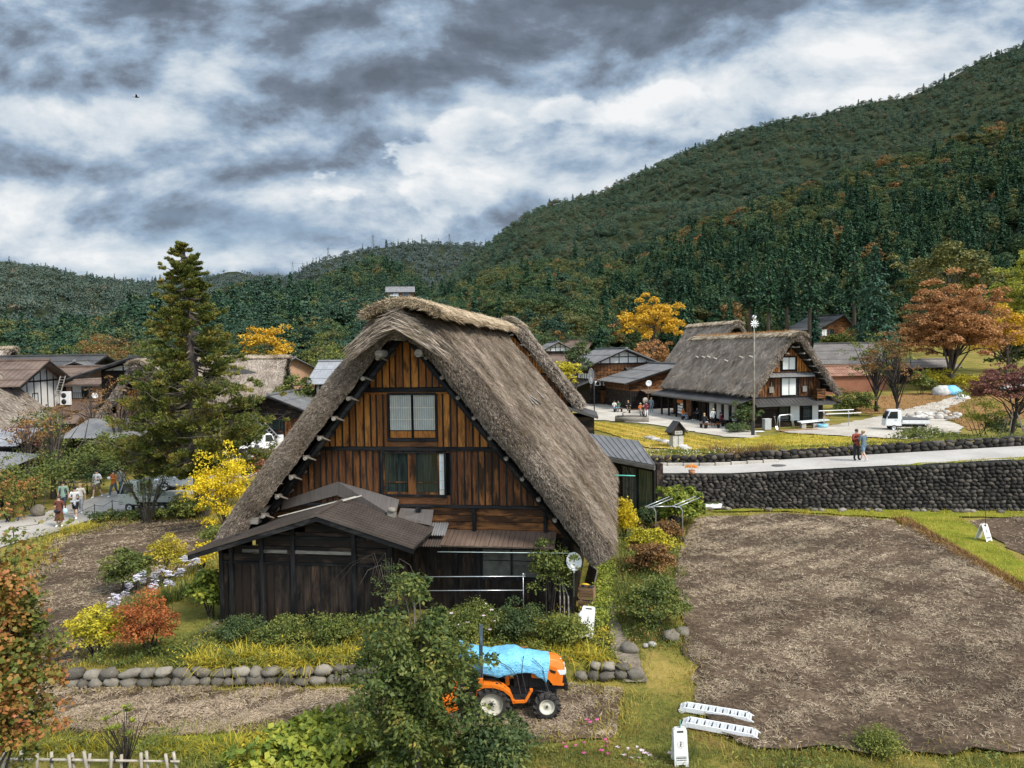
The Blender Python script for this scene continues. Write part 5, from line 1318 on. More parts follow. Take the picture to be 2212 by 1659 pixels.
lm('purple', (.05, (.035, .014, .014)), (.5, (.115, .042, .034)), (.85, (.20, .085, .055)), (1, (.26, .15, .07)), trans=.25, nscale=.7)
lm('russet', (.05, (.05, .028, .014)), (.5, (.17, .088, .032)), (.85, (.29, .16, .05)), (1, (.18, .17, .04)), trans=.25, nscale=.7)
lm('hydrangea', (.05, (.030, .052, .012)), (.4, (.125, .165, .024)), (.8, (.30, .30, .040)), (1, (.38, .31, .06)), trans=.3, nscale=2.0)
lm('lily', (.05, (.075, .09, .014)), (.4, (.26, .23, .024)), (.75, (.50, .37, .040)), (1, (.48, .27, .07)), trans=.3, nscale=1.5)
lm('grassg', (.05, (.030, .045, .012)), (.45, (.105, .125, .025)), (.8, (.23, .215, .045)), (1, (.36, .27, .09)), trans=.3, nscale=1.2)
lm('grassy', (.05, (.085, .09, .014)), (.4, (.25, .215, .030)), (.75, (.40, .29, .055)), (1, (.46, .28, .11)), trans=.3, nscale=.8)
lm('fir', (.1, (.008, .028, .021)), (.5, (.022, .058, .036)), (.85, (.045, .090, .045)), (1, (.085, .12, .05)), trans=.12, nscale=.4)
M_TWIG=m_stone('twig_grey', (.06, .048, .038), (.13, .105, .085), (.24, .20, .165))
M_STRAW=m_leaf('straw', [(.05, (.04, .03, .02)), (.35, (.18, .135, .092)), (.7, (.36, .275, .19)), (1, (.54, .43, .31))], trans=.1, nscale=.35, namp=.5, space='Object')
def petals(name, c1, c2):return m_leaf('petal_'+name, [(.2, c1), (.8, c2)], trans=.35, nscale=3)
P_WHT=petals('lilac_white', (.50, .46, .56), (.80, .77, .84)); P_PNK=petals('pink', (.60, .30, .45), (.82, .62, .74)); P_MAG=petals('magenta', (.42, .05, .20), (.62, .14, .32)); P_ORG=petals('orange', (.62, .20, .02), (.80, .33, .04)); P_W2=petals('white', (.72, .72, .68), (.85, .84, .80))
def tree(name, label, cat, base, H, crown, n, cr, per, leaf, mat, r0, rng=None, top=.8, nl=16, flat=.75, thin=.6, shell=.5, bark=None, group=None, fork=.3, lean=(0, 0), squash=True):
 """crown: (zc, rx, rz) relative to the base"""
 rng=rng or np.random.default_rng(int(abs(base[0]*31+base[1]*17))+1)
 e=empty(name, base, 0, label, cat, group)
 zc, rx, rz=crown
 cl=ell_clumps(rng, (lean[0], lean[1], zc), (rx, rx, rz), n, cr, shell, squash)
 mb=MB(); limbs(mb, rng, (0, 0, -.3), (lean[0]*.7, lean[1]*.7, H*top), cl, r0, nl, fork); mb.build('trunk', bark or M_BARK, e)
 V, Fq=broad_crown(rng, cl, per, leaf, flat, thin); np_mesh('crown', V, Fq, mat, e)
 return e
def bush(label, base, rx, rz, n, cr, per, leaf, mat, cat='shrub', name='shrub', zc=None, thin=.6, stems=7, group=None, shell=.35, seed=None, flat=.8, ry=None):
 rng=np.random.default_rng(seed if seed is not None else int(abs(base[0]*53+base[1]*29))+3)
 e=empty(name, base, 0, label, cat, group)
 zc=rz*.95 if zc is None else zc
 cl=ell_clumps(rng, (0, 0, zc), (rx, ry or rx, rz), n, cr, shell)
 V, Fq=broad_crown(rng, cl, per, leaf, flat, thin); V[:, 2]=np.maximum(V[:, 2], .02)
 np_mesh('foliage', V, Fq, mat, e)
 mb=MB()
 for k in range(stems):
  c=cl[int(rng.integers(len(cl)))][0]; b=Vector((rng.normal()*.12*rx, rng.normal()*.12*rx, -.1)); t=Vector(c)
  mb.tube([b, b.lerp(t, .5)+Vector((0, 0, .1*rz)), t], [.018+.008*rz, .014+.004*rz, .006], 5, False)
 mb.build('stem', M_BARKD, e)
 return e
def blades(P, az, ln, wd, lift, bend, rng, seg=3):
 """arching blades as ribbons; P (n,3)"""
 n=len(P); d=np.stack([np.cos(az), np.sin(az), np.zeros(n)], 1); s=np.stack([-np.sin(az), np.cos(az), np.zeros(n)], 1)
 rows=[]
 for k in range(seg+1):
  t=k/seg
  h=ln*(math.sin(min(1.0, t)*1.0)*np.sin(lift)*(1-.0*t))-bend*ln*t*t*.6
  o=ln*np.cos(lift)*t+bend*ln*t*t*.35
  c=P+d*o[:, None]; c[:, 2]+=h
  w=(wd*(1-t*.85)*.5)[:, None]
  rows.append(np.stack([c-s*w, c+s*w], 1))
 V=np.stack(rows, 1)
 m=(seg+1)*2
 f=np.array([[2*k, 2*k+1, 2*k+3, 2*k+2]for k in range(seg)])
 Fq=(np.arange(n)[:, None, None]*m+f[None]).reshape(-1, 4)
 return V.reshape(-1, 3), Fq
def clump(label, base, r, n, ln, mat, wd=.02, cat='grass clump', name='grass_clump', group=None, lift=(.55, 1.4), bend=(.3, 1.15), seed=None, stretch=1.0):
 rng=np.random.default_rng(seed if seed is not None else int(abs(base[0]*71+base[1]*37))+5)
 P=np.stack([rng.normal(size=n)*r*.5*stretch, rng.normal(size=n)*r*.4, np.full(n, -.03)], 1)
 az=np.arctan2(P[:, 1], P[:, 0])+rng.normal(size=n)*.9
 V, Fq=blades(P, az, ln*(.5+.6*rng.random(n)), wd*(.6+.7*rng.random(n)), lift[0]+(lift[1]-lift[0])*rng.random(n), bend[0]+(bend[1]-bend[0])*rng.random(n), rng)
 o=np_mesh(name, V, Fq, mat); o.location=base
 return tag(o, label, cat, group)
def in_poly(P, poly):
 x, y=P[:, 0], P[:, 1]; ins=np.zeros(len(P), bool); n=len(poly)
 for i in range(n):
  (x1, y1), (x2, y2)=poly[i][:2], poly[(i+1)%n][:2]
  if y1==y2:continue
  c=((y1>y)!=(y2>y))&(x<(x2-x1)*(y-y1)/(y2-y1)+x1); ins^=c
 return ins
def scatter(poly, n, rng, dens=None):
 a=np.array([p[:2]for p in poly]); lo, hi=a.min(0), a.max(0)
 P=lo+(hi-lo)*rng.random((int(n*2.4), 2)); P=P[in_poly(P, [tuple(p)for p in a])]
 if dens:P=P[np.array([rng.random()<dens(p[0], p[1])for p in P])]
 P=P[:n]
 return np.array([(p[0], p[1], T(p[0], p[1]))for p in P])
def straw(poly, n, name='straw', label=None, zoff=.1, ln=(.07, .22), wd=.0125, far=True):
 rng=np.random.default_rng(len(poly)+n)
 P=scatter(poly, n, rng, lambda x, y:min(1, max(.04, .32+1.15*mnoise.noise(Vector(((x*.80+y*.6)*.30, (y*.80-x*.6)*1.9, 2.2)))+.75*mnoise.noise(Vector((x*3.1, y*3.1, 7)))+.5*mnoise.noise(Vector((x*.16, y*.16, 1))))))
 m=len(P); az=rng.random(m)*6.283; A=np.stack([np.cos(az), np.sin(az), rng.normal(size=m)*.28], 1)
 k=np.clip(P[:, 1]/20.0, .9, 2.0)
 P[:, 2]+=zoff+.03*rng.random(m)
 Nn=np.stack([rng.normal(size=m)*.5, rng.normal(size=m)*.5, np.ones(m)], 1)
 V, Fq=cards(P, A, Nn, (ln[0]+(ln[1]-ln[0])*rng.random(m))*k**.5, wd*k*(.6+.8*rng.random(m)))
 return tag(np_mesh(name, V, Fq, M_STRAW), label, 'straw', kind='stuff')
def turf(poly, n, mat, label, h=(.06, .2), wd=.014, name='grass', zoff=0.0, dens=None, seed=0):
 rng=np.random.default_rng(seed+n)
 P=scatter(poly, n, rng, dens or(lambda x, y:min(1, max(.15, .55+1.4*mnoise.noise(Vector((x*.8, y*.8, 1)))))))
 m=len(P); P[:, 2]+=zoff; k=np.clip(P[:, 1]/20.0, .8, 3.0)
 V, Fq=blades(P, rng.random(m)*6.283, (h[0]+(h[1]-h[0])*rng.random(m)**1.5), wd*k, .7+.8*rng.random(m), .1+.5*rng.random(m), rng, 2)
 return tag(np_mesh(name, V, Fq, mat), label, 'grass', kind='stuff')
straw(FIELD_R, 150000, label='bleached straw strewn over the big tilled field at the right')
straw(FIELD_R2, 6000, label='straw on the small field beyond the grassy bank', zoff=.04)
straw(FIELD_F, 62000, label='straw on the tilled strip where the tractor stands', zoff=.04)
straw(FIELD_L, 40000, label='straw on the plot left of the farmhouse', zoff=.04)
turf(LAWN1, 9000, L_['hydrangea'], 'bright green clover patch at the lower left', (.04, .12), .03)
turf(LAWN2, 22000, L_['grassg'], 'mixed yellow-green grass around the loading ramps and lower edge', (.05, .22), .013)
turf(LAWN2, 9000, L_['russet'], 'dry brown grass blades among the green around the ramps', (.05, .22), .013, seed=5, dens=lambda x, y:max(0, min(1, .3+1.6*mnoise.noise(Vector((x*.7, y*.7, 8))))))
turf(BANK, 26000, L_['grassy'], 'grass on the bank along the foot of the cobble wall', (.06, .22), .016, zoff=.03)
EDGE=gq([(1925, 1122), (1960, 1122), (2060, 1180), (2230, 1275), (2230, 1300), (2040, 1190)])
turf(EDGE, 9000, L_['russet'], 'band of orange dried grass along the edge of the big field', (.12, .32), .02, zoff=.05, dens=lambda x, y:1)
FORE=gq([(-60, 1560), (330, 1600), (620, 1600), (1100, 1610), (1500, 1620), (2260, 1640), (2260, 1760), (-60, 1800)])
turf(FORE, 30000, L_['grassg'], 'rough grass along the lower edge of the picture', (.08, .3), .016)
LEDGE=gq([(140, 1440), (760, 1455), (900, 1450), (1330, 1425), (1330, 1380), (1230, 1330), (870, 1340), (700, 1372), (470, 1368), (400, 1390), (250, 1400)], .36)
turf(LEDGE, 16000, L_['grassg'], 'low green ground cover in the garden bed before the house', (.08, .32), .02)
SIDE=gq([(1320, 1130), (1440, 1120), (1500, 1110), (1470, 1180), (1455, 1280), (1475, 1420), (1360, 1430), (1330, 1330), (1318, 1230)], .1)
turf(SIDE, 16000, L_['grassg'], 'weedy green strip between the house trail and the field', (.12, .5), .022)
LSLOPE=gq([(470, 1130), (480, 1300), (420, 1330), (330, 1290), (280, 1330), (230, 1400), (150, 1440), (200, 1380), (260, 1300), (430, 1220)], .1)
turf(LSLOPE, 9000, L_['grassy'], 'grass and weeds on the left side of the annex', (.1, .45), .02)
VERGE=gq([(-60, 1175), (120, 1150), (200, 1125), (430, 1105), (480, 1120), (330, 1125), (120, 1170), (40, 1260), (-60, 1420)])
turf(VERGE, 9000, L_['grassy'], 'grass verge between the lane and the left plot', (.08, .3), .02)
turf(PADDY, 15000, L_['grassy'], 'golden rice stubble in the paddy before the square', (.08, .22), .016, zoff=.04, dens=lambda x, y:.2+.8*(math.sin(x*4.2+y*1.2)>-.2))
turf(MEADOW, 16000, L_['lily'], 'bright yellow-green meadow grass above the roadside wall', (.08, .3), .016, zoff=.04)
turf(DRYM, 9000, L_['russet'], 'reddish dry grass below the orange tree', (.15, .4), .02, zoff=.03)
RBK=[(x, road_far(x)+.7)for x in np.arange(8, 40, 3.0)]+[(x, road_far(x)+5+1.5*math.sin(x))for x in np.arange(40, 8, -3.0)]
turf(RBK, 15000, L_['grassg'], 'weeds along the top of the low roadside wall', (.1, .45), .016, zoff=.03)
def herbs(poly, n, mat, label, h=.4, leaf=.07, seed=1):
 rng=np.random.default_rng(seed+n); P=scatter(poly, n, rng, lambda x, y:min(1, max(.02, .35+1.5*mnoise.noise(Vector((x*.9, y*.9, seed*1.7)))+.8*mnoise.noise(Vector((x*2.8, y*2.8, seed*3))))))
 m=len(P); hh=np.array([max(.15, .5+1.2*mnoise.noise(Vector((p[0]*1.4, p[1]*1.4, seed*2.1))))for p in P]); P[:, 2]+=rng.random(m)**.7*h*hh
 V, Fq=cards(P, rand_unit(m, rng)+np.array([0, 0, .3]), np.array([0, -.3, 1.0])+rng.normal(size=(m, 3))*.5, leaf*(.5+rng.random(m)), leaf*.55*(.6+.6*rng.random(m)))
 tag(np_mesh('ground_cover', V, Fq, mat), label, 'ground cover', kind='stuff')
herbs(LEDGE, 26000, L_['bush'], 'leafy green weeds in the bed before the house', .5, .075, 1); herbs(LEDGE, 9000, L_['lily'], 'yellowing leafy weeds in the bed before the house', .45, .08, 2)
herbs(SIDE, 22000, L_['bush'], 'leafy weeds between the trail and the field', .6, .08, 3); herbs(SIDE, 9000, L_['russet'], 'reddish weeds between the trail and the field', .6, .08, 4)
herbs(LSLOPE, 14000, L_['bush'], 'leafy weeds on the slope left of the annex', .5, .08, 5); herbs(FORE, 16000, L_['bush'], 'leafy weeds along the lower edge of the picture', .35, .08, 6); herbs(VERGE, 8000, L_['bush'], 'leafy weeds on the lane verge', .35, .1, 7)
def edge_turf(poly, n, mat, label, off=.35, **k):
 P=[Vector((p[0], p[1]))for p in poly]; L=[(P[(i+1)%len(P)]-P[i]).length for i in range(len(P))]; rng=np.random.default_rng(n); pts=[]
 for i, l in enumerate(L):
  m=int(n*l/sum(L)); d=(P[(i+1)%len(P)]-P[i])/max(l, .01)
  for t in rng.random(m):q=P[i]+d*l*t+Vector((d.y, -d.x))*rng.normal()*off; pts.append((q.x, q.y, T(q.x, q.y)))
 pts=np.array(pts); m=len(pts); s=np.clip(pts[:, 1]/20, .8, 2.5)
 V, Fq=blades(pts, rng.random(m)*6.283, .08+.26*rng.random(m)**1.6, .018*s, .6+.8*rng.random(m), .1+.6*rng.random(m), rng, 2)
 tag(np_mesh('grass', V, Fq, mat), label, 'grass', kind='stuff')
edge_turf(FIELD_R, 12000, L_['grassy'], 'ragged grass fringe round the big tilled field'); edge_turf(FIELD_F, 8000, L_['grassy'], 'ragged grass fringe round the tractor strip'); edge_turf(FIELD_L, 6000, L_['grassy'], 'ragged grass fringe round the left plot')
edge_turf([(x, YW(x)+.3)for x in np.arange(8, 40, 2.0)]+[(x, YW(x)+.25)for x in np.arange(40, 8, -2.0)], 5000, L_['grassg'], 'weeds along the top edge of the cobble wall', .08)
edge_turf(TR1, 1500, L_['grassg'], 'grass fringe along the trail at the annex corner', .1); edge_turf(TR2, 2500, L_['grassg'], 'grass fringe along the trail beside the house', .12); edge_turf(LAWN1, 3000, L_['hydrangea'], 'ragged fringe of the bright clover patch', .3)
def big_conifer():
 rng=np.random.default_rng(77); b=G(436, 1112, 0.0)
 e=empty('conifer_tree', (b.x, b.y, 0), 0, 'tall ragged olive-green conifer towering over the lane left of the farmhouse', 'conifer')
 H=15.5; prof_z=[2.6, 3.6, 4.6, 6, 7.5, 9, 10.5, 12, 13.5, 14.6, 15.5]; prof_r=[2.1, 3.7, 4.1, 3.9, 3.3, 2.55, 2.1, 1.55, 1.2, .8, .25]
 lean=lambda z:Vector((-.55*(max(0, z)/H)**1.2, 0, z))
 mb=MB(); mb.tube([lean(z)+Vector((.05*math.sin(z), .04*math.cos(z*1.4), 0))for z in(-.4, .3, 2, 4, 6, 8, 10, 12, 14, 15.3)], [.62, .46, .38, .34, .30, .25, .19, .13, .07, .02], 10)
 mb.mat(1); C=[]; A=[]; Nn=[]
 nb=250
 for k in range(nb):
  z=2.7+12.6*((k+rng.random())/nb)**.95
  a=rng.random()*6.283; R=float(np.interp(z, prof_z, prof_r))*(.62+.55*rng.random()**1.4)
  if rng.random()<.10:R*=1.14
  s=lean(z-.12*R); up=.35+.28*rng.random()if z<6 else.5
  d=Vector((math.cos(a), math.sin(a), 0))
  pts=[s+d*(R*t)+Vector((0, 0, R*(-.18*math.sin(t*2.6)+up*.42*t**2)))for t in(0, .3, .6, .85, 1)]
  mb.tube(pts, [.055+.01*R, .04, .028, .018, .007], 5, False)
  nc=max(3, int(3+R*2.4))
  for q in range(nc):
   t=.38+.62*(q+rng.random())/nc
   f=min(3.99, t*4); i=int(f); c=pts[i].lerp(pts[i+1], f-i)
   c=c+Vector((rng.normal(), rng.normal(), rng.normal()*.5))*(.16*R*t)
   if rng.random()<.3 and z<8:
    for _ in range(4):mb.tube([c, c+Vector((rng.normal()*.25, rng.normal()*.25, rng.random()*.35)), c+Vector((rng.normal()*.5, rng.normal()*.5, .25+rng.random()*.3))], [.012, .010, .006], 3, False)
   m=int(40+45*rng.random()); u=rand_unit(m, rng); rad=(.18+.18*rng.random())*(1-.5*sm(6, 13, z))
   p=np.array(c)[None]+u*(rad*(.3+.7*rng.random((m, 1))**.5))*np.array([1.15, 1.15, .62])
   C.append(p); A.append(u*.6+np.array(d)[None]*.55+np.array([0, 0, .55])+rng.normal(size=(m, 3))*.3); Nn.append(u+rng.normal(size=(m, 3))*.6+np.array([0, 0, .4]))
 mb.build('trunk', [M_BARK, M_TWIG], e)
 C=np.concatenate(C); A=np.concatenate(A); Nn=np.concatenate(Nn)
 V, Fq=cards(C, A, Nn, .19*(.6+.8*rng.random(len(C))), .075)
 np_mesh('crown', V, Fq, L_['conifer'], e)
big_conifer()
b=G(478, 1108, 0.0); b=Vector((D(484, 1100, 36.5).x, 36.5, 0))
tree('yellow_tree', 'bright yellow small tree between the conifer trunk and the thatch', 'tree', b, 4.3, (2.45, 1.6, 1.85), 95, .42, 90, .11, L_['yellow'], .06, nl=24, top=.55, fork=.12, flat=.9, squash=False, shell=.3)
p=D(436, 1155, 29.5); bush('low yellow bush under the left tip of the thatch', (p.x, p.y, T(p.x, p.y)), .62, .62, 16, .3, 60, .10, L_['yellow'])
p=D(22, 1400, 12.6)
tree('katsura_tree', 'orange and green round-leaved tree cut by the left edge', 'tree', (p.x-.12, 12.6, 0), 6.3, (3.65, .85, 2.3), 260, .26, 46, .085, L_['katsura'], .07, rng=np.random.default_rng(5), nl=40, top=.95, fork=.25, thin=.92, flat=1.0, shell=.25, squash=False)
p=D(900, 1500, 15.2)
tree('fruit_tree', 'leafy olive-green fruit tree in the foreground, right beside the tractor', 'tree', (p.x, 15.2, 0), 4.2, (1.85, 1.34, 2.15), 300, .29, 105, .105, L_['plum'], .07, rng=np.random.default_rng(8), nl=44, top=.85, fork=.15, thin=.5, flat=1.0, shell=.22, bark=M_TWIG, squash=False)
p=D(1186, 1290, 22.6); bush('tall dark green shrub at the right corner of the farmhouse', (p.x, 22.6, .36), .72, 1.25, 46, .26, 70, .085, L_['bush'], zc=1.75, stems=12)
p=D(846, 1270, 21.6); bush('wispy shrub with bare arching twigs at the annex corner', (p.x, 21.6, .36), .42, .8, 18, .22, 50, .07, L_['bushd'], zc=1.7)
mb=MB(); rg=random.Random(3)
for k in range(9):
 a=rg.random()*6.28; l=.7+.9*rg.random(); x0, z0=p.x+.1*math.cos(a), 1.8
 mb.tube([(x0, 21.5, 1.4), (x0+.4*l*math.cos(a), 21.4, 2.3+.5*l), (x0+l*math.cos(a), 21.3+.2*math.sin(a), 2.6+.2*l*rg.random()), (x0+1.5*l*math.cos(a), 21.2, 1.9+.3*rg.random())], [.009, .008, .006, .004], 4, False)
tag(mb.build('bramble', M_BARK), 'tangle of bare arching brambles against the annex wall', 'bramble')
for k, (qx, qy, dd, rx, rz, lf, mt, lab)in enumerate([(212, 1385, 20.9, .62, .62, .085, 'bushy', 'yellow-leaved bush left of the red maple bush'), (318, 1385, 20.8, .78, .76, .075, 'redmaple', 'rusty red maple bush above the stone edging'), (278, 1235, 27.5, .8, .75, .10, 'bush', 'small green shrub in the left plot'), (362, 1200, 28.5, .75, .85, .08, 'lily', 'pale yellow-green shrub beside the annex eave'), (452, 1280, 23.6, .42, .7, .12, 'hydrangea', 'yellow-green leafy plants against the left annex wall'), (1415, 1365, 22.2, .88, .68, .085, 'bush', 'big round dark bush between the trail and the field'), (1410, 1225, 27.5, .72, .65, .10, 'russet', 'reddish-green bush below the eave end by the field'), (1400, 1160, 31.5, .85, .5, .11, 'bushy', 'yellowing bush beyond the eave end'), (1440, 1130, 34, .7, .35, .11, 'russet', 'low reddish bush by the rocks near the laundry frame'), (1348, 1095, 33.0, .36, .8, .10, 'yellow', 'slender bright yellow plant by the wing post'), (1325, 1085, 34.0, .25, .6, .09, 'yellow', 'smaller yellow plant tight against the wing wall'), (1468, 1075, 36.6, 1.1, .85, .17, 'hydrangea', 'large-leaved hydrangea bush against the cobble wall'), (1400, 1075, 36.5, .5, .5, .1, 'bushd', 'dark weeds between the wing and the hydrangea'), (690, 1640, 15.3, 1.25, .42, .15, 'hydrangea', 'broad-leaved bright green hydrangea at the lower edge'), (1060, 1648, 15.3, .75, .42, .10, 'bushd', 'dark green leafy plant right of the fruit tree foot'), (560, 1655, 15.2, .4, .3, .10, 'lily', 'yellow-green plant at the lower edge left of the hydrangea'), (1900, 1662, 15.7, .4, .16, .05, 'grassg', 'tussock of fine green weeds at the lower right edge'), (520, 1372, 21.6, .5, .32, .07, 'bushd', 'low grey-green herbs at the left foot of the annex'), (610, 1380, 21.4, .7, .30, .07, 'bush', 'low herbs at the middle foot of the annex'), (725, 1378, 21.4, .7, .34, .07, 'bush', 'low herbs at the right foot of the annex'), (1010, 1355, 21.6, .9, .42, .07, 'bush', 'flowering garden bed under the laundry poles'), (1120, 1360, 21.3, .6, .5, .07, 'bushd', 'bushy garden plants under the frosted window'), (1225, 1395, 20.9, .6, .42, .08, 'grassg', 'tall weeds before the white sign by the house corner'), ]):
 p=D(qx, qy, dd); bush(lab, (p.x, dd, T(p.x, dd)), rx*1.12, rz*1.12, int(40+52*rx), .27, 72, lf, L_[mt], seed=k+60, thin=.75 if 'hydrangea' in mt else.55)
p=D(1292, 1290, 25); mbv=None
rng=np.random.default_rng(4); n=3800
Pv=np.stack([D(1290, 1290, 25).x+rng.normal(size=n)*.22+.0, 21.8+rng.random(n)*7.0, np.zeros(n)], 1); Pv[:, 0]+=(Pv[:, 1]-24)*.15; Pv[:, 2]=.36+rng.random(n)*.55
V, Fq=cards(Pv, rand_unit(n, rng), np.array([0, -.4, 1.0])+rng.normal(size=(n, 3))*.5, .08, .06)
tag(np_mesh('ivy_strip', V, Fq, L_['hydrangea']), 'strip of yellow-green creeper along the right house wall', 'creeper', kind='stuff')
p=D(270, 1640, 15.4); e=empty('rosette_shrub', (p.x, 15.4, 0), 0, 'thin dark-stemmed shrub with lime rosettes at the lower left', 'shrub')
mb=MB(); C=[]; A=[]; Nn=[]; rng=np.random.default_rng(6)
for k in range(30):
 a=rng.random()*6.28; l=.35+.75*rng.random(); t=Vector((math.cos(a)*.55*rng.random(), math.sin(a)*.35, .5+l*.75))
 mb.tube([(0, 0, 0), t*.5+Vector((.03, 0, .08)), t], [.012, .009, .006], 4, False)
 if k<9:
  for q in range(16):
   u=rand_unit(1, rng)[0]; u[2]=abs(u[2])*.6+.2; C.append(np.array(t)+u*.07); A.append(u); Nn.append(np.array([-u[0], -u[1], 1.2]))
mb.build('stem', M_BARKD, e); V, Fq=cards(np.array(C), np.array(A), np.array(Nn), .13, .055); np_mesh('rosette', V, Fq, L_['hydrangea'], e)
rg=random.Random(12)
for k in range(13):
 qx=425+k*27+rg.random()*12; qy=1428+8*math.sin(k); p=G(qx, qy, .36)
 clump('arching yellow-green day lilies hanging over the stone edging below the annex', (p.x, max(EY+.35, p.y), .36), .36, 90, .85, L_['lily'], .034, 'day lily', 'day_lily', 'day lilies along the stone edging', seed=k)
for k in range(5):
 p=G(430+k*12, 1375+5*(k%2), .36); clump('dark green arching grass where the trail meets the annex corner', (p.x, p.y, .36), .3, 60, .5, L_['bushd'], .02, group='dark grass clumps by the trail', seed=30+k)
for k in range(6):
 p=G(1165+k*26, 1408+8*(k%3), .36); clump('yellowing lilies on the bank behind the tractor hood', (p.x, max(EY+.4, p.y), .36), .32, 75, .8, L_['lily'], .03, 'day lily', 'day_lily', 'lilies behind the tractor', seed=40+k)
for k, (qx, qy)in enumerate(((1345, 1230), (1365, 1255), (1350, 1285), (1385, 1270), (1372, 1300), (1400, 1290), (1345, 1320), (1390, 1245))):
 p=G(qx, qy, .1); clump('tall arching green grass between the house trail and the field', (p.x, p.y, T(p.x, p.y)), .42, 95, 1.05, L_['grassg'], .024, group='tall grass beside the trail', seed=50+k, lift=(.9, 1.45))
for k, (qx, qy)in enumerate(((150, 1145), (168, 1150), (185, 1143))):
 p=G(qx, qy, 0); clump('spiky yellow-green grass at the end of the lane hedge', (p.x, p.y, T(p.x, p.y)), .5, 110, 1.0, L_['lily'], .03, group='spiky grass by the lane', seed=70+k)
for k in range(9):
 p=G(210+k*25, 1128-k*1.2, 0); bush('low clipped hedge plant along the lane by the grey-green truck', (p.x, p.y, T(p.x, p.y)), .6, .28, 14, .25, 46, .10, L_['bush' if k%2 else 'bushd'], group='lane hedge', seed=80+k, name='hedge_plant', cat='hedge')
for k, qx in enumerate((20, 60, 105, 150, 210, 330, 365, 440, 480, 520)):
 p=G(qx, 1650, 0); clump('yellow blades of grass behind the bamboo fence', (p.x, p.y+.5, 0), .3, 55, .75, L_['lily'], .02, group='grass behind the bamboo fence', seed=90+k, lift=(.9, 1.5))
for k, (qx, qy)in enumerate(((1585, 985), (1610, 980), (1640, 978), (1560, 978), (1660, 974), (1545, 975))):
 p=GT(qx, qy); clump('tall orange pampas-like grass above the roadside wall', (p.x, p.y, p.z), .7, 90, 1.35, L_['russet'], .03, group='tall orange grass above the wall', seed=110+k, lift=(1.0, 1.5))
for k, (qx, qy)in enumerate(((1575, 1235), (1462, 1150), (1475, 1135), (1490, 1125), (1445, 1310), (1480, 1250))):
 p=G(qx if k else 1467, qy, 0); clump('upright green weeds on the left edge of the big field', (p.x, p.y, T(p.x, p.y)), .25, 60, .6, L_['grassg'], .02, group='weeds at the field edge', seed=120+k, lift=(1.1, 1.5), bend=(.1, .4))
def flowers(label, pts, mat, r=.035, stem=.5, name='cosmos', cat='flower', group=None, seed=0, cluster=1, stemmat=None):
 rng=np.random.default_rng(seed)
 for(x, y, z)in pts:
  mb=MB(); mb.tube([(0, 0, -stem), (.02, 0, -stem*.4), (0, 0, 0)], [.008, .007, .005], 4, False)
  C=[]; A=[]; Nn=[]
  for c in range(cluster):
   o=rng.normal(size=3)*(.055 if cluster>1 else 0)
   for k in range(6 if cluster==1 else 5):
    a=k*6.283/6+rng.random(); C.append(o+np.array([math.cos(a)*r*.6, math.sin(a)*r*.6, .01])); A.append([math.cos(a), math.sin(a), .15]); Nn.append([0, -.5, 1.0])
  V, Fq=cards(np.array(C), np.array(A, float), np.array(Nn, float), r*1.3, r*.95)
  e=empty(name, (x, y, z), rng.random()*6, label, cat, group)
  mb.build('stem', stemmat or L_['bushd'], e); np_mesh('petal_ring', V, Fq, mat, e)
rg=random.Random(21)
pts=[]
for k in range(22):
 qx=240+190*(k/21)+rg.random()*14-7; qy=1290-75*(k/21)**.8+rg.random()*50-18; p=D(qx, qy, 22.6+1.5*k/21); pts.append(p)
flowers('pale lilac flower head in the white phlox stand left of the annex', pts, P_WHT, .05, .9, 'phlox', group='white phlox left of the annex', cluster=22)
for k in range(7):
 p=G(262+k*27, 1322-k*6, .3); clump('green leafy stalks carrying the white phlox', (p.x, p.y, T(p.x, p.y)), .42, 90, .95, L_['bush'], .045, 'phlox leaves', 'phlox_leaves', 'phlox foliage', seed=130+k, lift=(1.1, 1.5), bend=(.1, .4))
pts=[D(qx, qy, 20.9)for qx, qy in((1050, 1305), (1062, 1318), (1045, 1330), (1068, 1342), (975, 1325), (1010, 1345), (990, 1350), (1120, 1365), (1058, 1360))]
flowers('pink cosmos in the garden bed under the laundry poles', pts, P_PNK, .055, .6, group='pink cosmos by the house', seed=2)
pts=[D(1330+rg.random()*150, 1610+rg.random()*45, 15.6)for _ in range(26)]
flowers('pale pink cosmos around the foot of the lowest white sign', pts, P_PNK, .05, .45, group='pale cosmos at the lower edge', seed=3)
pts=[D(1215+rg.random()*110, 1595+rg.random()*55, 15.7)for _ in range(16)]+[D(1268, 1555, 17), D(1275, 1560, 17), D(1290, 1555, 17)]
flowers('magenta cosmos below the tractor at the lower edge', pts, P_MAG, .045, .45, group='magenta cosmos at the lower edge', seed=4)
pts=[D(1345, 1400, 21), D(1275, 1415, 20.6), D(1310, 1432, 20.4), D(1285, 1360, 22), D(1300, 1345, 22.5), D(1297, 1378, 22)]
flowers('white flower beside the house trail', pts, P_W2, .05, .4, group='white flowers by the trail', seed=5)
n=130; rng=np.random.default_rng(31); PP=[]
for k in range(n):
 p=GT(1390+rng.random()*230, 972+rng.random()*22); PP.append((p.x, p.y, p.z+.15+rng.random()*.3))
V, Fq=cards(np.array(PP), rand_unit(n, rng), np.array([0, -.6, .8])+rng.normal(size=(n, 3))*.3, .075, .065)
tag(np_mesh('daisy_patch', V, Fq, P_W2), 'specks of white daisies above the low roadside wall', 'daisies', kind='stuff')
def at(qx, qy, d, dz=0.0):
 p=D(qx, qy, d); return Vector((p.x, d, T(p.x, d)+dz))
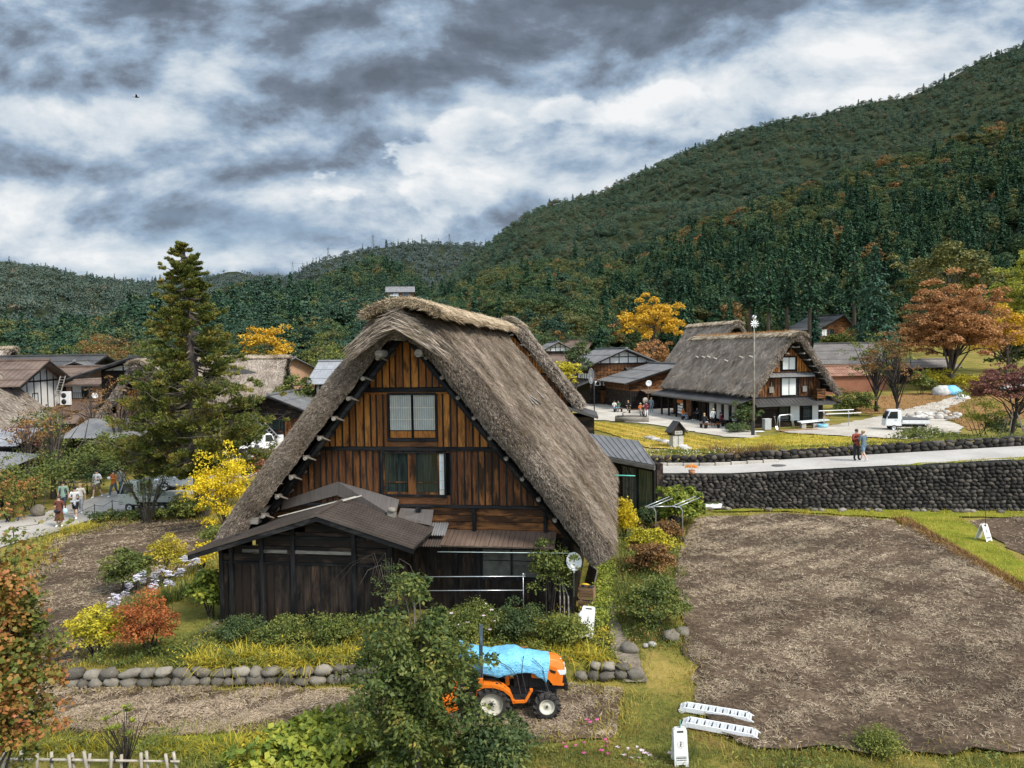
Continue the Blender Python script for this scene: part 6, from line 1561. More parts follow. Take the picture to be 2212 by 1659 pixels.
tree('orange_tree', 'big rust-orange autumn tree with forked grey trunk on the right rise', 'tree', at(2055, 840, 104), 15.2, (7.9, 7.2, 6.4), 420, 1.0, 105, .34, L_['orange'], .40, nl=36, top=.7, fork=.14, flat=.6, bark=M_BARK, shell=.3)
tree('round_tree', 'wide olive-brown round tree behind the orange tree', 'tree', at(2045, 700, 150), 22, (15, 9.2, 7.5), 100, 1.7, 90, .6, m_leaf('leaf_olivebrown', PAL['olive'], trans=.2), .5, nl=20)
tree('lime_tree', 'yellow-green feathery tree at the right edge', 'tree', at(2225, 760, 118), 18, (10.5, 5.2, 9), 120, 1.2, 90, .4, L_['lime'], .4, nl=20, rng=np.random.default_rng(91))
tree('autumn_tree', 'green and orange tree between the orange tree and the right edge', 'tree', at(2175, 790, 112), 10.5, (6.2, 4.2, 4.6), 70, 1.05, 80, .36, L_['gold'], .3, nl=18, rng=np.random.default_rng(92))
tree('gold_tree', 'golden yellow round tree at the foot of the slope behind the square', 'tree', at(1412, 760, 148), 16.8, (10.8, 6.3, 5.8), 90, 1.3, 95, .45, L_['gold'], .35, nl=18, rng=np.random.default_rng(93))
tree('russet_tree', 'low russet spreading tree between the timber house and the thatch', 'tree', at(1415, 800, 118), 7.0, (5.4, 5.0, 2.7), 50, 1.0, 70, .36, L_['orange'], .22, nl=26, rng=np.random.default_rng(94))
tree('yellow_lane_tree', 'small yellow-green tree at the lane corner by the second thatch', 'tree', at(1222, 860, 90), 6.2, (4.3, 2.0, 2.3), 36, .62, 60, .28, L_['bushy'], .12, nl=12, rng=np.random.default_rng(95))
tree('lane_tree', 'dark green tree beside the yellow one at the lane corner', 'tree', at(1245, 860, 95), 8.6, (5.8, 2.1, 3.2), 40, .7, 70, .28, L_['bushd'], .16, nl=12, rng=np.random.default_rng(96))
tree('bare_tree', 'thin sparse yellowing tree on the right of two behind the white pickup', 'tree', at(1940, 900, 76), 9.0, (5.7, 2.7, 3.6), 60, .55, 42, .2, L_['russet'], .17, nl=44, rng=np.random.default_rng(97), fork=.15, bark=M_BARKD, lean=(-.9, 0))
tree('bare_tree', 'thin sparse greenish tree on the left of two behind the white pickup', 'tree', at(1893, 890, 82), 8.6, (5.2, 3.0, 3.6), 64, .6, 44, .22, L_['bush'], .2, nl=44, rng=np.random.default_rng(98), fork=.15, bark=M_BARKD)
tree('dark_maple', 'dark purple-red maple on props at the right edge', 'tree', at(2190, 945, 54), 6.6, (4.1, 2.9, 1.9), 110, .45, 80, .17, L_['purple'], .16, nl=40, rng=np.random.default_rng(99), fork=.3, flat=.6, bark=M_BARKD)
mb=MB(); p=at(2190, 945, 54)
for k in range(5):a=k*1.257; mb.tube([p+Vector((math.cos(a)*1.1, math.sin(a)*1.0, -.1)), p+Vector((math.cos(a)*.12, math.sin(a)*.12, 2.6))], .035, 5)
tag(mb.build('tree_prop', M_GREYW), 'wooden props propping the dark purple-red maple', 'tree prop')
tree('orange_maple', 'orange-topped maple behind the left-hand thatched houses', 'tree', at(578, 790, 122), 12.5, (8.2, 4.2, 4.6), 60, 1.1, 70, .4, L_['gold'], .25, nl=14, rng=np.random.default_rng(101))
for k, (qx, d, h, rx, mt, lab)in enumerate(((640, 86, 6.4, 2.8, 'bush', 'green bushy tree in front of the orange-tan house'), (612, 92, 7.2, 2.2, 'bushd', 'dark pine-like tree beside the pale straw ridge'), (690, 88, 4.6, 1.7, 'bush', 'small tree below the white plaster house'), (545, 118, 10.5, 3.6, 'bushd', 'dark tree left of the orange-topped maple'), (230, 118, 12.5, 5.2, 'russet', 'brownish wide tree behind the dark metal roofs'), (190, 130, 12, 5, 'bush', 'green tree above the tan house roof'), (330, 120, 12, 4.5, 'bush', 'pale green tree left of the big conifer'), (735, 110, 9.5, 3.6, 'bush', 'light green tree above the white plaster house'), (700, 130, 11, 4.2, 'bush', 'round green tree behind the orange-tan house'))):
 tree('broadleaf_tree', lab, 'tree', at(qx, 800, d), h, (h*.6, rx, h*.38), 44, rx*.27, 64, .3, L_[mt], .16, nl=12, rng=np.random.default_rng(140+k))
def fir(label, base, H, R, seed, leaf=.5, nt=44):
 rng=np.random.default_rng(seed); e=empty('fir_tree', base, 0, label, 'fir')
 V, Fq=conifer_crown(rng, H, R, 1.0, nt, 1.9, leaf, .28); np_mesh('crown', V, Fq, L_['fir'], e)
 mb=MB(); mb.tube([(0, 0, -.5), (0, 0, H*.5), (0, 0, H*.97)], [.4, .25, .04], 8); mb.build('trunk', M_BARKD, e)
fir('very dark blue-green fir with layered boughs beside the forest house', at(1888, 860, 124), 21.5, 6.0, 41, .55, 40)
fir('small pointed cedar beside the forest house', at(1760, 790, 168), 10.5, 2.6, 42, .6, 24)
for k, (qx, d, h)in enumerate(((1748, 165, 24), (1765, 178, 25), (1845, 170, 27), (1700, 170, 24), (1660, 165, 22), (1620, 172, 24))):
 b=at(qx, 800, d); e=empty('cedar_tree', b, k, 'tall cedar with long bare trunk at the forest edge behind the thatched house', 'cedar', 'bare-trunked cedars at the forest edge')
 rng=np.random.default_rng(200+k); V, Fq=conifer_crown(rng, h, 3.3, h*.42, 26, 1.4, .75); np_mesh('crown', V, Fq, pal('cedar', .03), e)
 mb=MB(); mb.tube([(0, 0, -.5), (.1, 0, h*.5), (0, 0, h*.9)], [.5, .36, .08], 8); mb.build('trunk', M_BARK, e)
for k, (qx, qy, d, rx, rz, lf, mt, lab)in enumerate([(1606, 910, 66.2, 1.5, 1.45, .18, 'bushd', 'dark rounded evergreen at the corner of the white-panelled house'), (1592, 928, 64, 1.3, .35, .15, 'bushd', 'low clipped hedge before the corner evergreen'), (1745, 905, 72, 1.8, .6, .2, 'russet', 'brownish weeds right of the white-panelled house'), (1850, 895, 78, 2.2, 1.2, .22, 'bush', 'thicket under the thin trees behind the white pickup'), (1835, 880, 84, 2.2, .5, .25, 'hydrangea', 'row of bright green vegetables by the thatched house'), (1995, 970, 52.5, 2.0, .75, .14, 'bush', 'dark green bush with whitish flowers above the roadside wall'), (2118, 935, 58, 1.7, 1.9, .14, 'lime', 'feathery light green shrub at the edge of the gravel track'), (2155, 930, 57.5, 1.6, .8, .14, 'bushd', 'dark low shrub next to the feathery one'), (2075, 955, 54, 1.3, .35, .12, 'grassg', 'pale mound of weeds above the roadside wall'), (2085, 832, 100, 1.9, 1.2, .25, 'bushy', 'yellow-green bush right of the orange tree trunk'), (2020, 832, 103, 2.6, 1.2, .25, 'bushy', 'yellow bush left of the orange tree trunk'), (2125, 838, 96, 2.0, .9, .25, 'russet', 'orange bush right of the orange tree'), (1990, 845, 98, 1.6, 1.6, .25, 'bush', 'green shrub beside the pale-roofed outbuilding'), (1800, 778, 158, 2.5, 2, .4, 'bush', 'shrubs in front of the forest house'), (1825, 775, 156, 3.0, 2.2, .4, 'bush', 'rounder shrubs right of the forest house porch'), (2190, 760, 122, 3.0, 3.0, .4, 'bushd', 'dark shrub under the right-edge trees'), (60, 1060, 43, 2.3, 1.6, .15, 'bush', 'mass of green shrubs by the lane at the left edge'), (20, 1085, 40, 1.7, 1.3, .13, 'katsura', 'reddish shrub mass at the left edge by the lane'), (150, 1040, 47, 2.2, 1.8, .15, 'plum', 'mixed green shrubs behind the tourists'), (190, 1055, 48, 1.6, 1.1, .15, 'bushd', 'dark shrub behind the strolling tourists'), (235, 1020, 55, 2.4, 1.8, .17, 'bush', 'tall green thicket behind the white-shirted walker'), (285, 1015, 56, 2.2, 1.8, .17, 'bush', 'green thicket left of the conifer trunk'), (110, 985, 58, 2.6, 2.4, .18, 'bush', 'olive thicket below the left-hand sheds'), (40, 985, 52, 2.2, 2.2, .17, 'purple', 'dark red maple thicket at the far left'), (85, 905, 60, 2.2, 2.3, .2, 'bushd', 'dark evergreen between the thatched slope and the carport'), (190, 880, 64, 1.8, 2.0, .2, 'russet', 'reddish garden tree in front of the black barn'), (270, 975, 60, 3.4, .9, .2, 'bush', 'bushes before the metal lean-to'), (340, 1000, 52, 1.5, 1.5, .15, 'russet', 'brownish bush under the conifer'), (560, 1020, 50, 1.6, 1.2, .15, 'redmaple', 'dark red shrub at the corner of the gravel yard'), (400, 1100, 40, 1.2, .6, .13, 'bush', 'green shrub at the foot of the conifer'), (470, 1125, 34, .8, .5, .13, 'grassg', 'weeds between the conifer and the thatch'), (1460, 965, 62, .8, .3, .15, 'grassg', 'weeds round the small wooden box house'), ]):
 b=at(qx, qy, d); bush(lab, b, rx, rz, int(18+16*rx), .28*rx if rx>1.2 else.36, 58, lf, L_[mt], seed=300+k)
p=at(318, 1108, 39.2); e=empty('multistem_shrub', p, 0, 'dark many-stemmed airy shrub in front of the grey-green truck', 'shrub')
mb=MB(); rng=np.random.default_rng(17); cl=[]
for k in range(34):
 a=rng.random()*6.28; l=2.2+1.6*rng.random(); t=Vector((math.cos(a)*l*.42, math.sin(a)*l*.42, l*.95))
 mb.tube([(math.cos(a)*.15, math.sin(a)*.15, -.1), t*.4+Vector((0, 0, .1)), t*.75+Vector((rng.normal()*.1, 0, 0)), t], [.022, .018, .013, .006], 5, False)
 for q in range(3):cl.append((np.array(t*(.55+.2*q))+rng.normal(size=3)*.18, .3))
mb.build('stem', M_BARKD, e); V, Fq=broad_crown(rng, cl, 10, .11, .8); np_mesh('foliage', V, Fq, L_['bushd'], e)
for k, (qx, d, h, mt, lab)in enumerate(((115, 46.5, 6.4, 'russet', 'thin-crowned tree with stout grey trunk behind the tourists'), (60, 50, 5.6, 'russet', 'sparse reddish tree over the low shed at the left'), (262, 58, 8.0, 'russet', 'gnarled bare-branched tree before the metal lean-to'), (205, 62, 7.0, 'bare', 'twisted nearly leafless tree beside the tan house'))):
 tree('garden_tree', lab, 'tree', at(qx, 1050, d), h, (h*.68, 1.7, h*.30), 30, .42, 10 if mt=='bare' else 20, .16, L_['russet' if mt=='bare' else mt], .17, nl=28, rng=np.random.default_rng(400+k), fork=.2)
# stone walls
def stone_row(mb, x0, x1, y, z, w, h, dep, rng, tilt=.35, yf=None, n=9, m=6, jit=.22):
 x=x0
 while x<x1:
  ww=w*(.7+.6*rng.random()); hh=h*(.85+.35*rng.random())
  yy=yf(x)if yf else y; zz=z(x)if callable(z)else z
  M=Matrix.Rotation((rng.random()-.5)*2*tilt, 3, 'Y')@Matrix.Rotation((rng.random()-.5)*.4, 3, 'Z')
  mb.ell((x+ww/2, yy+(rng.random()-.5)*.06, zz+(rng.random()-.5)*.05), (ww*.54, dep*(.85+.3*rng.random()), hh*.56), n, m, jit, rng, M)
  x+=ww*.97
rg=random.Random(44)
mb=MB()
xs=7.0
rows=13
for r in range(rows):
 t=(r+.5)/rows
 def zf(x, t=t):return road_z(x)*t-.02
 stone_row(mb, xs+(r%2)*.16, 44, 0, zf, .31, .20, .16, rg, .75, lambda x, t=t:YW(x)-.36+.40*t, 8, 6, .18)
big=mb.build('cobble_retaining_wall', M_SDARK)
tag(big, 'long dark retaining wall of rounded cobbles below the road', 'stone wall')
mb=MB()
for k in range(38):
 x0, x1=xs+k, xs+k+1; a_, b_=YW(x0), YW(x1); mb.add([(x0, a_-.44, -.2), (x1, b_-.44, -.2), (x1, b_+.06, road_z(x1)-.02), (x0, a_+.06, road_z(x0)-.02), (x0, a_+.54, -.2), (x1, b_+.54, -.2), (x1, b_+.54, road_z(x1)-.02), (x0, a_+.54, road_z(x0)-.02)], [(0, 1, 2, 3), (3, 2, 6, 7), (4, 7, 6, 5)])
bk=mb.build('mortar_backing', m_plain('mortar_dark', (.012, .011, .010), .95)); bk.parent=big
mb=MB()
for k in range(60):
 x=xs+rg.random()*36; mb.ell((x, YW(x)-.66-rg.random()*.25, .08), (.16+.12*rg.random(), .14, .12), 7, 5, .3, rg)
s=mb.build('footing_stone', M_SGREY); s.parent=big
mb=MB()
for r in range(2):
 stone_row(mb, 8.0+r*.2, 44, 0, lambda x, r=r:road_z(x)+.14+.24*r, .46, .27, .2, rg, .5, lambda x:road_far(x)+.16, 8, 5, .35)
stone_row(mb, 12.0, 44, 0, lambda x:road_z(x)+.53, .6, .16, .2, rg, .15, lambda x:road_far(x)+.26, 8, 5, .3)
tag(mb.build('roadside_wall', M_SDARK), 'low rough stone wall along the far side of the road', 'stone wall')
mb=MB()
stone_row(mb, -12.2, -3.2, 0, .10, .42, .24, .17, rg, .2, lambda x:EY+.12, 9, 6, .42)
stone_row(mb, -12.35, -3.3, 0, .32, .46, .25, .18, rg, .18, lambda x:EY+.22, 9, 6, .42)
tag(mb.build('garden_edging', M_SGREY), 'two courses of rounded grey stones edging the garden bed at the left', 'stone edging')
mb=MB()
stone_row(mb, 1.6, 3.05, 0, .13, .42, .24, .18, rg, .2, lambda x:EY+.12, 9, 6, .42); stone_row(mb, 2.0, 2.95, 0, .34, .4, .2, .18, rg, .2, lambda x:EY+.22, 9, 6, .42)
tag(mb.build('garden_edging', M_SGREY), 'dark stones edging the bank right of the tractor hood', 'stone edging')
for k, (qx, qy, r)in enumerate(((1428, 1205, .32), (1425, 1190, .26), (1440, 1140, .45), (1455, 1130, .4), (1475, 1388, .25), (1395, 1420, .1), (1410, 1418, .13), (1450, 1405, .3), (1445, 1325, .2), (1360, 1432, .28), (1560, 1098, .18))):
 p=G(qx, qy, .05); mb=MB(); mb.ell((0, 0, r*.4), (r, r*.8, r*.65), 9, 7, .35, rg)
 o=mb.build('boulder', M_SPALE if k in(5, 6, 0, 1)else M_SGREY); o.location=(p.x, p.y, T(p.x, p.y)); o.rotation_euler.z=k
 tag(o, 'grey boulder along the strip between the house trail and the field', 'boulder', 'boulders beside the trail')
mb=MB()
for k in range(70):
 p=GT(1955+rg.random()*120, 893+rg.random()*14); r=.15+.3*rg.random(); mb.ell((p.x, p.y, p.z+r*.3), (r, r*.9, r*.6), 7, 5, .4, rg)
tag(mb.build('rubble_bank', M_SPALE), 'bank of pale rubble stones along the gravel track', 'rubble', kind='stuff')
mb=MB()
for k in range(46):
 p=GT(1395+k*2.0, 945+26*(k/46)**1.2+rg.random()*3); r=.16+.14*rg.random(); mb.ell((p.x, p.y, p.z+.06), (r*1.3, r, r*.7), 7, 5, .35, rg)
tag(mb.build('paddy_kerb_stones', M_SPALE), 'line of pale stones edging the golden paddy', 'stone kerb')
p=G(82, 1115, 0); mb=MB(); mb.ell((0, 0, .3), (.42, .36, .38), 9, 7, .25, rg); o=mb.build('boulder', M_SGREY); o.location=(p.x, p.y, 0); tag(o, 'round grey boulder at the edge of the lane on the left', 'boulder')
# the tractor
M_ORANGE=m_plain('tractor_orange', (.72, .17, .015), .35, spec=.5, var=.08)
M_RIMC=m_plain('rim_cream', (.60, .56, .46), .5, var=.12, scale=9)
M_TYRE=m_plain('tyre_dusty', (.035, .032, .029), .9, var=.6, scale=7)
M_LAMP=m_plain('lamp_glass', (.7, .72, .72), .15, spec=.6)
TX=G(1063, 1562, 0.05)
tr=empty('tractor', (TX.x*(TX.y+.61)/TX.y, TX.y+.61, .05), R_(2), 'small orange tractor under a blue tarpaulin on the tilled strip', 'tractor')
def wheel(par, name, c, r, w, rim, lugs=0, side=-1, tm=None, rm=None):
 """axle along y; outer face toward side"""
 mb=MB(); cx, cy, cz=c
 mb.lathe([(r*.60, -w/2), (r*.86, -w/2), (r*.96, -w*.38), (r, -w*.2), (r, w*.2), (r*.96, w*.38), (r*.86, w/2), (r*.60, w/2)], c, 'Y', 28)
 for k in range(lugs):
  for sg in(-1, 1):
   a=2*PI*(k+(.5 if sg>0 else 0))/lugs
   p0=Vector((cx+math.cos(a)*r*1.03, cy+sg*w*.02, cz+math.sin(a)*r*1.03)); a2=a+.24
   p1=Vector((cx+math.cos(a2)*r*.98, cy+sg*w*.5, cz+math.sin(a2)*r*.98))
   p2=Vector((cx+math.cos(a2+.05)*r*.80, cy+sg*w*.53, cz+math.sin(a2+.05)*r*.80))
   mb.bar(p0, p1, .05*r/.46, .07*r/.46, (math.cos(a), 0, math.sin(a))); mb.bar(p1, p2, .05*r/.46, .05*r/.46, (math.cos(a2), 0, math.sin(a2)))
 t=mb.build('tyre', tm or M_TYRE, par)
 mb=MB(); s=side
 mb.lathe([(r*.62, s*w*.42), (rim, s*w*.44), (rim*.93, s*w*.36), (rim*.86, s*w*.22), (rim*.5, s*w*.20), (rim*.34, s*w*.28), (rim*.16, s*w*.30), (0.0, s*w*.30)], c, 'Y', 24)
 mb.lathe([(rim*.95, s*w*.1), (rim*.3, -s*w*.1), (0, -s*w*.1)], c, 'Y', 20)
 rimo=mb.build('rim', rm or M_RIMC, par)
 mb=MB(); mb.lathe([(0, s*w*.40), (rim*.15, s*w*.40), (rim*.17, s*w*.28), (rim*.17, s*w*.2)], c, 'Y', 12)
 for k in range(6):
  a=k*PI/3; mb.lathe([(0, s*w*.33), (rim*.045, s*w*.33), (rim*.05, s*w*.25)], (cx+math.cos(a)*rim*.27, cy, cz+math.sin(a)*rim*.27), 'Y', 6)
 mb.build('hub', M_DKIRON, par); return t
def wheel_part(par, *a, **k):
 c=a[0]; e=bpy.data.objects.new('wheel', None); COL.objects.link(e); e.parent=par; e.location=c; e.empty_display_size=.1
 wheel(e, 'wheel', (0, 0, 0), *a[1:], **k); return e
for sy in(-1, 1):
 wheel_part(tr, (0, sy*.48, .44), .46, .26, .28, lugs=15, side=sy); wheel_part(tr, (1.33, sy*.44, .30), .315, .18, .165, lugs=13, side=sy)
mb=MB()
P=[(.98, 1.30, .26), (1.40, 1.36, .27), (1.62, 1.32, .265), (1.76, 1.22, .25), (1.81, 1.06, .235)]
lo=[(.98, .92), (1.40, .86), (1.50, .72), (1.74, .69), (1.80, .70)]
vs=[]
for(x, z, hw), (xb, zb)in zip(P, lo):
 vs+=[(xb, -hw, zb), (xb*.3+x*.7, -hw*1.02, zb+(z-zb)*.72), (x, -hw*.80, z), (x, 0, z+.025), (x, hw*.80, z), (xb*.3+x*.7, hw*1.02, zb+(z-zb)*.72), (xb, hw, zb)]
fs=[(i*7+k, i*7+k+1, (i+1)*7+k+1, (i+1)*7+k)for i in range(4)for k in range(6)]+[(28, 29, 30, 31, 32, 33, 34)]
mb.add(vs, fs); hood=mb.build('hood', M_ORANGE, tr, .015)
mb=MB(); mb.bb(1.775, 1.825, -.20, .20, .74, 1.0); mb.bb(1.60, 1.80, -.252, -.238, .76, .98); mb.bb(1.60, 1.80, .238, .252, .76, .98); mb.build('grille', M_BLK, hood)
for sy in(-1, 1):
 mb=MB(); mb.slab([(1.60, sy*.256, 1.10), (1.80, sy*.245, 1.08), (1.81, sy*.243, .97), (1.68, sy*.254, .97)], (0, sy*.012, 0)); mb.bb(1.80, 1.835, min(sy*.10, sy*.22), max(sy*.10, sy*.22), .98, 1.08); mb.build('headlight', M_LAMP, hood)
 mb=MB(); mb.slab([(1.43, sy*.275, 1.12), (1.58, sy*.272, 1.06), (1.56, sy*.272, 1.01), (1.45, sy*.275, 1.05)], (0, sy*.01, 0)); mb.build('vent', M_BLK, hood)
mb=MB(); mb.ell((1.70, -.08, 1.30), (.035, .025, .012), 8, 5); mb.build('badge', M_STEEL, hood)
mb=MB(); mb.bb(1.42, 1.86, -.2, .2, .58, .68); mb.bb(1.78, 1.87, -.26, .26, .57, .75); mb.build('front_bumper', M_BLK, tr, .01)
mb=MB(); mb.bb(.45, 1.45, -.2, .2, .36, .70); mb.bb(.92, 1.42, -.24, .24, .68, 1.12); mb.bb(.55, .95, -.22, .22, .68, 1.05); mb.bb(1.22, 1.44, -.36, .36, .27, .36); mb.bb(-.25, .5, -.22, .22, .3, .62); mb.lathe([(.0, -.4), (.09, -.4), (.09, .4), (0, .4)], (0, 0, .44), 'Y', 10)
for k in range(8):mb.bb(.95+k*.05, .975+k*.05, -.255, -.235, .72, 1.0)
mb.tube([(1.0, -.3, .62), (1.25, -.3, .58), (1.36, -.28, .5)], .025, 6); mb.tube([(.7, -.28, .75), (.78, -.3, .95), (.74, -.28, 1.1)], .015, 6)
mb.build('chassis', M_BLK, tr)
for sy in(-1, 1):
 mb=MB(); A=[(-.36+0, .70), (-.34, .88), (-.18, .95), (.06, .94), (.28, .86), (.44, .72), (.52, .52)]
 for(a, b2)in zip(A[:-1], A[1:]):
  mb.add([(a[0], sy*.36, a[1]), (b2[0], sy*.36, b2[1]), (b2[0], sy*.64, b2[1]), (a[0], sy*.64, a[1]), (a[0], sy*.36, a[1]-.04), (b2[0], sy*.36, b2[1]-.04), (b2[0], sy*.64, b2[1]-.075), (a[0], sy*.64, a[1]-.075)], [(0, 1, 2, 3), (4, 7, 6, 5), (3, 2, 6, 7), (0, 4, 5, 1)])
 mb.build('fender', M_ORANGE, tr)
 mb=MB()
 for a, b2 in(((.52, .50), (.80, .50)), ((.80, .50), (.95, .76)), ((.52, .46), (.52, .56))):mb.bar((a[0], sy*.60, a[1]), (b2[0], sy*.60, b2[1]), .05, .06)
 mb.bar((.95, sy*.60, .74), (.95, sy*.60, .80), .07); fr=mb.build('step_frame', M_ORANGE, tr)
 mb=MB(); mb.bb(.42, .92, min(sy*.22, sy*.59), max(sy*.22, sy*.59), .47, .50)
 for k in range(9):mb.bb(.45+k*.05, .47+k*.05, min(sy*.24, sy*.58), max(sy*.24, sy*.58), .50, .508)
 mb.build('foot_plate', M_DKIRON, tr)
 mb=MB(); mb.bb(-.32, -.2, sy*.62-.03, sy*.62+.03, .96, 1.10); mb.build('tail_lamp', M_ORANGE, tr)
mb=MB(); mb.bb(-.12, .30, -.26, .26, .92, 1.02); mb.bb(-.2, -.1, -.26, .26, .98, 1.36); mb.build('seat', M_BLK, tr, .03)
mb=MB(); mb.bb(.34, .44, -.20, .20, .72, 1.02); mb.build('dash_panel', M_ORANGE, tr)
mb=MB(); mb.tube([(.72, 0, .9), (.55, 0, 1.22)], .02, 6); mb.lathe([(.17, -.01), (.19, 0), (.17, .01)], (.54, 0, 1.24), 'X', 14); mb.build('steering_wheel', M_BLK, tr)
mb=MB()
for sy in(-1, 1):mb.bar((-.24, sy*.48, .6), (-.24, sy*.48, 1.86), .05, .09, (1, 0, 0)); mb.tube([(-.24, sy*.48, 1.84), (-.24, sy*.45, 1.95), (-.24, sy*.36, 2.0)], .045, 6)
mb.bar((-.24, -.40, 2.0), (-.24, .40, 2.0), .09, .05); mb.build('roll_bar', m_plain('rollbar_slate', (.05, .07, .085), .45), tr, .008)
mb=MB(); mb.bar((-.3, -.25, .85), (-.85, -.2, .72), .05); mb.bar((-.3, .25, .85), (-.85, .2, .72), .05); mb.bar((-.2, -.2, .5), (-.95, -.2, .35), .06); mb.bar((-.2, .2, .5), (-.95, .2, .35), .06); mb.tube([(-.75, 0, .9), (-.45, 0, .75)], .05, 8); mb.build('hitch', M_DKIRON, tr)
mb=MB(); mb.bb(-1.3, -.85, -.6, .6, .52, .62); mb.prism([(-1.4, .2), (-1.35, .55), (-.85, .6), (-.8, .35)], -.62, -.58); mb.prism([(-1.4, .2), (-1.35, .55), (-.85, .6), (-.8, .35)], .58, .62); mb.bb(-.95, -.85, -.12, .12, .55, .95); mb.build('tiller_hood', M_ORANGE, tr)
mb=MB(); mb.lathe([(.05, -.55), (.05, .55)], (-1.08, 0, .28), 'Y', 8)
for k in range(22):a=k*1.1; mb.bar((-1.08, -.52+k*.05, .28), (-1.08+.24*math.cos(a), -.50+k*.05, .28+.24*math.sin(a)), .03, .04)
mb.build('tiller_blade', M_DKIRON, tr)
m, nt_, out_=newmat('tarp_blue')
n_=noise(nt_, mapping(nt_, coords(nt_), (6, 14, 14)), 2.2, 5, .6, .6)
bsdf(nt_, out_, ramp(nt_, n_, [(.35, (.10, .36, .60)), (.6, (.22, .56, .78))]), .42, 0, .4, n_, .8, .04); M_TARP=m
top=[(-.78, 1.78), (-.62, 1.66), (-.40, 1.60), (-.2, 1.54), (.0, 1.49), (.18, 1.52), (.40, 1.56), (.58, 1.57), (.74, 1.50), (.9, 1.46), (1.15, 1.43), (1.44, 1.40)]
bot=[(-.80, 1.40), (-.62, 1.32), (-.40, 1.22), (-.2, 1.14), (.0, 1.11), (.2, 1.09), (.4, 1.08), (.6, 1.10), (.8, 1.09), (1.0, 1.06), (1.2, .93), (1.34, .80)]
hw_=[.10, .25, .38, .47, .50, .50, .46, .42, .36, .33, .31, .295]
nx_, na_=72, 27; V=[]
for i in range(nx_):
 f=i/(nx_-1)*11; k=min(10, int(f)); u=f-k
 tx, tz=[top[k][j]*(1-u)+top[k+1][j]*u for j in(0, 1)]; bx_, bz=[bot[k][j]*(1-u)+bot[k+1][j]*u for j in(0, 1)]; w_=hw_[k]*(1-u)+hw_[k+1]*u
 for j in range(na_):
  a=-1+2*j/(na_-1); s=abs(a)
  y=w_*(math.copysign(min(1, s*1.55)**.8, a)); d=max(0, (s-.45)/.55)
  z=tz-.05*min(1, s/.45)**2-(tz-.05-bz)*d; x=tx+(bx_-tx)*d
  q=mnoise.noise(Vector((x*5, y*5, z*9)))*.028+math.sin(x*9+z*26+3*mnoise.noise(Vector((x*2, y*2, 0))))*.012*(1-.6*d)+math.sin(z*60+x*14)*.008*d
  V.append((x+q*.3, y+math.copysign(abs(q), a)*.8+(.02 if a>0 else-.02), z+q*.8))
ii=np.arange(nx_*na_).reshape(nx_, na_); Fq=np.stack([ii[:-1, :-1], ii[1:, :-1], ii[1:, 1:], ii[:-1, 1:]], -1).reshape(-1, 4)
tp=np_mesh('tarpaulin', V, Fq, M_TARP, smooth=True); tp.location=tr.location; tp.rotation_euler=tr.rotation_euler
sd_=tp.modifiers.new('s', 'SOLIDIFY'); sd_.thickness=.008
tag(tp, 'light blue tarpaulin roped over the tractor seat and hood', 'tarpaulin')
mb=MB()
for pts in([(.30, -.52, 1.05), (.72, -.40, 1.2), (.80, -.3, 1.48)], [(1.30, -.32, .84), (1.36, -.42, .5), (1.40, -.42, .45)], [(.12, -.52, 1.5), (.45, -.52, 1.3), (.62, -.5, 1.08), (.70, -.5, .62)], [(.78, -.37, 1.5), (.74, -.42, 1.1), (.85, -.5, .6)], [(1.0, -.33, 1.44), (1.25, -.36, 1.2), (1.3, -.34, .9), (1.42, -.45, .5)], [(-.22, -.52, 1.2), (-.2, -.55, 1.02), (-.25, -.56, .94)]):mb.tube(pts, .008, 4, False)
ro=mb.build('tie_rope', m_plain('rope_dark', (.05, .05, .055), .8), tp)
# ramps, signs, planters, dish
for k, (a, b, c, d, lab)in enumerate((((1466, 1509), (1624, 1534), (1630, 1549), (1473, 1523), 'farther of two white slotted aluminium ramps at the field corner'), ((1472, 1540), (1638, 1570), (1643, 1586), (1478, 1556), 'nearer of two white slotted aluminium ramps at the field corner'))):
 A, B, C_, D_=[G(q[0], q[1], .22)for q in(a, b, c, d)]
 cx=(A+B+C_+D_)/4; ux=((B+C_)-(A+D_))/2; Lr=ux.length; ang=math.atan2(ux.y, ux.x)
 e=empty('loading_ramp', (cx.x, cx.y, 0.0), ang, lab, 'ramp', 'loading ramps by the field'); W_=.30
 def rz_(t):return.08+.04*min(1, t/.06, (1-t)/.06)if 0<t<1 else.04
 mb=MB()
 for sy in(-1, 1):
  n=12; mb=MB()
  for i in range(n):mb.bar((-Lr/2+Lr*i/n, sy*W_/2, rz_(i/n)), (-Lr/2+Lr*(i+1)/n, sy*W_/2, rz_((i+1)/n)), .03, .11)
  mb.build('side_rail', M_WPAINT, e)
 mb=MB(); n=20
 for i in range(n):
  t0, t1=i/n+.006, (i+1)/n-(.018 if i%2 else.0)
  mb.add([(-Lr/2+Lr*t0, -W_/2, rz_(t0)+.03), (-Lr/2+Lr*t1, -W_/2, rz_(t1)+.03), (-Lr/2+Lr*t1, W_/2, rz_(t1)+.03), (-Lr/2+Lr*t0, W_/2, rz_(t0)+.03)], [(0, 1, 2, 3)])
  mb.bar((-Lr/2+Lr*t0, -W_/2, rz_(t0)+.034), (-Lr/2+Lr*t0, W_/2, rz_(t0)+.034), .012, .012)
 mb.build('tread_plate', m_plain('ramp_metal', (.58, .59, .60), .4, .3, var=.15), e)
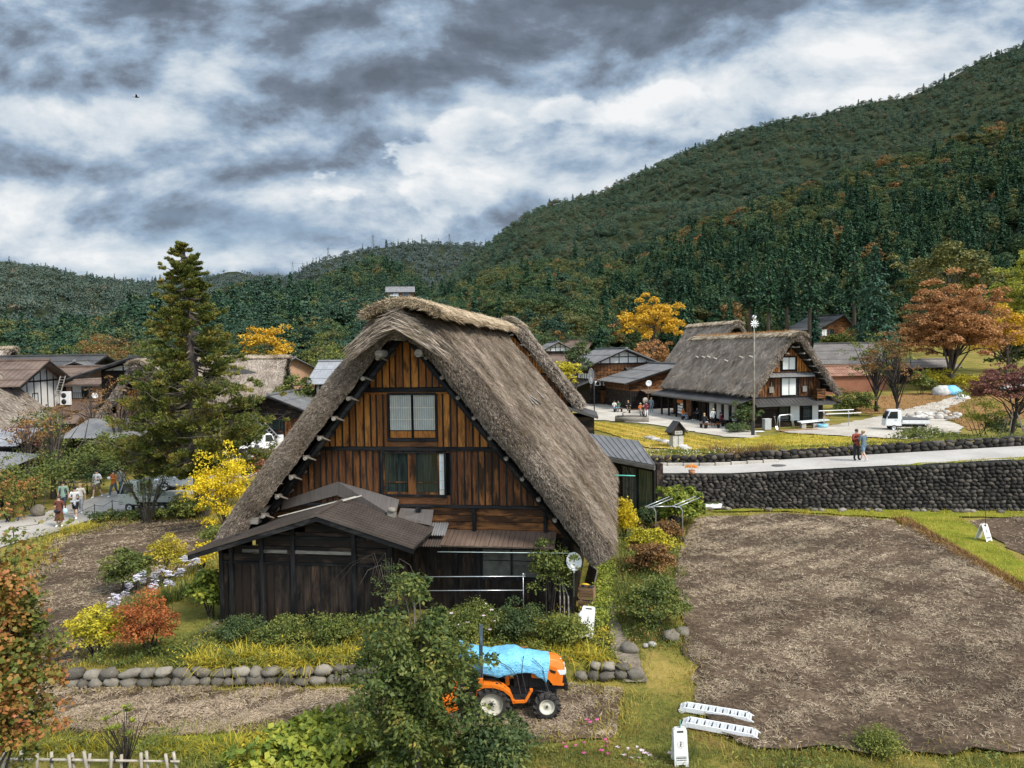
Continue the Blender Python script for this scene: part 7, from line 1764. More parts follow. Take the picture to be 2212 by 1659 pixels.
def text_mesh(name, body, size, M, mat, parent, ext=.002):
 c=bpy.data.curves.new(name, 'FONT'); c.body=body; c.size=size; c.extrude=ext; c.align_x='CENTER'; c.align_y='CENTER'; c.resolution_u=3
 o=bpy.data.objects.new(name, c); COL.objects.link(o); dg=bpy.context.evaluated_depsgraph_get()
 me=bpy.data.meshes.new_from_object(o.evaluated_get(dg)); bpy.data.objects.remove(o)
 me.materials.clear(); me.materials.append(mat)
 o=bpy.data.objects.new(name, me); COL.objects.link(o); o.parent=parent; o.matrix_local=M; return o
M_INK=m_plain('ink_dark', (.03, .03, .032), .8)
M_BOARD=m_plain('sign_white', (.66, .65, .61), .5, var=.10, scale=3)
def a_sign(label, loc, rz, h, w, lean, back=True):
 e=empty('warning_sign', loc, rz, label, 'sign', 'white folding signs'); M=Matrix.Rotation(-lean, 4, 'X')
 def bd(nm, MM, full):
  mb=MB(); mb.xf=MM
  r=.05
  mb.slab([(-w/2, 0, 0), (-w*.26, 0, 0), (-w*.22, 0, .05), (w*.22, 0, .05), (w*.26, 0, 0), (w/2, 0, 0), (w/2-.01, 0, h-r), (w/2-r, 0, h), (-w/2+r, 0, h), (-w/2+.01, 0, h-r)], (0, .025, 0))
  return mb.build(nm, M_BOARD, e, .006)
 b1=bd('board', M, True)
 if back:bd('back_board', Matrix.Translation((0, .05+math.sin(lean)*h*2, 0))@Matrix.Rotation(lean, 4, 'X'), False)
 mb=MB(); mb.xf=M; mb.prism([(-w*.22, h-.09), (w*.22, h-.09), (w*.22, h-.055), (-w*.22, h-.055)], -.006, -.002); mb.build('hand_slot', M_INK, b1)
 mb=MB(); mb.xf=M; zc=h*.58
 ring=[(math.cos(k*PI/14), math.sin(k*PI/14))for k in range(28)]
 R0=w*.24
 for k in range(28):
  a, b=ring[k], ring[(k+1)%28]; mb.add([(a[0]*R0, -.004, zc+a[1]*R0), (b[0]*R0, -.004, zc+b[1]*R0), (b[0]*R0*.86, -.004, zc+b[1]*R0*.86), (a[0]*R0*.86, -.004, zc+a[1]*R0*.86)], [(0, 1, 2, 3)])
 mb.build('pictogram_ring', m_plain('ring_grey', (.5, .49, .47), .6), b1)
 mb=MB(); mb.xf=M
 mb.lathe([(0, -.005), (R0*.16, -.005), (R0*.16, -.002)], (0, 0, zc+R0*.62), 'Y', 10)
 for p0, p1, t in(((0, .42), (-.05, -.05), .26), ((-.02, .35), (-.3, .0), .10), ((.02, .35), (.28, .05), .10), ((-.05, -.05), (-.22, -.62), .13), ((-.03, -.05), (.18, -.62), .13), ((-.3, -.35), (.35, .4), .06)):
  mb.bar((p0[0]*R0, -.004, zc+p0[1]*R0), (p1[0]*R0, -.004, zc+p1[1]*R0), .004, t*R0, (0, 1, 0))
 mb.build('pictogram_figure', M_INK, b1)
 mb=MB(); mb.xf=M; rr=random.Random(3)
 for row, (z, n, hh)in enumerate(((h*.27, 1, .012), (h*.22, 9, .03), (h*.17, 7, .022), (h*.12, 1, .006))):
  if n==1:mb.bb(-w*.36, w*.36, -.004, -.002, z, z+hh*.5)
  else:
   for k in range(n):
    x=-w*.36+w*.72*(k+.12)/n; ww=w*.72/n*.76
    mb.bb(x, x+ww, -.004, -.002, z, z+hh*.22); mb.bb(x, x+ww*.25, -.004, -.002, z, z+hh); mb.bb(x+ww*.3, x+ww, -.005, -.0025, z+hh*.55, z+hh*.75); mb.bb(x+ww*.6, x+ww*.78, -.0055, -.003, z+hh*.1, z+hh)
 mb.build('lettering', M_INK, b1)
 return e
p=G(1473, 1660, 0); a_sign('white folding sign with walking figure among the cosmos at the lower edge', (p.x, p.y, .02), R_(3), .80, .31, R_(9))
mb=MB(); mb.tube([(0, .05, .7), (.0, .06, .98)], .014, 5); o=mb.build('stake', m_plain('stake_green', (.12, .28, .22), .6)); o.location=(p.x, p.y+.1, 0); tag(o, 'thin green stake behind the lowest white sign', 'stake')
p=D(1266, 1345, 21.3); e=a_sign('white sign with walking figure leaning on firewood at the house corner', (p.x, 21.3, .42), R_(6), .92, .42, R_(14), False); e.rotation_euler.y=R_(9)
p=G(2138, 1172, 0); a_sign('white folding sign standing on the grass bank at the right edge', (p.x, p.y, .04), R_(24), .80, .42, R_(18))
mb=MB(); mb.tube([(p.x-.05, p.y+.2, 0), (p.x-.1, p.y+.2, 1.7)], .014, 5); tag(mb.build('stake', M_DKIRON), 'thin dark stake behind the sign at the right edge', 'stake')
for k, (q0, q1, mt, lab)in enumerate(((962, 1050, m_plain('planter_brown', (.26, .14, .08), .7), 'long brown planter box behind the roll bar'), (1056, 1104, M_WPAINT, 'white planter box between the two brown ones'), (1108, 1140, m_plain('planter_terracotta', (.38, .18, .09), .7), 'short terracotta planter box beside the white one'))):
 A=D(q0, 1400, EY+.9); B=D(q1, 1400, EY+.9); w_=B.x-A.x
 e=empty('planter_box', ((A.x+B.x)/2, EY+.95, .36), 0, lab, 'planter', 'planter boxes in the garden')
 mb=MB()
 vs=[]
 for z, s in((0, .88), (.2, 1.0), (.2, .92), (.05, .82)):vs+=[(-w_/2*s, -.12*s, z), (w_/2*s, -.12*s, z), (w_/2*s, .12*s, z), (-w_/2*s, .12*s, z)]
 mb.add(vs, [(i*4+k2, i*4+(k2+1)%4, (i+1)*4+(k2+1)%4, (i+1)*4+k2)for i in range(3)for k2 in range(4)]+[(0, 3, 2, 1)]); mb.build('trough', mt, e)
 mb=MB(); mb.bb(-w_/2*.9, w_/2*.9, -.1, .1, .12, .165); mb.build('soil', M_SOIL, e)
p=D(1240, 1213, 22.3)
e=empty('satellite_dish', (p.x, 22.3, p.z), R_(8), 'oval white satellite dish on the house corner', 'dish')
Mt=Matrix.Rotation(R_(-22), 3, 'X')
mb=MB(); mb.lathe([(0, .06), (.08, .053), (.16, .034), (.23, 0), (.245, -.008), (.235, .012), (.16, .05), (0, .075)], (0, 0, 0), 'Y', 28, Matrix.Scale(1.15, 3, (0, 0, 1)).to_3x3()if False else Mt@Matrix.Diagonal((1, 1, 1.16)))
dsh=mb.build('reflector', M_WPAINT, e)
mb=MB(); mb.tube([(.02, .08, -.05), (.04, .25, -.1), (.05, .3, -1.2)], .02, 6); mb.tube([(0, .0, -.26), (-.05, -.16, -.34), (-.06, -.22, -.26)], .013, 5); mb.box((-.06, -.23, -.24), (.05, .06, .07)); mb.build('mast', M_STEEL, e)
MM=Mt.to_4x4()@Matrix.Rotation(R_(90), 4, 'X')
mb=MB(); mb.xf=Mt.to_4x4(); mb.add([(-.03, -.012+.05, .135), (.045, .038, .135), (.045, .030, .215)], [(0, 1, 2)]); mb.build('sail_emblem', M_INK, dsh)
text_mesh('lettering', 'SUPER BIRD', .042, Mt.to_4x4()@Matrix.Translation((0, .040, .11))@Matrix.Rotation(R_(90), 4, 'X'), M_INK, dsh); text_mesh('lettering', 'DX CS', .030, Mt.to_4x4()@Matrix.Translation((.03, .040, -.12))@Matrix.Rotation(R_(90), 4, 'X'), M_INK, dsh)
px0=HO.x+5.35
def wallpt(dx, dy):return Vector((HO.x, HO.y, 0))+Vector((math.cos(HA), math.sin(HA), 0))*dx+Vector((-math.sin(HA), math.cos(HA), 0))*dy
M_CRATE=m_wood('crate_wood', (.10, .06, .03), (.25, .15, .08), (.40, .27, .15), axis='X', black=.3)
for k, (dx, dy, z, kind, lab)in enumerate(((5.85, .4, .36, 'crate', 'wooden crate at the bottom of the pile by the house corner'), (5.85, .45, .78, 'crate', 'wooden crate topmost of the pile by the house corner'), (5.9, 1.5, .36, 'crate', 'wooden crate with lid further along the right wall'), (5.95, -.5, .36, 'tub', 'wooden tub under the dish by the house corner'), (6.1, .0, .36, 'pot', 'dark cooking pot beside the wooden tub'), (5.9, 2.4, .36, 'board', 'grey board leaning along the right wall'), (5.75, -1.0, .36, 'can', 'white drum behind the leaning sign'))):
 p=wallpt(dx, dy); e=empty({'crate':'crate', 'tub':'wooden_tub', 'pot':'pot', 'board':'plank', 'can':'drum'}[kind], (p.x, p.y, z), HA+(k*.13-.3), lab, {'crate':'crate', 'tub':'tub', 'pot':'pot', 'board':'plank', 'can':'drum'}[kind])
 mb=MB()
 if kind=='crate':
  for i in range(4):mb.bb(-.25, .25, -.18, -.16, i*.1, i*.1+.085); mb.bb(-.25, .25, .16, .18, i*.1, i*.1+.085); mb.bb(-.25, -.23, -.16, .16, i*.1, i*.1+.085); mb.bb(.23, .25, -.16, .16, i*.1, i*.1+.085)
  mb.bb(-.23, .23, -.16, .16, 0, .02); mb.build('slats', M_CRATE, e)
  mb=MB(); rr=random.Random(k)
  for i in range(8):mb.ell((rr.random()*.36-.18, rr.random()*.24-.12, .3+rr.random()*.08), (.07, .06, .05), 7, 5, .3, rr)
  mb.build('contents', (M_GREYW, M_DKIRON, M_TAN)[k%3], e)
 elif kind=='tub':mb.lathe([(.0, 0), (.22, 0), (.26, .34), (.235, .34), (.2, .06), (0, .06)], n=18); mb.build('staves', M_CRATE, e); mb=MB(); mb.lathe([(.236, .1), (.243, .1), (.247, .13), (.240, .13)], n=18); mb.build('hoop', M_DKIRON, e)
 elif kind=='pot':mb.lathe([(0, 0), (.15, .02), (.2, .14), (.19, .24), (.21, .25), (.17, .25), (0, .2)], n=16); mb.tube([(-.2, 0, .2), (-.12, 0, .36), (.12, 0, .36), (.2, 0, .2)], .01, 5); mb.build('body', M_DKIRON, e)
 elif kind=='board':mb.box((0, 0, .5), (.05, .9, .8), 0, Matrix.Rotation(.25, 3, 'Y')); mb.box((.12, .3, .3), (.04, .5, .5), 0, Matrix.Rotation(.3, 3, 'Y')); mb.build('panel', M_GREYW, e)
 else:mb.lathe([(0, 0), (.13, 0), (.135, .1), (.13, .2), (.135, .3), (.13, .42), (.06, .45), (.04, .5), (0, .5)], n=14); mb.build('shell', M_WPAINT, e)
p=wallpt(5.7, -.2); mb=MB(); mb.ell((0, 0, .07), (.16, .09, .07), 10, 6); mb.bb(-.16, -.02, -.04, .04, .05, .09); o=mb.build('work_gloves', m_plain('glove_yellow', (.7, .45, .03), .7)); o.location=wallpt(5.72, 1.5)+Vector((0, 0, .80)); tag(o, 'yellow work glove lying on the crate by the wall', 'glove')
for k in range(3):
 p=wallpt(5.05+.13*k, -.9); mb=MB(); mb.tube([(0, -.25-.05*k, 0), (.02, .0, .9), (-.12*k+.06, .45, 1.75-.2*k)], .025, 6); o=mb.build('garden_pole', M_GREYW); o.location=(p.x, p.y, .36); tag(o, 'weathered pole leaning at the right house corner', 'pole', 'poles leaning at the house corner')
mb=MB()
for k, (q0, q1, qy, d)in enumerate(((890, 1135, 1246, 22.4), (895, 1132, 1276, 22.3))):
 A=D(q0, qy, d); B=D(q1, qy-1, d-.3); mb=MB(); mb.tube([A, B], .013, 6); tag(mb.build('drying_pole', M_STEEL), ('upper', 'lower')[k]+' of two steel drying poles across the dark facade', 'drying pole')
mb=MB()
for q in(893, 1130):
 A=D(q, 1240, 22.42); B=Vector((A.x, A.y, .3)); mb=MB(); mb.tube([B, A+Vector((0, 0, .03))], .014, 6); mb.tube([A, A+Vector((.05, -.06, -.03)), A+Vector((.05, -.08, .04))], .008, 4); tag(mb.build('pole_stand', M_STEEL), 'thin stand at the %s end of the steel drying poles'%('left' if q<1000 else 'right'), 'pole stand')
A=D(945, 1192, 22.9); B=D(1232, 1195, 22.4); mb=MB(); mb.tube([A, B], .010, 6); tag(mb.build('drying_pole', m_plain('pole_mint', (.55, .66, .62), .5)), 'pale pole under the awning reaching to the dish', 'drying pole')
A=D(1305, 1026, 35.2); B=D(1372, 1028, 34.6); mb=MB(); mb.tube([A, B], .03, 6); tag(mb.build('drying_pole', m_plain('pole_green', (.10, .45, .36), .5)), 'mint green pole across the wing window', 'drying pole')
e=empty('laundry_frame', D(1445, 1090, 33.5)*1, 0, 'bent steel laundry frame before the big hydrangea', 'laundry frame'); e.location.z=.1
mb=MB()
for x in(-.62, .62):mb.tube([(x, 0, 0), (x, 0, 1.35), (x-.1, -.05, 1.55), (x-.5, -.1, 1.62)], .03, 6); mb.tube([(x-.5, -.1, 1.62), (x+.75, .5, 1.95)], .022, 5); mb.tube([(x-.4, -.35, 1.6), (x+.85, .25, 1.93)], .022, 5)
mb.tube([(-1.1, -.1, 1.62), (.12, -.1, 1.62)], .022, 5); mb.build('tube_frame', M_STEEL, e)
p=D(1495, 1024, 41.2); e=empty('flower_pot', (p.x, YW(p.x)+.2, road_z(p.x)), 0, 'clay pot of orange flowers on the edge of the cobble wall', 'flower pot')
mb=MB(); mb.lathe([(0, 0), (.14, 0), (.2, .26), (.17, .26), (0, .2)], n=14); mb.build('pot', m_plain('planter_terracotta', (.38, .18, .09), .7), e)
rng=np.random.default_rng(2); V, Fq=broad_crown(rng, [((0, 0, .45), .28), ((.2, 0, .4), .2), ((-.2, .05, .42), .2)], 120, .09); np_mesh('bloom', V, Fq, P_ORG, e)
p=G(1540, 1097, .1); e=empty('planter_box', (p.x, p.y, .1), .1, 'pale long planter on the grass at the foot of the cobble wall', 'planter'); mb=MB(); mb.prism([(-.42, 0), (.42, 0), (.5, .22), (-.5, .22)], -.13, .13); mb.build('trough', M_WPAINT, e); V, Fq=broad_crown(rng, [((-.2, 0, .25), .15), ((.2, 0, .25), .15)], 50, .07); np_mesh('seedling', V, Fq, L_['bush'], e)
e=empty('bamboo_fence', (0, 0, 0), 0, 'low pale bamboo fence with paired pickets at the lower left corner', 'fence')
M_BAMB=m_plain('bamboo_grey', (.34, .30, .24), .6, var=.25, scale=8)
A=D(-40, 1639, 14.9); B=D(388, 1645, 14.9); mb=MB(); mb.tube([A, A.lerp(B, .5), B], [.028, .03, .022], 8); mb.build('rail', M_BAMB, e)
for k, q in enumerate((-20, 8, 45, 80, 112, 150, 158, 185, 192, 240, 262, 305, 318, 360, 378)):
 dz=.02*((k*7)%5); P0=D(q, 1645, 14.85 if k%2 else 14.95); mb=MB(); lean=(((k*13)%7)-3)*.03
 mb.tube([(P0.x-lean, P0.y, -.2), (P0.x, P0.y, P0.z), (P0.x+lean*.3, P0.y, P0.z+.14+dz)], [.034, .034, .033], 8); mb.build('picket', M_BAMB, e)
mb=MB()
for q in(45, 112, 155, 188, 250, 310, 368):P0=D(q, 1642, 14.9); mb.lathe([(.05, -.02), (.055, 0), (.05, .02)], P0, 'X', 8)
mb.build('tie', M_INK, e)
def post_rail(label, qs, d, h, nr, mat, cat='fence'):
 e=empty('rail_fence', (0, 0, 0), 0, label, cat); P_=[D(q, 1040, d)for q in qs]; P_=[Vector((p.x, d, T(p.x, d)))for p in P_]
 for p in P_:mb=MB(); mb.bar(p+Vector((0, 0, -.2)), p+Vector((0, 0, h)), .12); mb.build('post', mat, e)
 for r in range(nr):mb=MB(); mb.bar(P_[0]+Vector((-.3, .02, h*(.35+.5*r/max(1, nr-1)))), P_[-1]+Vector((.3, .02, h*(.35+.5*r/max(1, nr-1)))), .06, .1); mb.build('rail', mat, e)
post_rail('grey wooden rail fence behind the strolling tourists', (128, 160, 198), 50.5, 1.0, 3, M_GREYW); post_rail('grey wooden rail fence behind the parked cars', (352, 388), 56, 1.0, 3, M_GREYW)
e=empty('rope_fence', (0, 0, 0), 0, 'thin rope strung on short iron pegs along the lane', 'rope fence'); Q_=[(30, 1170), (130, 1140), (205, 1118), (243, 1108), (300, 1103)]; prev=None
for q in Q_:
 p=G(q[0], q[1], 0); mb=MB(); mb.tube([p, p+Vector((0, 0, .75))], .025, 5); mb.build('peg', M_DKIRON, e)
 if prev:mb=MB(); a, b=prev+Vector((0, 0, .7)), p+Vector((0, 0, .7)); mb.tube([a, a.lerp(b, .5)-Vector((0, 0, .18)), b], .014, 4); mb.build('rope', M_ROPE, e)
 prev=p
# vehicles
M_CGLASS=m_plain('car_glass', (.02, .027, .03), .06, spec=.6, var=.2)
M_PLATE=m_plain('plate_yellow', (.75, .45, .02), .6); M_PLATEW=m_plain('plate_white', (.7, .7, .68), .6); M_TLAMP=m_plain('tail_lamp_red', (.45, .02, .015), .3, spec=.5)
def kei_truck(label, loc, rz, paint, cover=None, group=None, plate=M_PLATE):
 """front +x, length 3.4"""
 e=empty('pickup_truck', loc, rz, label, 'pickup truck', group)
 side=[(.42, .42), (1.62, .42), (1.69, .62), (1.66, .98), (1.36, 1.70), (1.20, 1.78), (.52, 1.80), (.46, 1.74)]
 mb=MB(); mb.prism(side, -.70, .70); cab=mb.build('cab', paint, e, .05)
 for sy in(-1, 1):
  mb=MB(); y=sy*.705; mb.slab([(.72, y, 1.06), (1.53, y, 1.06), (1.30, y, 1.66), (.74, y, 1.68)], (0, sy*.006, 0)); mb.build('side_window', M_CGLASS, cab)
  mb=MB(); mb.bar((1.5, sy*.72, 1.1), (1.54, sy*.86, 1.18), .025); mb.box((1.54, sy*.88, 1.2), (.06, .1, .2)); mb.build('mirror', M_BLK, cab)
  mb=MB(); mb.bb(1.60, 1.70, min(sy*.42, sy*.66), max(sy*.42, sy*.66), .66, .82); mb.build('headlight', M_LAMP, cab)
  mb=MB(); mb.bb(.80, .96, sy*.706-.008, sy*.706+.008, .92, .95); mb.build('door_handle', M_BLK, cab)
 mb=MB(); mb.slab([(1.665, -.60, 1.04), (1.665, .60, 1.04), (1.40, .56, 1.66), (1.40, -.56, 1.66)], (.012, 0, .004)); mb.build('windscreen', M_CGLASS, cab)
 mb=MB(); mb.bb(.445, .455, -.55, .55, 1.15, 1.62); mb.build('rear_window', M_CGLASS, cab)
 mb=MB(); mb.bb(1.60, 1.72, -.68, .68, .38, .56); mb.build('bumper', paint, e, .02)
 mb=MB(); mb.bb(-1.72, .42, -.70, .70, .60, .68); bed=mb.build('bed', paint, e)
 for nm, b in(('side_panel', (-1.70, .36, -.72, -.69, .66, .96)), ('side_panel', (-1.70, .36, .69, .72, .66, .96)), ('tailgate', (-1.74, -1.71, -.70, .70, .66, .96)), ('head_board', (.37, .40, -.70, .70, .66, 1.10))):
  mb=MB(); mb.bb(*b); pn=mb.build(nm, paint, bed)
  if nm=='side_panel':
   m2=MB(); y=b[2]if b[2]<0 else b[3]
   for k in range(5):m2.bb(-1.66+k*.48, -1.62+k*.48, min(y, y*1.012), max(y, y*1.012), .68, .94)
   m2.build('rib', paint, pn)
 mb=MB()
 for y in(-.6, .6, 0):mb.bar((.40, y, 1.0), (.40, y, 1.88), .04)
 for z in(1.45, 1.86):mb.bar((.40, -.62, z), (.40, .62, z), .04)
 mb.build('guard_frame', paint, bed)
 mb=MB(); mb.bb(-1.6, 1.3, -.5, .5, .32, .46); mb.bb(-1.5, .4, -.35, .35, .46, .6); mb.build('chassis', M_BLK, e)
 for sy in(-1, 1):
  for x in(1.02, -1.0):
   w_=wheel_part(e, (x, sy*.62, .27), .275, .16, .17, lugs=0, side=sy, tm=M_RUBBER, rm=M_STEEL)
  mb=MB(); mb.bb(-1.76, -1.73, min(sy*.46, sy*.66), max(sy*.46, sy*.66), .50, .60); mb.build('tail_lamp', M_TLAMP, e)
 mb=MB(); mb.bb(-1.765, -1.745, -.17, .17, .42, .58); mb.build('number_plate', plate, e)
 if cover:
  V=[]; nx2, ny2=16, 12
  for i in range(nx2):
   for j in range(ny2):
    x=.38-2.16*i/(nx2-1); y=-.74+1.48*j/(ny2-1); z=1.00+.18*math.sin(j/(ny2-1)*PI)*(1-.65*i/(nx2-1))+.02*mnoise.noise(Vector((x*4, y*4, 0)))
    V.append((x, y, z))
  ii=np.arange(nx2*ny2).reshape(nx2, ny2); Fq=np.stack([ii[:-1, :-1], ii[1:, :-1], ii[1:, 1:], ii[:-1, 1:]], -1).reshape(-1, 4)
  o=np_mesh('bed_cover', V, Fq, cover, smooth=True); o.matrix_world=Matrix.Translation(loc)@Matrix.Rotation(rz, 4, 'Z'); tag(o, 'grey canvas cover stretched over the white pickup bed', 'cover')
  s2=o.modifiers.new('s', 'SOLIDIFY'); s2.thickness=.02
 return e
p=GT(1955, 931); kei_truck('white pickup with grey covered bed parked on the gravel track', (p.x+.3, p.y+.6, p.z), R_(180-14), M_WPAINT, m_plain('canvas_grey', (.085, .085, .088), .85))
p=D(550, 975, 66); kei_truck('white pickup parked by the ladder behind the big conifer', (p.x-.3, 67, 0), R_(38), M_WPAINT)
p=D(312, 1105, 42); kei_truck('grey-green pickup parked on the lane behind the dark airy shrub', (p.x+.2, 42.6, 0), R_(180-7), m_plain('paint_sage', (.40, .42, .38), .35, .2, spec=.5, var=.06))
def car(label, loc, rz, paint, L=4.3, W=1.74, Ht=1.58, name='parked_car', group=None, suv=True, plate=M_PLATEW):
 e=empty(name, loc, rz, label, 'car', group); h=L/2
 side=[(-h, .42), (-h+.02, .92), (-h+.2, 1.0), (h*.42, 1.0), (h-.18, .86), (h, .66), (h-.02, .34), (-h+.1, .30)]
 mb=MB(); mb.prism(side, -W/2, W/2); body=mb.build('body', paint, e, .09)
 a=[(-h+.12, .98), (-h+.45, Ht-.06), (-h+.9, Ht), (h*.05, Ht), (h*.22, Ht-.08), (h*.52, .98)]
 mb=MB(); n=len(a); wt, wb=W/2-.22, W/2-.06
 vs=[(x, -(wb+(wt-wb)*(z-.98)/(Ht-.98)), z)for x, z in a]+[(x, (wb+(wt-wb)*(z-.98)/(Ht-.98)), z)for x, z in a]
 mb.add(vs, [tuple(range(n)), tuple(range(2*n-1, n-1, -1))]+[(i, n+i, n+(i+1)%n, (i+1)%n)for i in range(n)]); cabn=mb.build('roof', paint, e, .06)
 def yy(z):return wb+(wt-wb)*(z-.98)/(Ht-.98)
 for sy in(-1, 1):
  for(x0, x1, x2, x3)in((-h+.42, -.12, -.12, -h+.62), (-.04, h*.44, h*.20, -.04)):
   mb=MB(); z0, z1=1.02, Ht-.1; mb.slab([(x0, sy*(yy(z0)+.004), z0), (x1, sy*(yy(z0)+.004), z0), (x2, sy*(yy(z1)+.004), z1), (x3, sy*(yy(z1)+.004), z1)], (0, sy*.006, 0)); mb.build('side_window', M_CGLASS, cabn)
  mb=MB(); mb.bb(h-.3, h-.06, min(sy*.52, sy*.80), max(sy*.52, sy*.80), .68, .80); mb.build('headlight', M_LAMP, body); mb=MB(); mb.bb(-h-.01, -h+.06, min(sy*.55, sy*.82), max(sy*.55, sy*.82), .74, .90); mb.build('tail_lamp', M_TLAMP, body)
  for x in(h*.62, -h*.60):wheel_part(e, (x, sy*(W/2-.09), .33), .335, .2, .22, lugs=0, side=sy, tm=M_RUBBER, rm=M_STEEL)
  mb=MB(); mb.box((h*.38, sy*(W/2+.06), 1.04), (.1, .14, .11)); mb.build('mirror', paint, body, .02)
 mb=MB(); z0, z1=1.03, Ht-.12
 mb.slab([(h*.50, -wb+.1, z0), (h*.50, wb-.1, z0), (h*.25, wt-.08, z1), (h*.25, -wt+.08, z1)], (.02, 0, .012)); mb.build('windscreen', M_CGLASS, cabn)
 mb=MB(); mb.slab([(-h+.13, -wb+.12, z0), (-h+.13, wb-.12, z0), (-h+.42, wt-.08, z1), (-h+.42, -wt+.08, z1)], (-.02, 0, .01)); mb.build('rear_window', M_CGLASS, cabn)
 mb=MB(); mb.bb(h-.04, h+.02, -.45, .45, .42, .6); mb.build('grille', M_BLK, body); mb=MB(); mb.bb(h+.02, h+.03, -.17, .17, .44, .56); mb.build('number_plate', plate, body)
 return e
p=D(1785, 783, 168); car('white car parked on the drive below the forest house', (p.x, 168, T(p.x, 168)), R_(178), M_WPAINT)
p=D(1835, 800, 146); car('dark green off-road car parked below the fir', (p.x, 146, T(p.x, 146)), R_(218), m_plain('paint_dark', (.012, .016, .016), .3, .3, spec=.5), 4.4, 1.8, 1.8)
p=D(385, 1066, 48); car('silver car parked behind the grey-green pickup', (p.x, 49.5, 0), R_(196), m_plain('paint_silver', (.42, .45, .48), .25, .5, spec=.5), 4.4, 1.7, 1.45)
p=D(2190, 835, 100); car('white van half hidden behind the dark purple maple', (p.x, 100, T(p.x, 100)), R_(160), M_WPAINT, 4.3, 1.7, 1.9)
for k, (q, d, lab)in enumerate(((205, 72, 'white van under the rusty carport on the left'), (190, 68, 'white car behind the low shed on the left'))):
 p=D(q, 900, d); car(lab, (p.x, d, 0), R_(250-40*k), M_WPAINT, 4.0, 1.6, 1.85)
# village furniture
p=GT(1628, 941); e=empty('wind_wheel_pole', p, 0, 'tall slender pole carrying a white wind wheel before the thatched house', 'pole')
H_=D(1632, 690, p.y).z-p.z
mb=MB(); mb.tube([(0, 0, -.3), (.03, 0, H_*.5), (.06, 0, H_)], [.10, .085, .05], 8); mb.build('pole', M_GREYW, e)
mb=MB(); mb.box((-.08, 0, .55), (.22, .2, 1.3)); mb.build('pole_base', M_DKIRON, e)
mb=MB()
for k in range(10):a=k*PI/5; d_=Vector((math.cos(a), 0, math.sin(a))); c=Vector((.06, -.12, H_-.35)); mb.bar(c+d_*.1, c+d_*.34, .02, .08, (d_.z, .3, -d_.x))
mb.lathe([(0, -.06), (.1, -.04), (.1, .04)], (.06, -.12, H_-.35), 'Y', 10); mb.build('wind_wheel', M_WPAINT, e)
mb=MB(); mb.ell((.06, 0, H_+.18), (.19, .19, .19), 12, 9); bl=mb.build('ball', M_WPAINT, e)
mb=MB()
for a, z in((-1.6, .1), (-.7, -.05), (-2.4, -.05), (.4, .12), (2.4, .1), (-1.2, .2)):mb.ell((.06+.17*math.cos(a), .17*math.sin(a), H_+.18+z), (.07, .07, .07), 6, 5)
mb.build('dark_patch', M_INK, bl)
p=GT(1461, 966); e=empty('hydrant_box', p, R_(14), 'small gabled wooden box house on a concrete pillar in the paddy', 'hydrant box'); hH=1.78
mb=MB(); mb.bb(-.42, .42, -.32, .32, -.2, .92); mb.build('pillar', m_plain('concrete_pale', (.45, .43, .38), .9, var=.2), e); mb=MB(); mb.bb(-.02, .02, -.33, -.31, 0, .9); mb.build('door_gap', M_INK, e)
mb=MB(); mb.prism([(-.5, .92), (.5, .92), (.5, 1.28), (0, 1.85), (-.5, 1.28)], -.36, .36); mb.build('cabinet', M_BD, e)
mb=MB()
for sg in(-1, 1):mb.slab([(sg*.68, -.5, 1.13), (0, -.5, 1.93), (0, .5, 1.93), (sg*.68, .5, 1.13)], (0, 0, .05))
for sg in(-1, 1):
 for k in range(6):mb.bar((sg*.11*(k+.5), -.5, 1.93-.129*(k+.5)+.06), (sg*.11*(k+.5), .5, 1.93-.129*(k+.5)+.06), .03, .02)
mb.build('roof', M_RDRK, e)
mb=MB(); mb.bb(-.30, .30, -.39, -.365, 1.0, 1.26); pl=mb.build('name_board', m_plain('sign_faded', (.42, .41, .37), .8), e)
try:text_mesh('lettering', '消火栓', .17, Matrix.Translation((0, -.393, 1.13))@Matrix.Rotation(R_(90), 4, 'X'), M_INK, pl)
except Exception as ex:print('text', ex)
def H2(x, y, z=0):return Vector((P2.x, P2.y, 1.65))+ux2*x+uy2*y+Vector((0, 0, z))
for k, (dx, lab)in enumerate(((0, 'upper of two long white drying rails beside the thatched house'), (.55, 'lower of two long white drying rails beside the thatched house'))):
 mb=MB(); mb.bar(H2(1.7+dx, -2.0-.3*k, 1.55-.28*k), H2(5.4+dx, -2.0-.3*k, 1.55-.28*k), .07); tag(mb.build('drying_rail', M_WPAINT), lab, 'drying rail')
for k, x in enumerate((2.2, 4.8)):mb=MB(); mb.bar(H2(x, -2.1, -.1), H2(x, -2.1, 1.5), .05); mb.bar(H2(x, -2.35, 1.2), H2(x, -1.9, 1.5), .05); tag(mb.build('rail_stand', M_STEEL), ('left', 'right')[k]+' steel stand of the white drying rails', 'stand')
e=empty('leaning_frames', H2(-1.6, -1.7), R2, 'pair of bent metal frames leaning beside the shovel at the thatched house', 'frame')
for k in range(2):mb=MB(); o_=k*.12; mb.tube([(-.75+o_, -.2*k, 0), (-.65+o_, -.05, 1.15), (-.5+o_, 0, 1.25), (.55+o_, .1, 1.3), (.68+o_, .05, 1.2), (.85+o_, -.1, 0)], .04, 6); mb.build('tube_frame', M_STEEL, e)
mb=MB(); mb.slab([H2(.0, -1.9, .45), H2(3.0, -1.8, .6), H2(3.1, -1.2, .62), H2(.1, -1.1, .5)], (0, 0, .1)); tag(mb.build('panel_stack', M_WPAINT), 'pale stack of panels lying along the thatched house front', 'panels')
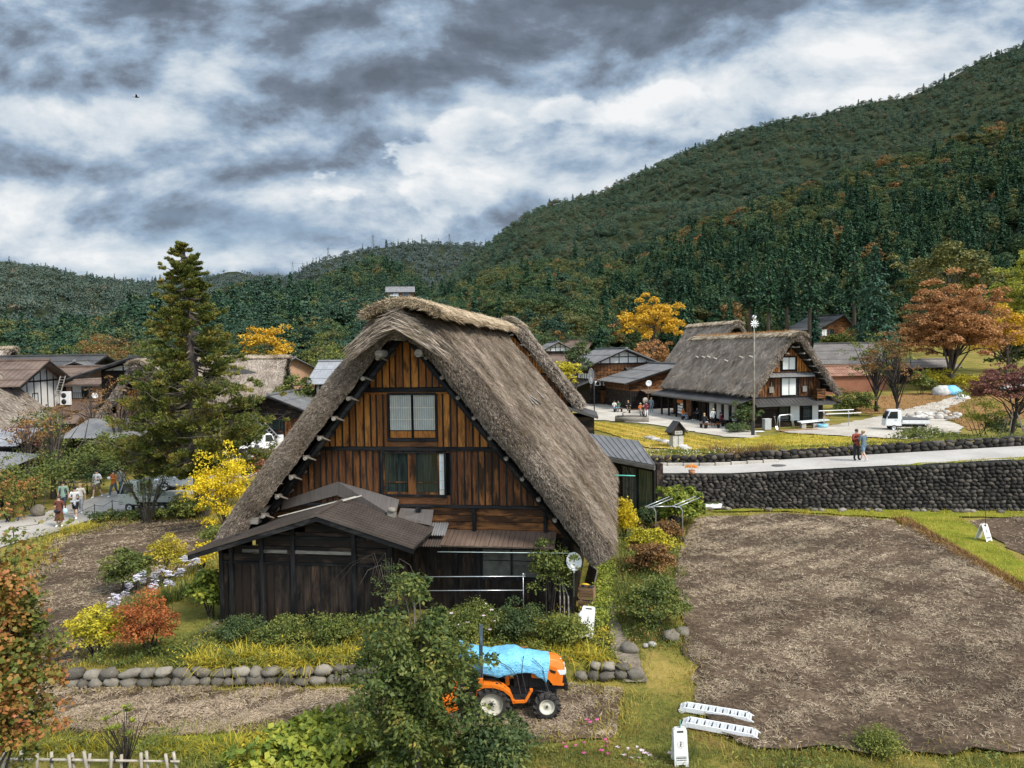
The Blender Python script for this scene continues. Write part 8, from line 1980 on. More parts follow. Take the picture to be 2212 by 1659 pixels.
for k in range(3):mb=MB(); mb.bb(-.2, .2, -.2, .2, 0, .4); o=mb.build('block', M_SPALE); o.location=H2(.4+k*1.2, -1.6, -.02); tag(o, 'pale block under the panel stack at the thatched house', 'block', 'blocks under the panels')
e=empty('tub', H2(1.9, -2.3), 0, 'light blue plastic tub under the drying rails', 'tub'); mb=MB(); mb.lathe([(0, 0), (.38, 0), (.46, .36), (.42, .36), (.34, .05), (0, .05)], n=18); mb.build('basin', m_plain('plastic_blue', (.22, .48, .60), .5), e)
e=empty('storage_box', H2(-3.4, -1.7), R2, 'grey utility box at the left front corner of the thatched house', 'box'); mb=MB(); mb.bb(-.32, .32, -.25, .25, 0, .95); mb.build('casing', m_plain('box_grey', (.38, .39, .38), .6), e, .03); mb=MB(); mb.bb(-.34, .34, -.27, .27, .95, 1.0); mb.build('lid', m_plain('box_lid', (.5, .5, .49), .6), e)
e=empty('shovel', H2(-2.55, -1.6), R2, 'shovel leaning beside the grey utility box', 'shovel'); mb=MB(); mb.tube([(0, -.3, .3), (0, 0, 1.15)], .025, 6); mb.bar((-.1, 0, 1.16), (.1, 0, 1.16), .04); mb.build('handle', M_GREYW, e); mb=MB(); mb.slab([(-.13, -.31, .32), (.13, -.31, .32), (.12, -.42, .05), (0, -.45, -.02), (-.12, -.42, .05)], (0, .02, 0)); mb.build('blade', M_STEEL, e)
mb=MB()
for k in range(5):mb.bar(H2(-3.6+.1*k, -3.2-.12*k, .06+.05*(k%2)), H2(.2+.1*k, -3.1-.12*k, .06+.05*(k%2)), .11, .06)
tag(mb.build('plank_pile', M_CRATE), 'orange-brown planks laid on the ground before the thatched house', 'planks')
for k, (qx, qy, d, w_)in enumerate(((1335, 891, 91, 1.1), (1372, 893, 90, 1.6), (1395, 903, 84, .5), (1482, 908, 81, 1.0), (1530, 910, 76, 4.0), (1538, 926, 71, 1.5), (1520, 925, 71.5, .7), (1556, 922, 71.5, .7))):
 p=GT(qx, qy); e=empty('bench', p, R_(13+(75 if k==4 else 0)), ('bench before the lattice wall of the low timber house', 'bench under the plank awning', 'square stump stool beside the standing visitors', 'low table by the shop front', 'long bench along the white-panelled shop front', 'wooden table near the corner evergreen', 'stump seat left of the wooden table', 'stump seat right of the wooden table')[k], 'bench' if w_>.6 else 'stool')
 mb=MB(); mb.bb(-w_/2, w_/2, -.2, .2, .38, .45); mb.build('seat', M_BM, e)
 for x in(-w_/2+.1, w_/2-.1):mb=MB(); mb.bb(x-.05, x+.05, -.17, .17, -.05, .38); mb.build('leg', M_POST, e)
p=GT(1365, 912); e=empty('log_trough', p, R_(12)*-1, 'weathered log water trough at the edge of the gravel square', 'trough')
mb=MB(); mb.lathe([(0, -1.7), (.34, -1.7), (.36, 0), (.33, 1.7), (0, 1.7)], (0, 0, .3), 'X', 12); mb.build('log', M_GREYW, e); mb=MB(); mb.bb(-1.5, 1.5, -.2, .2, .55, .66); mb.build('hollow', M_BLACK, e); mb=MB(); mb.tube([(-.9, 0, .6), (-.9, 0, .95), (-.6, 0, 1.0)], .06, 6); mb.tube([(.9, 0, .6), (.9, 0, .9)], .08, 6); mb.build('spout', M_GREYW, e)
p=GT(1284, 903); e=empty('mesh_dish', p, 0, 'round wire dish on a black pole at the lane corner', 'antenna'); mb=MB(); mb.tube([(0, 0, -.2), (0, 0, 5.2)], .06, 8); mb.build('pole', M_DKIRON, e)
mb=MB()
for k in range(24):a=k*PI/12; mb.bar((-.35, -.1, 4.6), (-.35+.36*math.cos(a)*.8, -.25, 4.6+.85*math.sin(a)), .02)
for r in(.4, .7, .98):
 pts=[(-.35+.36*r*.8*math.cos(a), -.1-.15*r, 4.6+.85*r*math.sin(a))for a in np.linspace(0, 2*PI, 21)]; mb.tube(pts, .02, 4, False)
mb.build('wire_dish', M_STEEL, e)
p=D(1400, 826, 89); e=empty('round_dish', (p.x, 88.6, p.z-.1), R_(6), 'round white satellite dish on a mast over the plank awning', 'dish'); mb=MB(); mb.lathe([(0, .05), (.2, .03), (.36, -.03), (.38, -.02), (.2, .06), (0, .08)], (0, 0, 0), 'Y', 20); mb.build('reflector', M_WPAINT, e); mb=MB(); mb.tube([(0, .1, 0), (0, .2, -.4), (0, .2, -2.2)], .035, 6); mb.build('mast', M_STEEL, e)
for k, (qx, qy, lab)in enumerate(((1485, 872, 'pale paper lantern hanging at the shop door'), (1394, 865, 'white lantern hanging under the plank awning'))):
 p=D(qx, qy, 79 if k==0 else 88.5); e=empty('paper_lantern', p, 0, lab, 'lantern'); mb=MB(); mb.lathe([(.0, -.36), (.14, -.36), (.27, -.22), (.31, 0), (.27, .22), (.14, .36), (0, .36)], n=16); mb.build('shade', m_plain('lantern_paper', (.62, .52, .40), .7), e); mb=MB(); mb.lathe([(.0, -.42), (.15, -.42), (.15, -.36), (0, -.36)], n=12); mb.lathe([(.0, .36), (.15, .36), (.15, .42), (0, .42)], n=12); mb.bar((0, 0, .4), (0, 0, .9), .02); mb.build('cap', M_INK, e)
p=GT(1458, 895); e=empty('tricycle', p, .4, 'small orange tricycle on the gravel before the shop', 'tricycle')
mb=MB(); mb.tube([(-.3, 0, .3), (.1, 0, .45), (.35, 0, .3)], .03, 6); mb.tube([(.3, 0, .3), (.22, 0, .65), (.2, -.2, .68)], .025, 6); mb.box((-.2, 0, .45), (.24, .2, .06)); mb.build('frame', M_ORANGE, e)
for c, r in(((.36, 0, .17), .17), ((-.32, -.2, .13), .13), ((-.32, .2, .13), .13)):mb=MB(); mb.lathe([(r*.5, -.03), (r, -.03), (r, .03), (r*.5, .03)], c, 'Y', 14); mb.build('wheel', M_RUBBER, e)
for k in range(7):
 p=GT(1484+k*5.5, 906-(k%3)*3); mb=MB(); mb.box((0, 0, .18), (.3+.2*rg.random(), .3, .36))if k%2 else mb.lathe([(0, 0), (.15, 0), (.2, .35), (.1, .45), (0, .45)], n=10)
 o=mb.build('shop_item', (M_WPAINT, M_TLAMP, M_DKIRON, M_CRATE)[k%4], None, .01); o.location=p; tag(o, 'small ware set out on the gravel beside the shop table', 'ware', 'wares before the shop')
p=GT(1427, 869); mb=MB(); mb.lathe([(0, 0), (.25, 0), (.25, .1), (.12, .9), (.3, 1.0), (.3, 1.3), (.1, 1.55), (0, 1.9)], n=10); o=mb.build('stone_lantern', M_SGREY); o.location=p; tag(o, 'small lantern post between the awning and the shop', 'lantern post')
p=GT(1508, 927); mb=MB(); mb.bb(-.45, .45, -.3, .3, 0, .05); mb.bb(-.4, -.3, -.3, .3, .05, .09); o=mb.build('white_slab', M_WPAINT); o.location=(p.x+4.5, p.y-3, T(p.x+4.5, p.y-3)+.02); tag(o, 'white sheet lying in the paddy grass', 'sheet')
for k, (qx, w_, mt, lab)in enumerate(((2035, 1.5, m_plain('tarp_grey', (.42, .41, .38), .7, var=.3, scale=3), 'grey sheet over a heap at the foot of the orange tree'), (2055, 1.4, M_TARP, 'sky-blue sheet over a heap at the foot of the orange tree'))):
 p=at(qx, 850, 97); mb=MB(); mb.ell((0, 0, .3), (w_, 1.0, .95), 14, 9, .25, rg); o=mb.build('covered_heap', mt); o.location=p; tag(o, lab, 'covered heap')
p=at(2080, 855, 92); mb=MB(); mb.ell((0, 0, .2), (.9, .5, .4), 10, 7, .3, rg); o=mb.build('sack', M_WPAINT); o.location=p; tag(o, 'white sack on the grass right of the covered heaps', 'sack')
A=D(551, 893, 76); B=D(604, 946, 74.5); e=empty('ladder', (0, 0, 0), 0, 'aluminium ladder leaning slantwise before the low barn', 'ladder'); off=Vector((.3, 0, .28))
mb=MB(); mb.bar(A, B, .09); mb.bar(A-off, B-off, .09); mb.build('stile', M_STEEL, e); mb=MB()
for k in range(11):t=(k+.5)/11; mb.bar(A.lerp(B, t), A.lerp(B, t)-off, .05)
mb.build('rung', M_STEEL, e)
p=D(606, 943, 75.5); mb=MB(); mb.bb(-.25, .25, -.2, .2, 0, .75); o=mb.build('white_box', M_WPAINT); o.location=(p.x, 75.5, 0); tag(o, 'white box standing at the foot of the ladder', 'box')
p=D(70, 830, 65.2); e=empty('ladder', (0, 0, 0), 0, 'grey ladder leaning on the white half-timbered house', 'ladder'); A=D(118, 858, 66.5); B=D(131, 812, 67.5)
mb=MB(); mb.bar(A, B, .07); mb.bar(A+Vector((.45, 0, 0)), B+Vector((.45, 0, 0)), .07); mb.build('stile', M_GREYW, e); mb=MB()
for k in range(8):mb.bar(A.lerp(B, (k+.5)/8), A.lerp(B, (k+.5)/8)+Vector((.45, 0, 0)), .05)
mb.build('rung', M_GREYW, e)
p=D(205, 855, 77.4); e=empty('round_dish', p, R_(20), 'small white satellite dish on the tan-walled house', 'dish'); mb=MB(); mb.lathe([(0, .05), (.2, .03), (.34, -.03), (.2, .06), (0, .08)], (0, 0, 0), 'Y', 18); mb.build('reflector', M_WPAINT, e); mb=MB(); mb.tube([(0, .1, 0), (0, .6, -.2)], .03, 6); mb.build('mast', M_STEEL, e)
mb=MB(); p=D(690, 800, 84)
mb=MB(); p=D(1785, 800, 120)
tops=[]
for k, (qx, qt, qb)in enumerate(((632, 566, 579), (709, 534, 552), (806, 507, 527), (911, 506, 519), (971, 505, 522))):
 b_=D(qx, qb, 1760); t_=D(qx, qt, 1760); h_=t_.z-b_.z; e=empty('pylon', b_, .4, ('pylon standing lowest at the left end of the far ridge', 'pylon second from the left on the far ridge', 'tallest pylon, third from the left on the far ridge', 'pylon at the crown of the far ridge', 'pylon furthest right on the far ridge')[k], 'pylon', 'pylons along the far ridge')
 mb=MB(); w_=h_*.13
 for sx in(-1, 1):
  for sy in(-1, 1):mb.bar((sx*w_, sy*w_, -8), (sx*w_*.18, sy*w_*.18, h_), h_*.025)
 for z0 in(.1, .3, .5, .7):
  for sx in(-1, 1):mb.bar((sx*w_*(1-.82*z0), -w_*(1-.82*z0), h_*z0), (-sx*w_*(1-.82*(z0+.2)), -w_*(1-.82*(z0+.2)), h_*(z0+.2)), h_*.018)
 mb.build('lattice_mast', m_plain('pylon_grey', (.16, .18, .19), .6), e); mb=MB()
 for z0, l in((.72, .26), (.84, .22), (.95, .17)):mb.bar((-h_*l, 0, h_*z0), (h_*l, 0, h_*z0), h_*.025)
 mb.build('cross_arm', m_plain('pylon_grey', (.16, .18, .19), .6), e); tops.append(t_)
for k in range(4):
 a, b2=tops[k], tops[k+1]; mb=MB(); mb.tube([a.lerp(b2, t)-Vector((0, 0, 14*(1-(2*t-1)**2)+2))for t in np.linspace(0, 1, 9)], .22, 4); tag(mb.build('power_cable', m_plain('cable_grey', (.2, .22, .24), .6)), ('cable span at the left end of the far ridge', 'cable span second from the left over the far ridge', 'cable span third from the left over the far ridge', 'cable span at the right end of the far ridge')[k], 'cable')
p=D(295, 210, 70); e=empty('bird', p, .4, 'lone dark bird gliding in the upper left sky', 'bird'); mb=MB(); mb.ell((0, 0, 0), (.20, .055, .06), 10, 7); mb.ell((.2, 0, .03), (.06, .04, .04), 8, 6); mb.add([(-.16, -.03, 0), (-.16, .03, 0), (-.34, .07, 0), (-.34, -.07, 0)], [(0, 1, 2, 3)])
for sy in(-1, 1):mb.add([(.1, sy*.03, .02), (.06, sy*.28, .14), (-.02, sy*.55, .12), (-.08, sy*.3, .12), (-.1, sy*.03, .02)], [(0, 1, 2, 3, 4)])
mb.add([(.25, 0, .03), (.32, 0, .01), (.25, .02, .02)], [(0, 1, 2)]); mb.build('body', M_BLK, e)
# people
PEOPLE=[]
SKIN={'light':(.55, .36, .26), 'tan':(.40, .25, .17), 'dark':(.22, .13, .09)}
def bodymat(tone):return m_plain('skin_'+tone, SKIN[tone], .55, var=.06)
def cloth(name, col):return m_plain('cloth_'+name, col, .9, var=.12, scale=8)
def make_person(label, loc, head, pose='stand', H=1.68, tone='light', hair=('black', 'short'), top=None, sleeve=.5, bottom=None, bottoms='trousers', shoes=None, skirt=None, lean=0.0, arms=None, seed=0, hat=None, group=None, turn=0.0, big=False):
 rg=random.Random(seed); s=H/1.70; J={}
 pel=Vector((0, 0, .93)); leanv=Vector((0, -math.sin(lean), math.cos(lean)))
 if pose=='sit':pel=Vector((0, 0, .52))
 J['pel']=pel; J['spine']=pel+leanv*.20; J['chest']=pel+leanv*.40; J['neck']=pel+leanv*.555
 J['head']=J['neck']+Vector((0, -.02, .10)); J['crown']=J['head']+Vector((0, -.01, .12))
 for sd, sx in(('l', 1), ('r', -1)):
  J['sh'+sd]=J['chest']+Vector((sx*.175, 0, .085)); J['hip'+sd]=pel+Vector((sx*.095, 0, -.04))
  if pose=='sit':
   J['kn'+sd]=J['hip'+sd]+Vector((sx*.05, -.43, .02)); J['an'+sd]=J['kn'+sd]+Vector((0, -.05+.12*(rg.random()-.5), -.42));
  elif pose=='walk':
   f=.22*sx*(1 if seed%2 else-1); J['kn'+sd]=J['hip'+sd]+Vector((0, -.06-f*.6, -.42)); J['an'+sd]=Vector((J['hip'+sd].x, -f*1.1+(.08 if f<0 else-.02), .09+(.03 if f<0 else 0)))
  else:
   J['kn'+sd]=J['hip'+sd]+Vector((sx*.015, -.02, -.42)); J['an'+sd]=Vector((J['hip'+sd].x+sx*.03, .01, .085))
  J['to'+sd]=J['an'+sd]+Vector((sx*.02, -.15, -.055))
  ar=(arms or{}).get(sd, 'down')
  a=J['sh'+sd]
  if ar=='down':e=a+Vector((sx*.07, .03, -.28)); w=e+Vector((sx*.01, -.06, -.25))
  elif ar=='bent':e=a+Vector((sx*.09, .04, -.27)); w=e+Vector((-sx*.14, -.20, .02))
  elif ar=='face':e=a+Vector((sx*.06, -.12, -.24)); w=e+Vector((-sx*.12, -.12, .22))
  elif ar=='cross':e=a+Vector((sx*.08, -.03, -.26)); w=e+Vector((-sx*.20, -.15, .06))
  elif ar=='lap':e=a+Vector((sx*.07, -.06, -.26)); w=e+Vector((-sx*.06, -.22, -.03))
  elif ar=='swing':e=a+Vector((sx*.08, -.10*(1 if seed%2 else-1)*sx, -.26)); w=e+Vector((0, -.12, -.22))
  J['el'+sd]=e; J['wr'+sd]=w; J['ha'+sd]=w+(w-e).normalized()*.085
 names=list(J); idx={n:i for i, n in enumerate(names)}
 R={'pel':.135, 'spine':.120, 'chest':.135, 'neck':.055, 'head':.085, 'crown':.075}
 for sd in 'lr':R.update({'sh'+sd:.062, 'el'+sd:.042, 'wr'+sd:.028, 'ha'+sd:.036, 'hip'+sd:.095, 'kn'+sd:.058, 'an'+sd:.040, 'to'+sd:.036})
 E=[('pel', 'spine'), ('spine', 'chest'), ('chest', 'neck'), ('neck', 'head'), ('head', 'crown')]
 for sd in 'lr':E+=[('chest', 'sh'+sd), ('sh'+sd, 'el'+sd), ('el'+sd, 'wr'+sd), ('wr'+sd, 'ha'+sd), ('pel', 'hip'+sd), ('hip'+sd, 'kn'+sd), ('kn'+sd, 'an'+sd), ('an'+sd, 'to'+sd)]
 m=bpy.data.meshes.new('body'); m.from_pydata([tuple(J[n]*s)for n in names], [(idx[a], idx[b])for a, b in E], [])
 o=bpy.data.objects.new('body_source', m); COL.objects.link(o)
 o.modifiers.new('k', 'SKIN'); sb=o.modifiers.new('s', 'SUBSURF'); sb.levels=1; sb.render_levels=1
 for i, n in enumerate(names):
  v=m.skin_vertices[0].data[i]; v.radius=(R[n]*s, R[n]*s*(.74 if n in('pel', 'spine', 'chest')else 1)); v.use_root=(n=='pel')
 PEOPLE.append(dict(o=o, J={k:v*s for k, v in J.items()}, E=E, s=s, label=label, loc=loc, head=head, tone=tone, hair=hair, top=top, sleeve=sleeve, bottom=bottom, bottoms=bottoms, shoes=shoes, skirt=skirt, hat=hat, group=group, seed=seed))
HAIRC={'black':(.012, .010, .009), 'brown':(.06, .035, .02), 'blond':(.38, .25, .11), 'grey':(.3, .29, .28)}
def finish_people():
 bpy.context.view_layer.update(); dg=bpy.context.evaluated_depsgraph_get()
 for p in PEOPLE:p['me']=bpy.data.meshes.new_from_object(p['o'].evaluated_get(dg))
 for p in PEOPLE:
  bpy.data.objects.remove(p['o']); J, s=p['J'], p['s']; me=p['me']
  e=empty('person', p['loc'], p['head'], p['label'], 'person', p['group'])
  V=np.array([v.co for v in me.vertices]); F=[tuple(f.vertices)for f in me.polygons]; NV=np.array([v.normal for v in me.vertices])
  seg=[]
  for a, b in p['E']:seg.append((np.array(J[a]), np.array(J[b]), a, b))
  def near(c):
   best=None
   for a, b, na, nb in seg:
    d=b-a; t=float(np.clip(np.dot(c-a, d)/(np.dot(d, d)+1e-9), 0, 1)); q=np.linalg.norm(c-a-d*t)
    q-=.10*s if na in('pel', 'spine', 'chest')and nb in('spine', 'chest', 'neck')else.03*s
    if best is None or q<best[0]:best=(q, na, nb, t)
   return best[1:]
  reg=[near(V[list(f)].mean(0))for f in F]
  mb=MB(); mb.v=[tuple(v)for v in V]; mb.f=list(F); mb.m=[0]*len(F); mb.sm=[True]*len(F)
  hc=J['head']; mb.ell(hc+Vector((0, -.095, -.005))*s, (.014*s, .024*s, .022*s), 6, 5)
  for sx in(1, -1):mb.ell(hc+Vector((sx*.082, .0, .01))*s, (.012*s, .022*s, .032*s), 6, 5)
  mb.mat(1)
  for sx in(1, -1):mb.ell(hc+Vector((sx*.032, -.078, .028))*s, (.011*s, .008*s, .007*s), 6, 5)
  mb.mat(2); mb.ell(hc+Vector((0, -.080, -.045))*s, (.024*s, .008*s, .006*s), 6, 5); mb.mat(0)
  for sd, sx in(('l', 1), ('r', -1)):
   w, h=J['wr'+sd], J['ha'+sd]; d=(h-w).normalized(); side=d.cross(Vector((0, -1, .2))).normalized(); nrm=side.cross(d)
   for k, (o_, l)in enumerate(((-.024, .060), (-.008, .072), (.008, .068), (.024, .052))):
    b0=h+side*o_*s; mb.tube([b0, b0+d*l*.55*s, b0+d*l*.85*s+nrm*.02*s, b0+d*l*s*.95+nrm*.04*s], [.009*s, .0085*s, .008*s, .006*s], 5)
   b0=w.lerp(h, .45)-side*.03*s; mb.tube([b0, b0+(d*.7-side*.7)*.035*s, b0+(d*.95-side*.5)*.062*s], [.011*s, .010*s, .007*s], 5)
  mb.build('body', [bodymat(p['tone']), M_INK, m_plain('lips', (.35, .12, .10), .6)], e)
  def garment(name, test, mat, off):
   sel=[i for i in range(len(F))if test(*reg[i])]
   if not sel:return
   used=sorted({v for i in sel for v in F[i]}); mp={v:k for k, v in enumerate(used)}
   g=MB(); g.v=[tuple(V[v]+NV[v]*off*s)for v in used]; g.f=[tuple(mp[v]for v in F[i])for i in sel]; g.m=[0]*len(sel); g.sm=[True]*len(sel)
   return g.build(name, mat, e)
  sl=p['sleeve']
  def t_top(a, b, t):
   if a in('pel', 'spine', 'chest')and b in('spine', 'chest'):return True
   if a=='chest' and b=='neck':return t<.75
   if a=='chest' and b[:2]=='sh':return True
   if a[:2]=='sh':return t<sl*2
   if a[:2]=='el':return t<(sl-.5)*2
   return False
  def t_bot(a, b, t):
   L={'trousers':2, 'shorts':.9}[p['bottoms']]
   if a=='pel' and b[:2]=='hi':return True
   if a=='pel' and b=='spine':return t<.35
   if a[:2]=='hi':return t<L
   if a[:2]=='kn':return t<L-1.05
   return False
  if p['top']:garment('shirt', t_top, p['top'], .020)
  if p['bottom']:garment(p['bottoms'], t_bot, p['bottom'], .013)
  if p['shoes']:garment('shoe', lambda a, b, t:a[:2]=='an' or(a[:2]=='kn' and t>.93), p['shoes'], .014)
  if p['skirt']:
   mt, hem=p['skirt']; pl=J['pel']; n=18; rings=[(.14, .13, pl.z+.16*s), (.185, .15, pl.z-.05*s), (.20, .17, pl.z-.3*s), (.24, .20, hem)]
   vs=[(pl.x+rx*s*math.cos(k*2*PI/n)*(1+.05*math.sin(k*3)), pl.y+ry*s*math.sin(k*2*PI/n), z)for rx, ry, z in rings for k in range(n)]
   g=MB(); g.add(vs, [(i*n+k, i*n+(k+1)%n, (i+1)*n+(k+1)%n, (i+1)*n+k)for i in range(3)for k in range(n)], True); g.build('skirt', mt, e)
  hcn, hst=p['hair']; hm=m_plain('hair_'+hcn, HAIRC[hcn], .6, var=.3)
  g=MB(); c=hc+Vector((0, .018, .052))*s; g.ell(c, (.098*s, .108*s, .098*s), 12, 8)
  if hst=='long':g.ell(c+Vector((0, .05, -.14))*s, (.095*s, .06*s, .20*s), 10, 7)
  if hst=='bun':g.ell(c+Vector((0, .10, .03))*s, (.05*s, .05*s, .05*s), 8, 6)
  g.build('hair', hm, e)
  if p['hat']:g=MB(); g.lathe([(0, .11), (.07, .105), (.105, .06), (.11, .0), (.15, -.01), (.15, -.02)], (hc+Vector((0, 0, .05))*s), 'Z', 14); g.build('hat', p['hat'], e)
def backpack(label, loc, rz, H, mat, z=1.12, y=.17):
 e=empty('backpack', loc, rz, label, 'backpack'); s=H/1.7
 mb=MB(); mb.ell((0, y*s, z*s), (.155*s, .095*s, .22*s), 12, 9); mb.build('sack', mat, e)
 mb=MB()
 for sx in(-1, 1):mb.tube([(sx*.10*s, (y-.04)*s, (z+.2)*s), (sx*.11*s, 0, (z+.29)*s), (sx*.12*s, -.135*s, (z+.15)*s), (sx*.13*s, -.10*s, (z-.08)*s), (sx*.12*s, (y-.03)*s, (z-.16)*s)], .018*s, 5)
 mb.build('strap', mat, e); return e
def bag(label, loc, rz, off, r, mat, strap=True):
 e=empty('shoulder_bag', loc, rz, label, 'bag'); mb=MB(); mb.ell(off, r, 10, 7); mb.build('pouch', mat, e)
 if strap:mb=MB(); mb.tube([(off[0]-.1, off[1], off[2]+.05), (off[0]*.2, -.13, 1.25), (-.12, .02, 1.42)], .012, 4); mb.build('strap', mat, e)
C_=cloth
def lane(qx, qy):p=G(qx, qy, 0); return Vector((p.x, p.y, T(p.x, p.y)+.03))
a=lane(129, 1139); make_person('woman in long brown dress with small dark bag walking on the lane', a, R_(12), 'stand', 1.64, 'light', ('brown', 'bun'), C_('brown', (.13, .045, .03)), .45, None, 'trousers', C_('white', (.7, .7, .68)), (C_('brown', (.13, .045, .03)), .34), 0, {'l':'down', 'r':'bent'}, 1)
bag('dark belt bag worn by the woman in the brown dress', a, R_(12), (-.02, -.20, .86), (.17, .06, .10), M_BLK, False); bag('pale blue tote hanging from the arm of the woman in brown', a, R_(12), (.30, -.02, .82), (.13, .05, .16), C_('paleblue', (.42, .58, .66)), False)
a=lane(164, 1121); make_person('man in white T-shirt and black shorts with backpack on the lane', a, R_(15), 'walk', 1.76, 'light', ('black', 'short'), C_('offwhite', (.66, .65, .62)), .5, C_('black', (.015, .016, .018)), 'shorts', C_('white', (.7, .7, .68)), None, .05, {'l':'bent', 'r':'bent'}, 3); backpack('dark backpack on the man in the white T-shirt', a, R_(15), 1.76, C_('black', (.015, .016, .018)))
mb=MB(); mb.tube([(-.2, -.16, 1.0), (0, -.2, .98), (.2, -.15, 1.0), (.22, .1, .98)], [.05, .06, .05, .04], 6); mb.tube([(.02, -.2, .98), (.05, -.22, .75)], .05, 6); o=mb.build('tied_jacket', C_('greywhite', (.45, .46, .48))); o.location=a; o.rotation_euler.z=R_(15); tag(o, 'pale jacket tied round the waist of the man in black shorts', 'jacket')
a=lane(138, 1106); make_person('man in sage T-shirt with dark backpack behind the woman in brown', a, R_(20), 'walk', 1.75, 'tan', ('black', 'short'), C_('sage', (.19, .27, .22)), .5, C_('navy', (.03, .04, .06)), 'trousers', C_('grey', (.3, .3, .3)), None, 0, None, 5); backpack('dark backpack on the man in the sage T-shirt', a, R_(20), 1.75, C_('black', (.015, .016, .018)))
a=lane(175, 1108); make_person('long-haired blond woman half hidden behind the man in white', a, R_(18), 'walk', 1.66, 'light', ('blond', 'long'), C_('cream', (.6, .55, .48)), .5, C_('grey', (.3, .3, .3)), 'trousers', C_('white', (.7, .7, .68)), None, 0, None, 7)
a=lane(211, 1076); make_person('young man in long white tee and brown shorts walking on the lane', a, R_(-8), 'walk', 1.78, 'light', ('black', 'short'), C_('white', (.7, .7, .68)), .6, C_('khaki', (.14, .095, .06)), 'shorts', C_('white', (.7, .7, .68)), None, 0, {'l':'bent', 'r':'down'}, 4); backpack('black backpack on the young man in the long white tee', a, R_(-8), 1.78, C_('black', (.015, .016, .018)))
a=lane(247, 1074); make_person('woman in orange jacket and wide jeans carrying a white bundle', a, R_(-20), 'walk', 1.70, 'light', ('black', 'long'), C_('orange', (.52, .15, .03)), 1.0, C_('denim', (.07, .10, .12)), 'trousers', C_('white', (.7, .7, .68)), None, 0, {'l':'cross', 'r':'cross'}, 8)
mb=MB(); mb.ell((-.12, -.24, 1.24), (.15, .08, .10), 9, 6, .25, rg); o=mb.build('bundle', C_('white', (.7, .7, .68))); o.location=a; o.rotation_euler.z=R_(-20); tag(o, 'white bundle held by the woman in the orange jacket', 'bundle')
a=lane(262, 1068); make_person('person in pale top just behind the orange jacket', a, R_(-15), 'walk', 1.7, 'light', ('brown', 'long'), C_('grey', (.3, .3, .3)), 1.0, C_('denim', (.07, .10, .12)), 'trousers', C_('black', (.015, .016, .018)), None, 0, None, 9)
p=D(555, 990, 61); make_person('person in dark jacket and cap walking by the white pickup behind the conifer', (p.x, 61, .05), R_(150), 'walk', 1.7, 'light', ('black', 'short'), C_('slate', (.07, .085, .09)), 1.0, C_('black', (.015, .016, .018)), 'trousers', C_('black', (.015, .016, .018)), None, .1, {'l':'bent', 'r':'bent'}, 10, C_('black', (.015, .016, .018)))
p=GT(1850, 995); a=Vector((p.x, p.y, p.z+.04)); make_person('man in rust-red jacket and black trousers on the road', a, R_(8), 'stand', 1.80, 'light', ('brown', 'short'), C_('rust', (.26, .06, .035)), 1.0, C_('charcoal', (.02, .024, .026)), 'trousers', C_('black', (.015, .016, .018)), None, 0, {'l':'face', 'r':'cross'}, 2); backpack('dark backpack on the man in the rust-red jacket', a, R_(8), 1.8, C_('black', (.015, .016, .018)))
p=GT(1866, 997); a=Vector((p.x, p.y, p.z+.04)); make_person('person in blue-grey hooded jacket and denim shorts seen from behind on the road', a, R_(200), 'walk', 1.74, 'light', ('blond', 'bun'), C_('bluegrey', (.11, .15, .18)), 1.0, C_('jeans', (.16, .24, .32)), 'shorts', C_('white', (.7, .7, .68)), None, .12, {'l':'cross', 'r':'cross'}, 6)
def sq(qx, qy):return GT(qx, qy)+Vector((0, 0, .05))
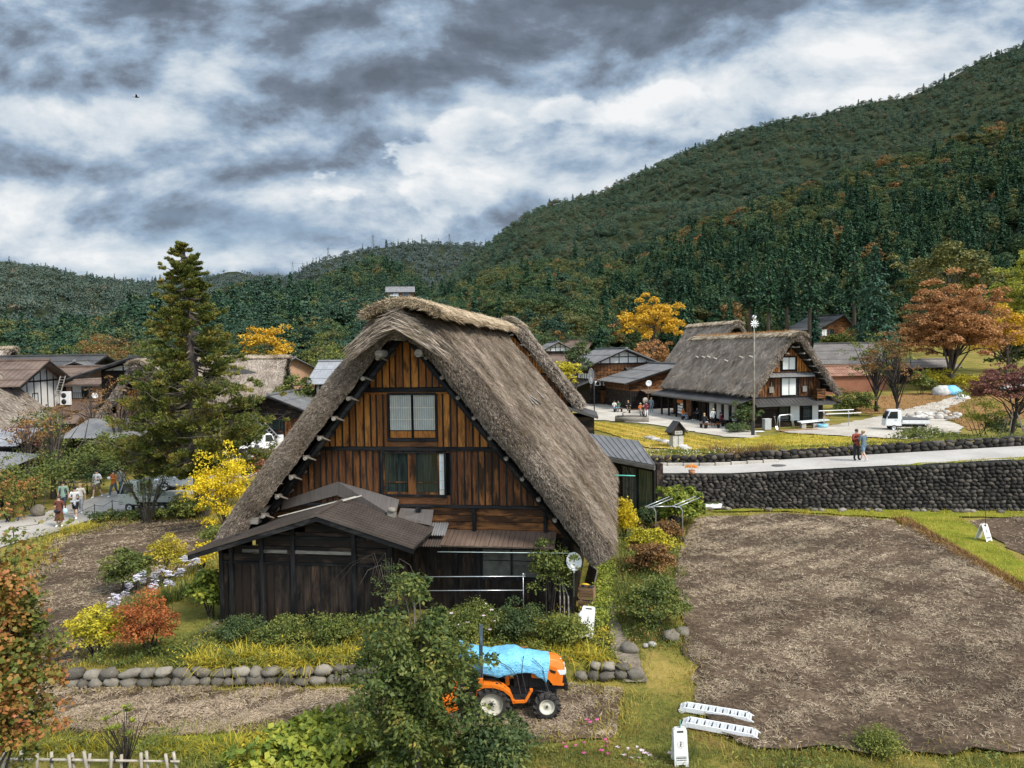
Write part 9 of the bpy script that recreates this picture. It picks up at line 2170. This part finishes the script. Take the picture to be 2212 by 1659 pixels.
SQ=[(1253, 881, 185, 'walk', 'person with backpack walking away down the lane', C_('navy', (.03, .04, .06)), C_('navy', (.03, .04, .06)), 'shorts', None), (1327, 890, 10, 'sit', 'seated woman in white beside the lattice wall', C_('offwhite', (.66, .65, .62)), C_('jeans', (.16, .24, .32)), 'trousers', 'long'), (1336, 890, -30, 'sit', 'seated person in green beside the lattice wall', C_('green', (.05, .13, .07)), C_('jeans', (.16, .24, .32)), 'trousers', None), (1357, 891, 0, 'sit', 'person in black seated under the plank awning', C_('black', (.015, .016, .018)), C_('khaki', (.14, .095, .06)), 'trousers', None), (1383, 896, 20, 'sit', 'person in orange jacket and cap eating near the stool', C_('orange', (.52, .15, .03)), C_('grey', (.3, .3, .3)), 'trousers', 'hat'), (1389, 910, 70, 'stand', 'person all in black standing at the edge of the square', C_('black', (.015, .016, .018)), C_('black', (.015, .016, .018)), 'trousers', None), (1396, 904, 10, 'stand', 'person in maroon and white standing by the stump stool', C_('maroon', (.16, .03, .05)), C_('offwhite', (.66, .65, .62)), 'trousers', 'long'), (1407, 893, 160, 'stand', 'person in grey overalls reaching under the awning', C_('greyblue', (.22, .26, .30)), C_('greyblue', (.22, .26, .30)), 'trousers', None), (1475, 908, 40, 'sit', 'long-haired person in orange seated at the low table', C_('orange', (.52, .15, .03)), C_('jeans', (.16, .24, .32)), 'trousers', 'long'), (1507, 908, -60, 'sit', 'person in dark shirt at the left end of the long bench', C_('navy', (.03, .04, .06)), C_('black', (.015, .016, .018)), 'trousers', None), (1518, 907, -50, 'sit', 'person in white shirt and shorts on the long bench', C_('offwhite', (.66, .65, .62)), C_('white', (.7, .7, .68)), 'shorts', None), (1527, 906, -50, 'sit', 'person in black top in the middle of the long bench', C_('black', (.015, .016, .018)), C_('black', (.015, .016, .018)), 'trousers', None), (1540, 922, 10, 'stand', 'person in white shirt over black standing by the wooden table', C_('offwhite', (.66, .65, .62)), C_('black', (.015, .016, .018)), 'trousers', 'hat'), (1551, 911, -40, 'sit', 'person in black seated at the right end of the long bench', C_('black', (.015, .016, .018)), C_('black', (.015, .016, .018)), 'trousers', 'long'), (1556, 922, 60, 'sit', 'person in dark red seated on the right stump', C_('maroon', (.16, .03, .05)), C_('black', (.015, .016, .018)), 'trousers', 'long'), (1521, 925, 140, 'sit', 'person with big dark pack on the left stump', C_('charcoal', (.02, .024, .026)), C_('grey', (.3, .3, .3)), 'trousers', None), (1567, 916, -30, 'sit', 'bare-legged person at the corner of the shop front', C_('tan', (.4, .27, .18)), C_('white', (.7, .7, .68)), 'shorts', None)]
for k, (qx, qy, hd, ps, lab, tp_, bt_, bk, ex_)in enumerate(SQ):
 make_person(lab, sq(qx, qy), R_(hd), ps, 1.66+.03*(k%4), 'light', (('black', 'brown', 'black', 'blond')[k%4], 'long' if ex_=='long' else 'short'), tp_, (1.0, .5, 1.0, .6)[k%4], bt_, bk, C_('white', (.7, .7, .68))if k%2 else C_('black', (.015, .016, .018)), None, .08, {'l':'lap', 'r':'lap'}if ps=='sit' else{'l':'bent', 'r':'down'}, 20+k, C_('cap', (.3, .27, .2))if ex_=='hat' else None)
finish_people()
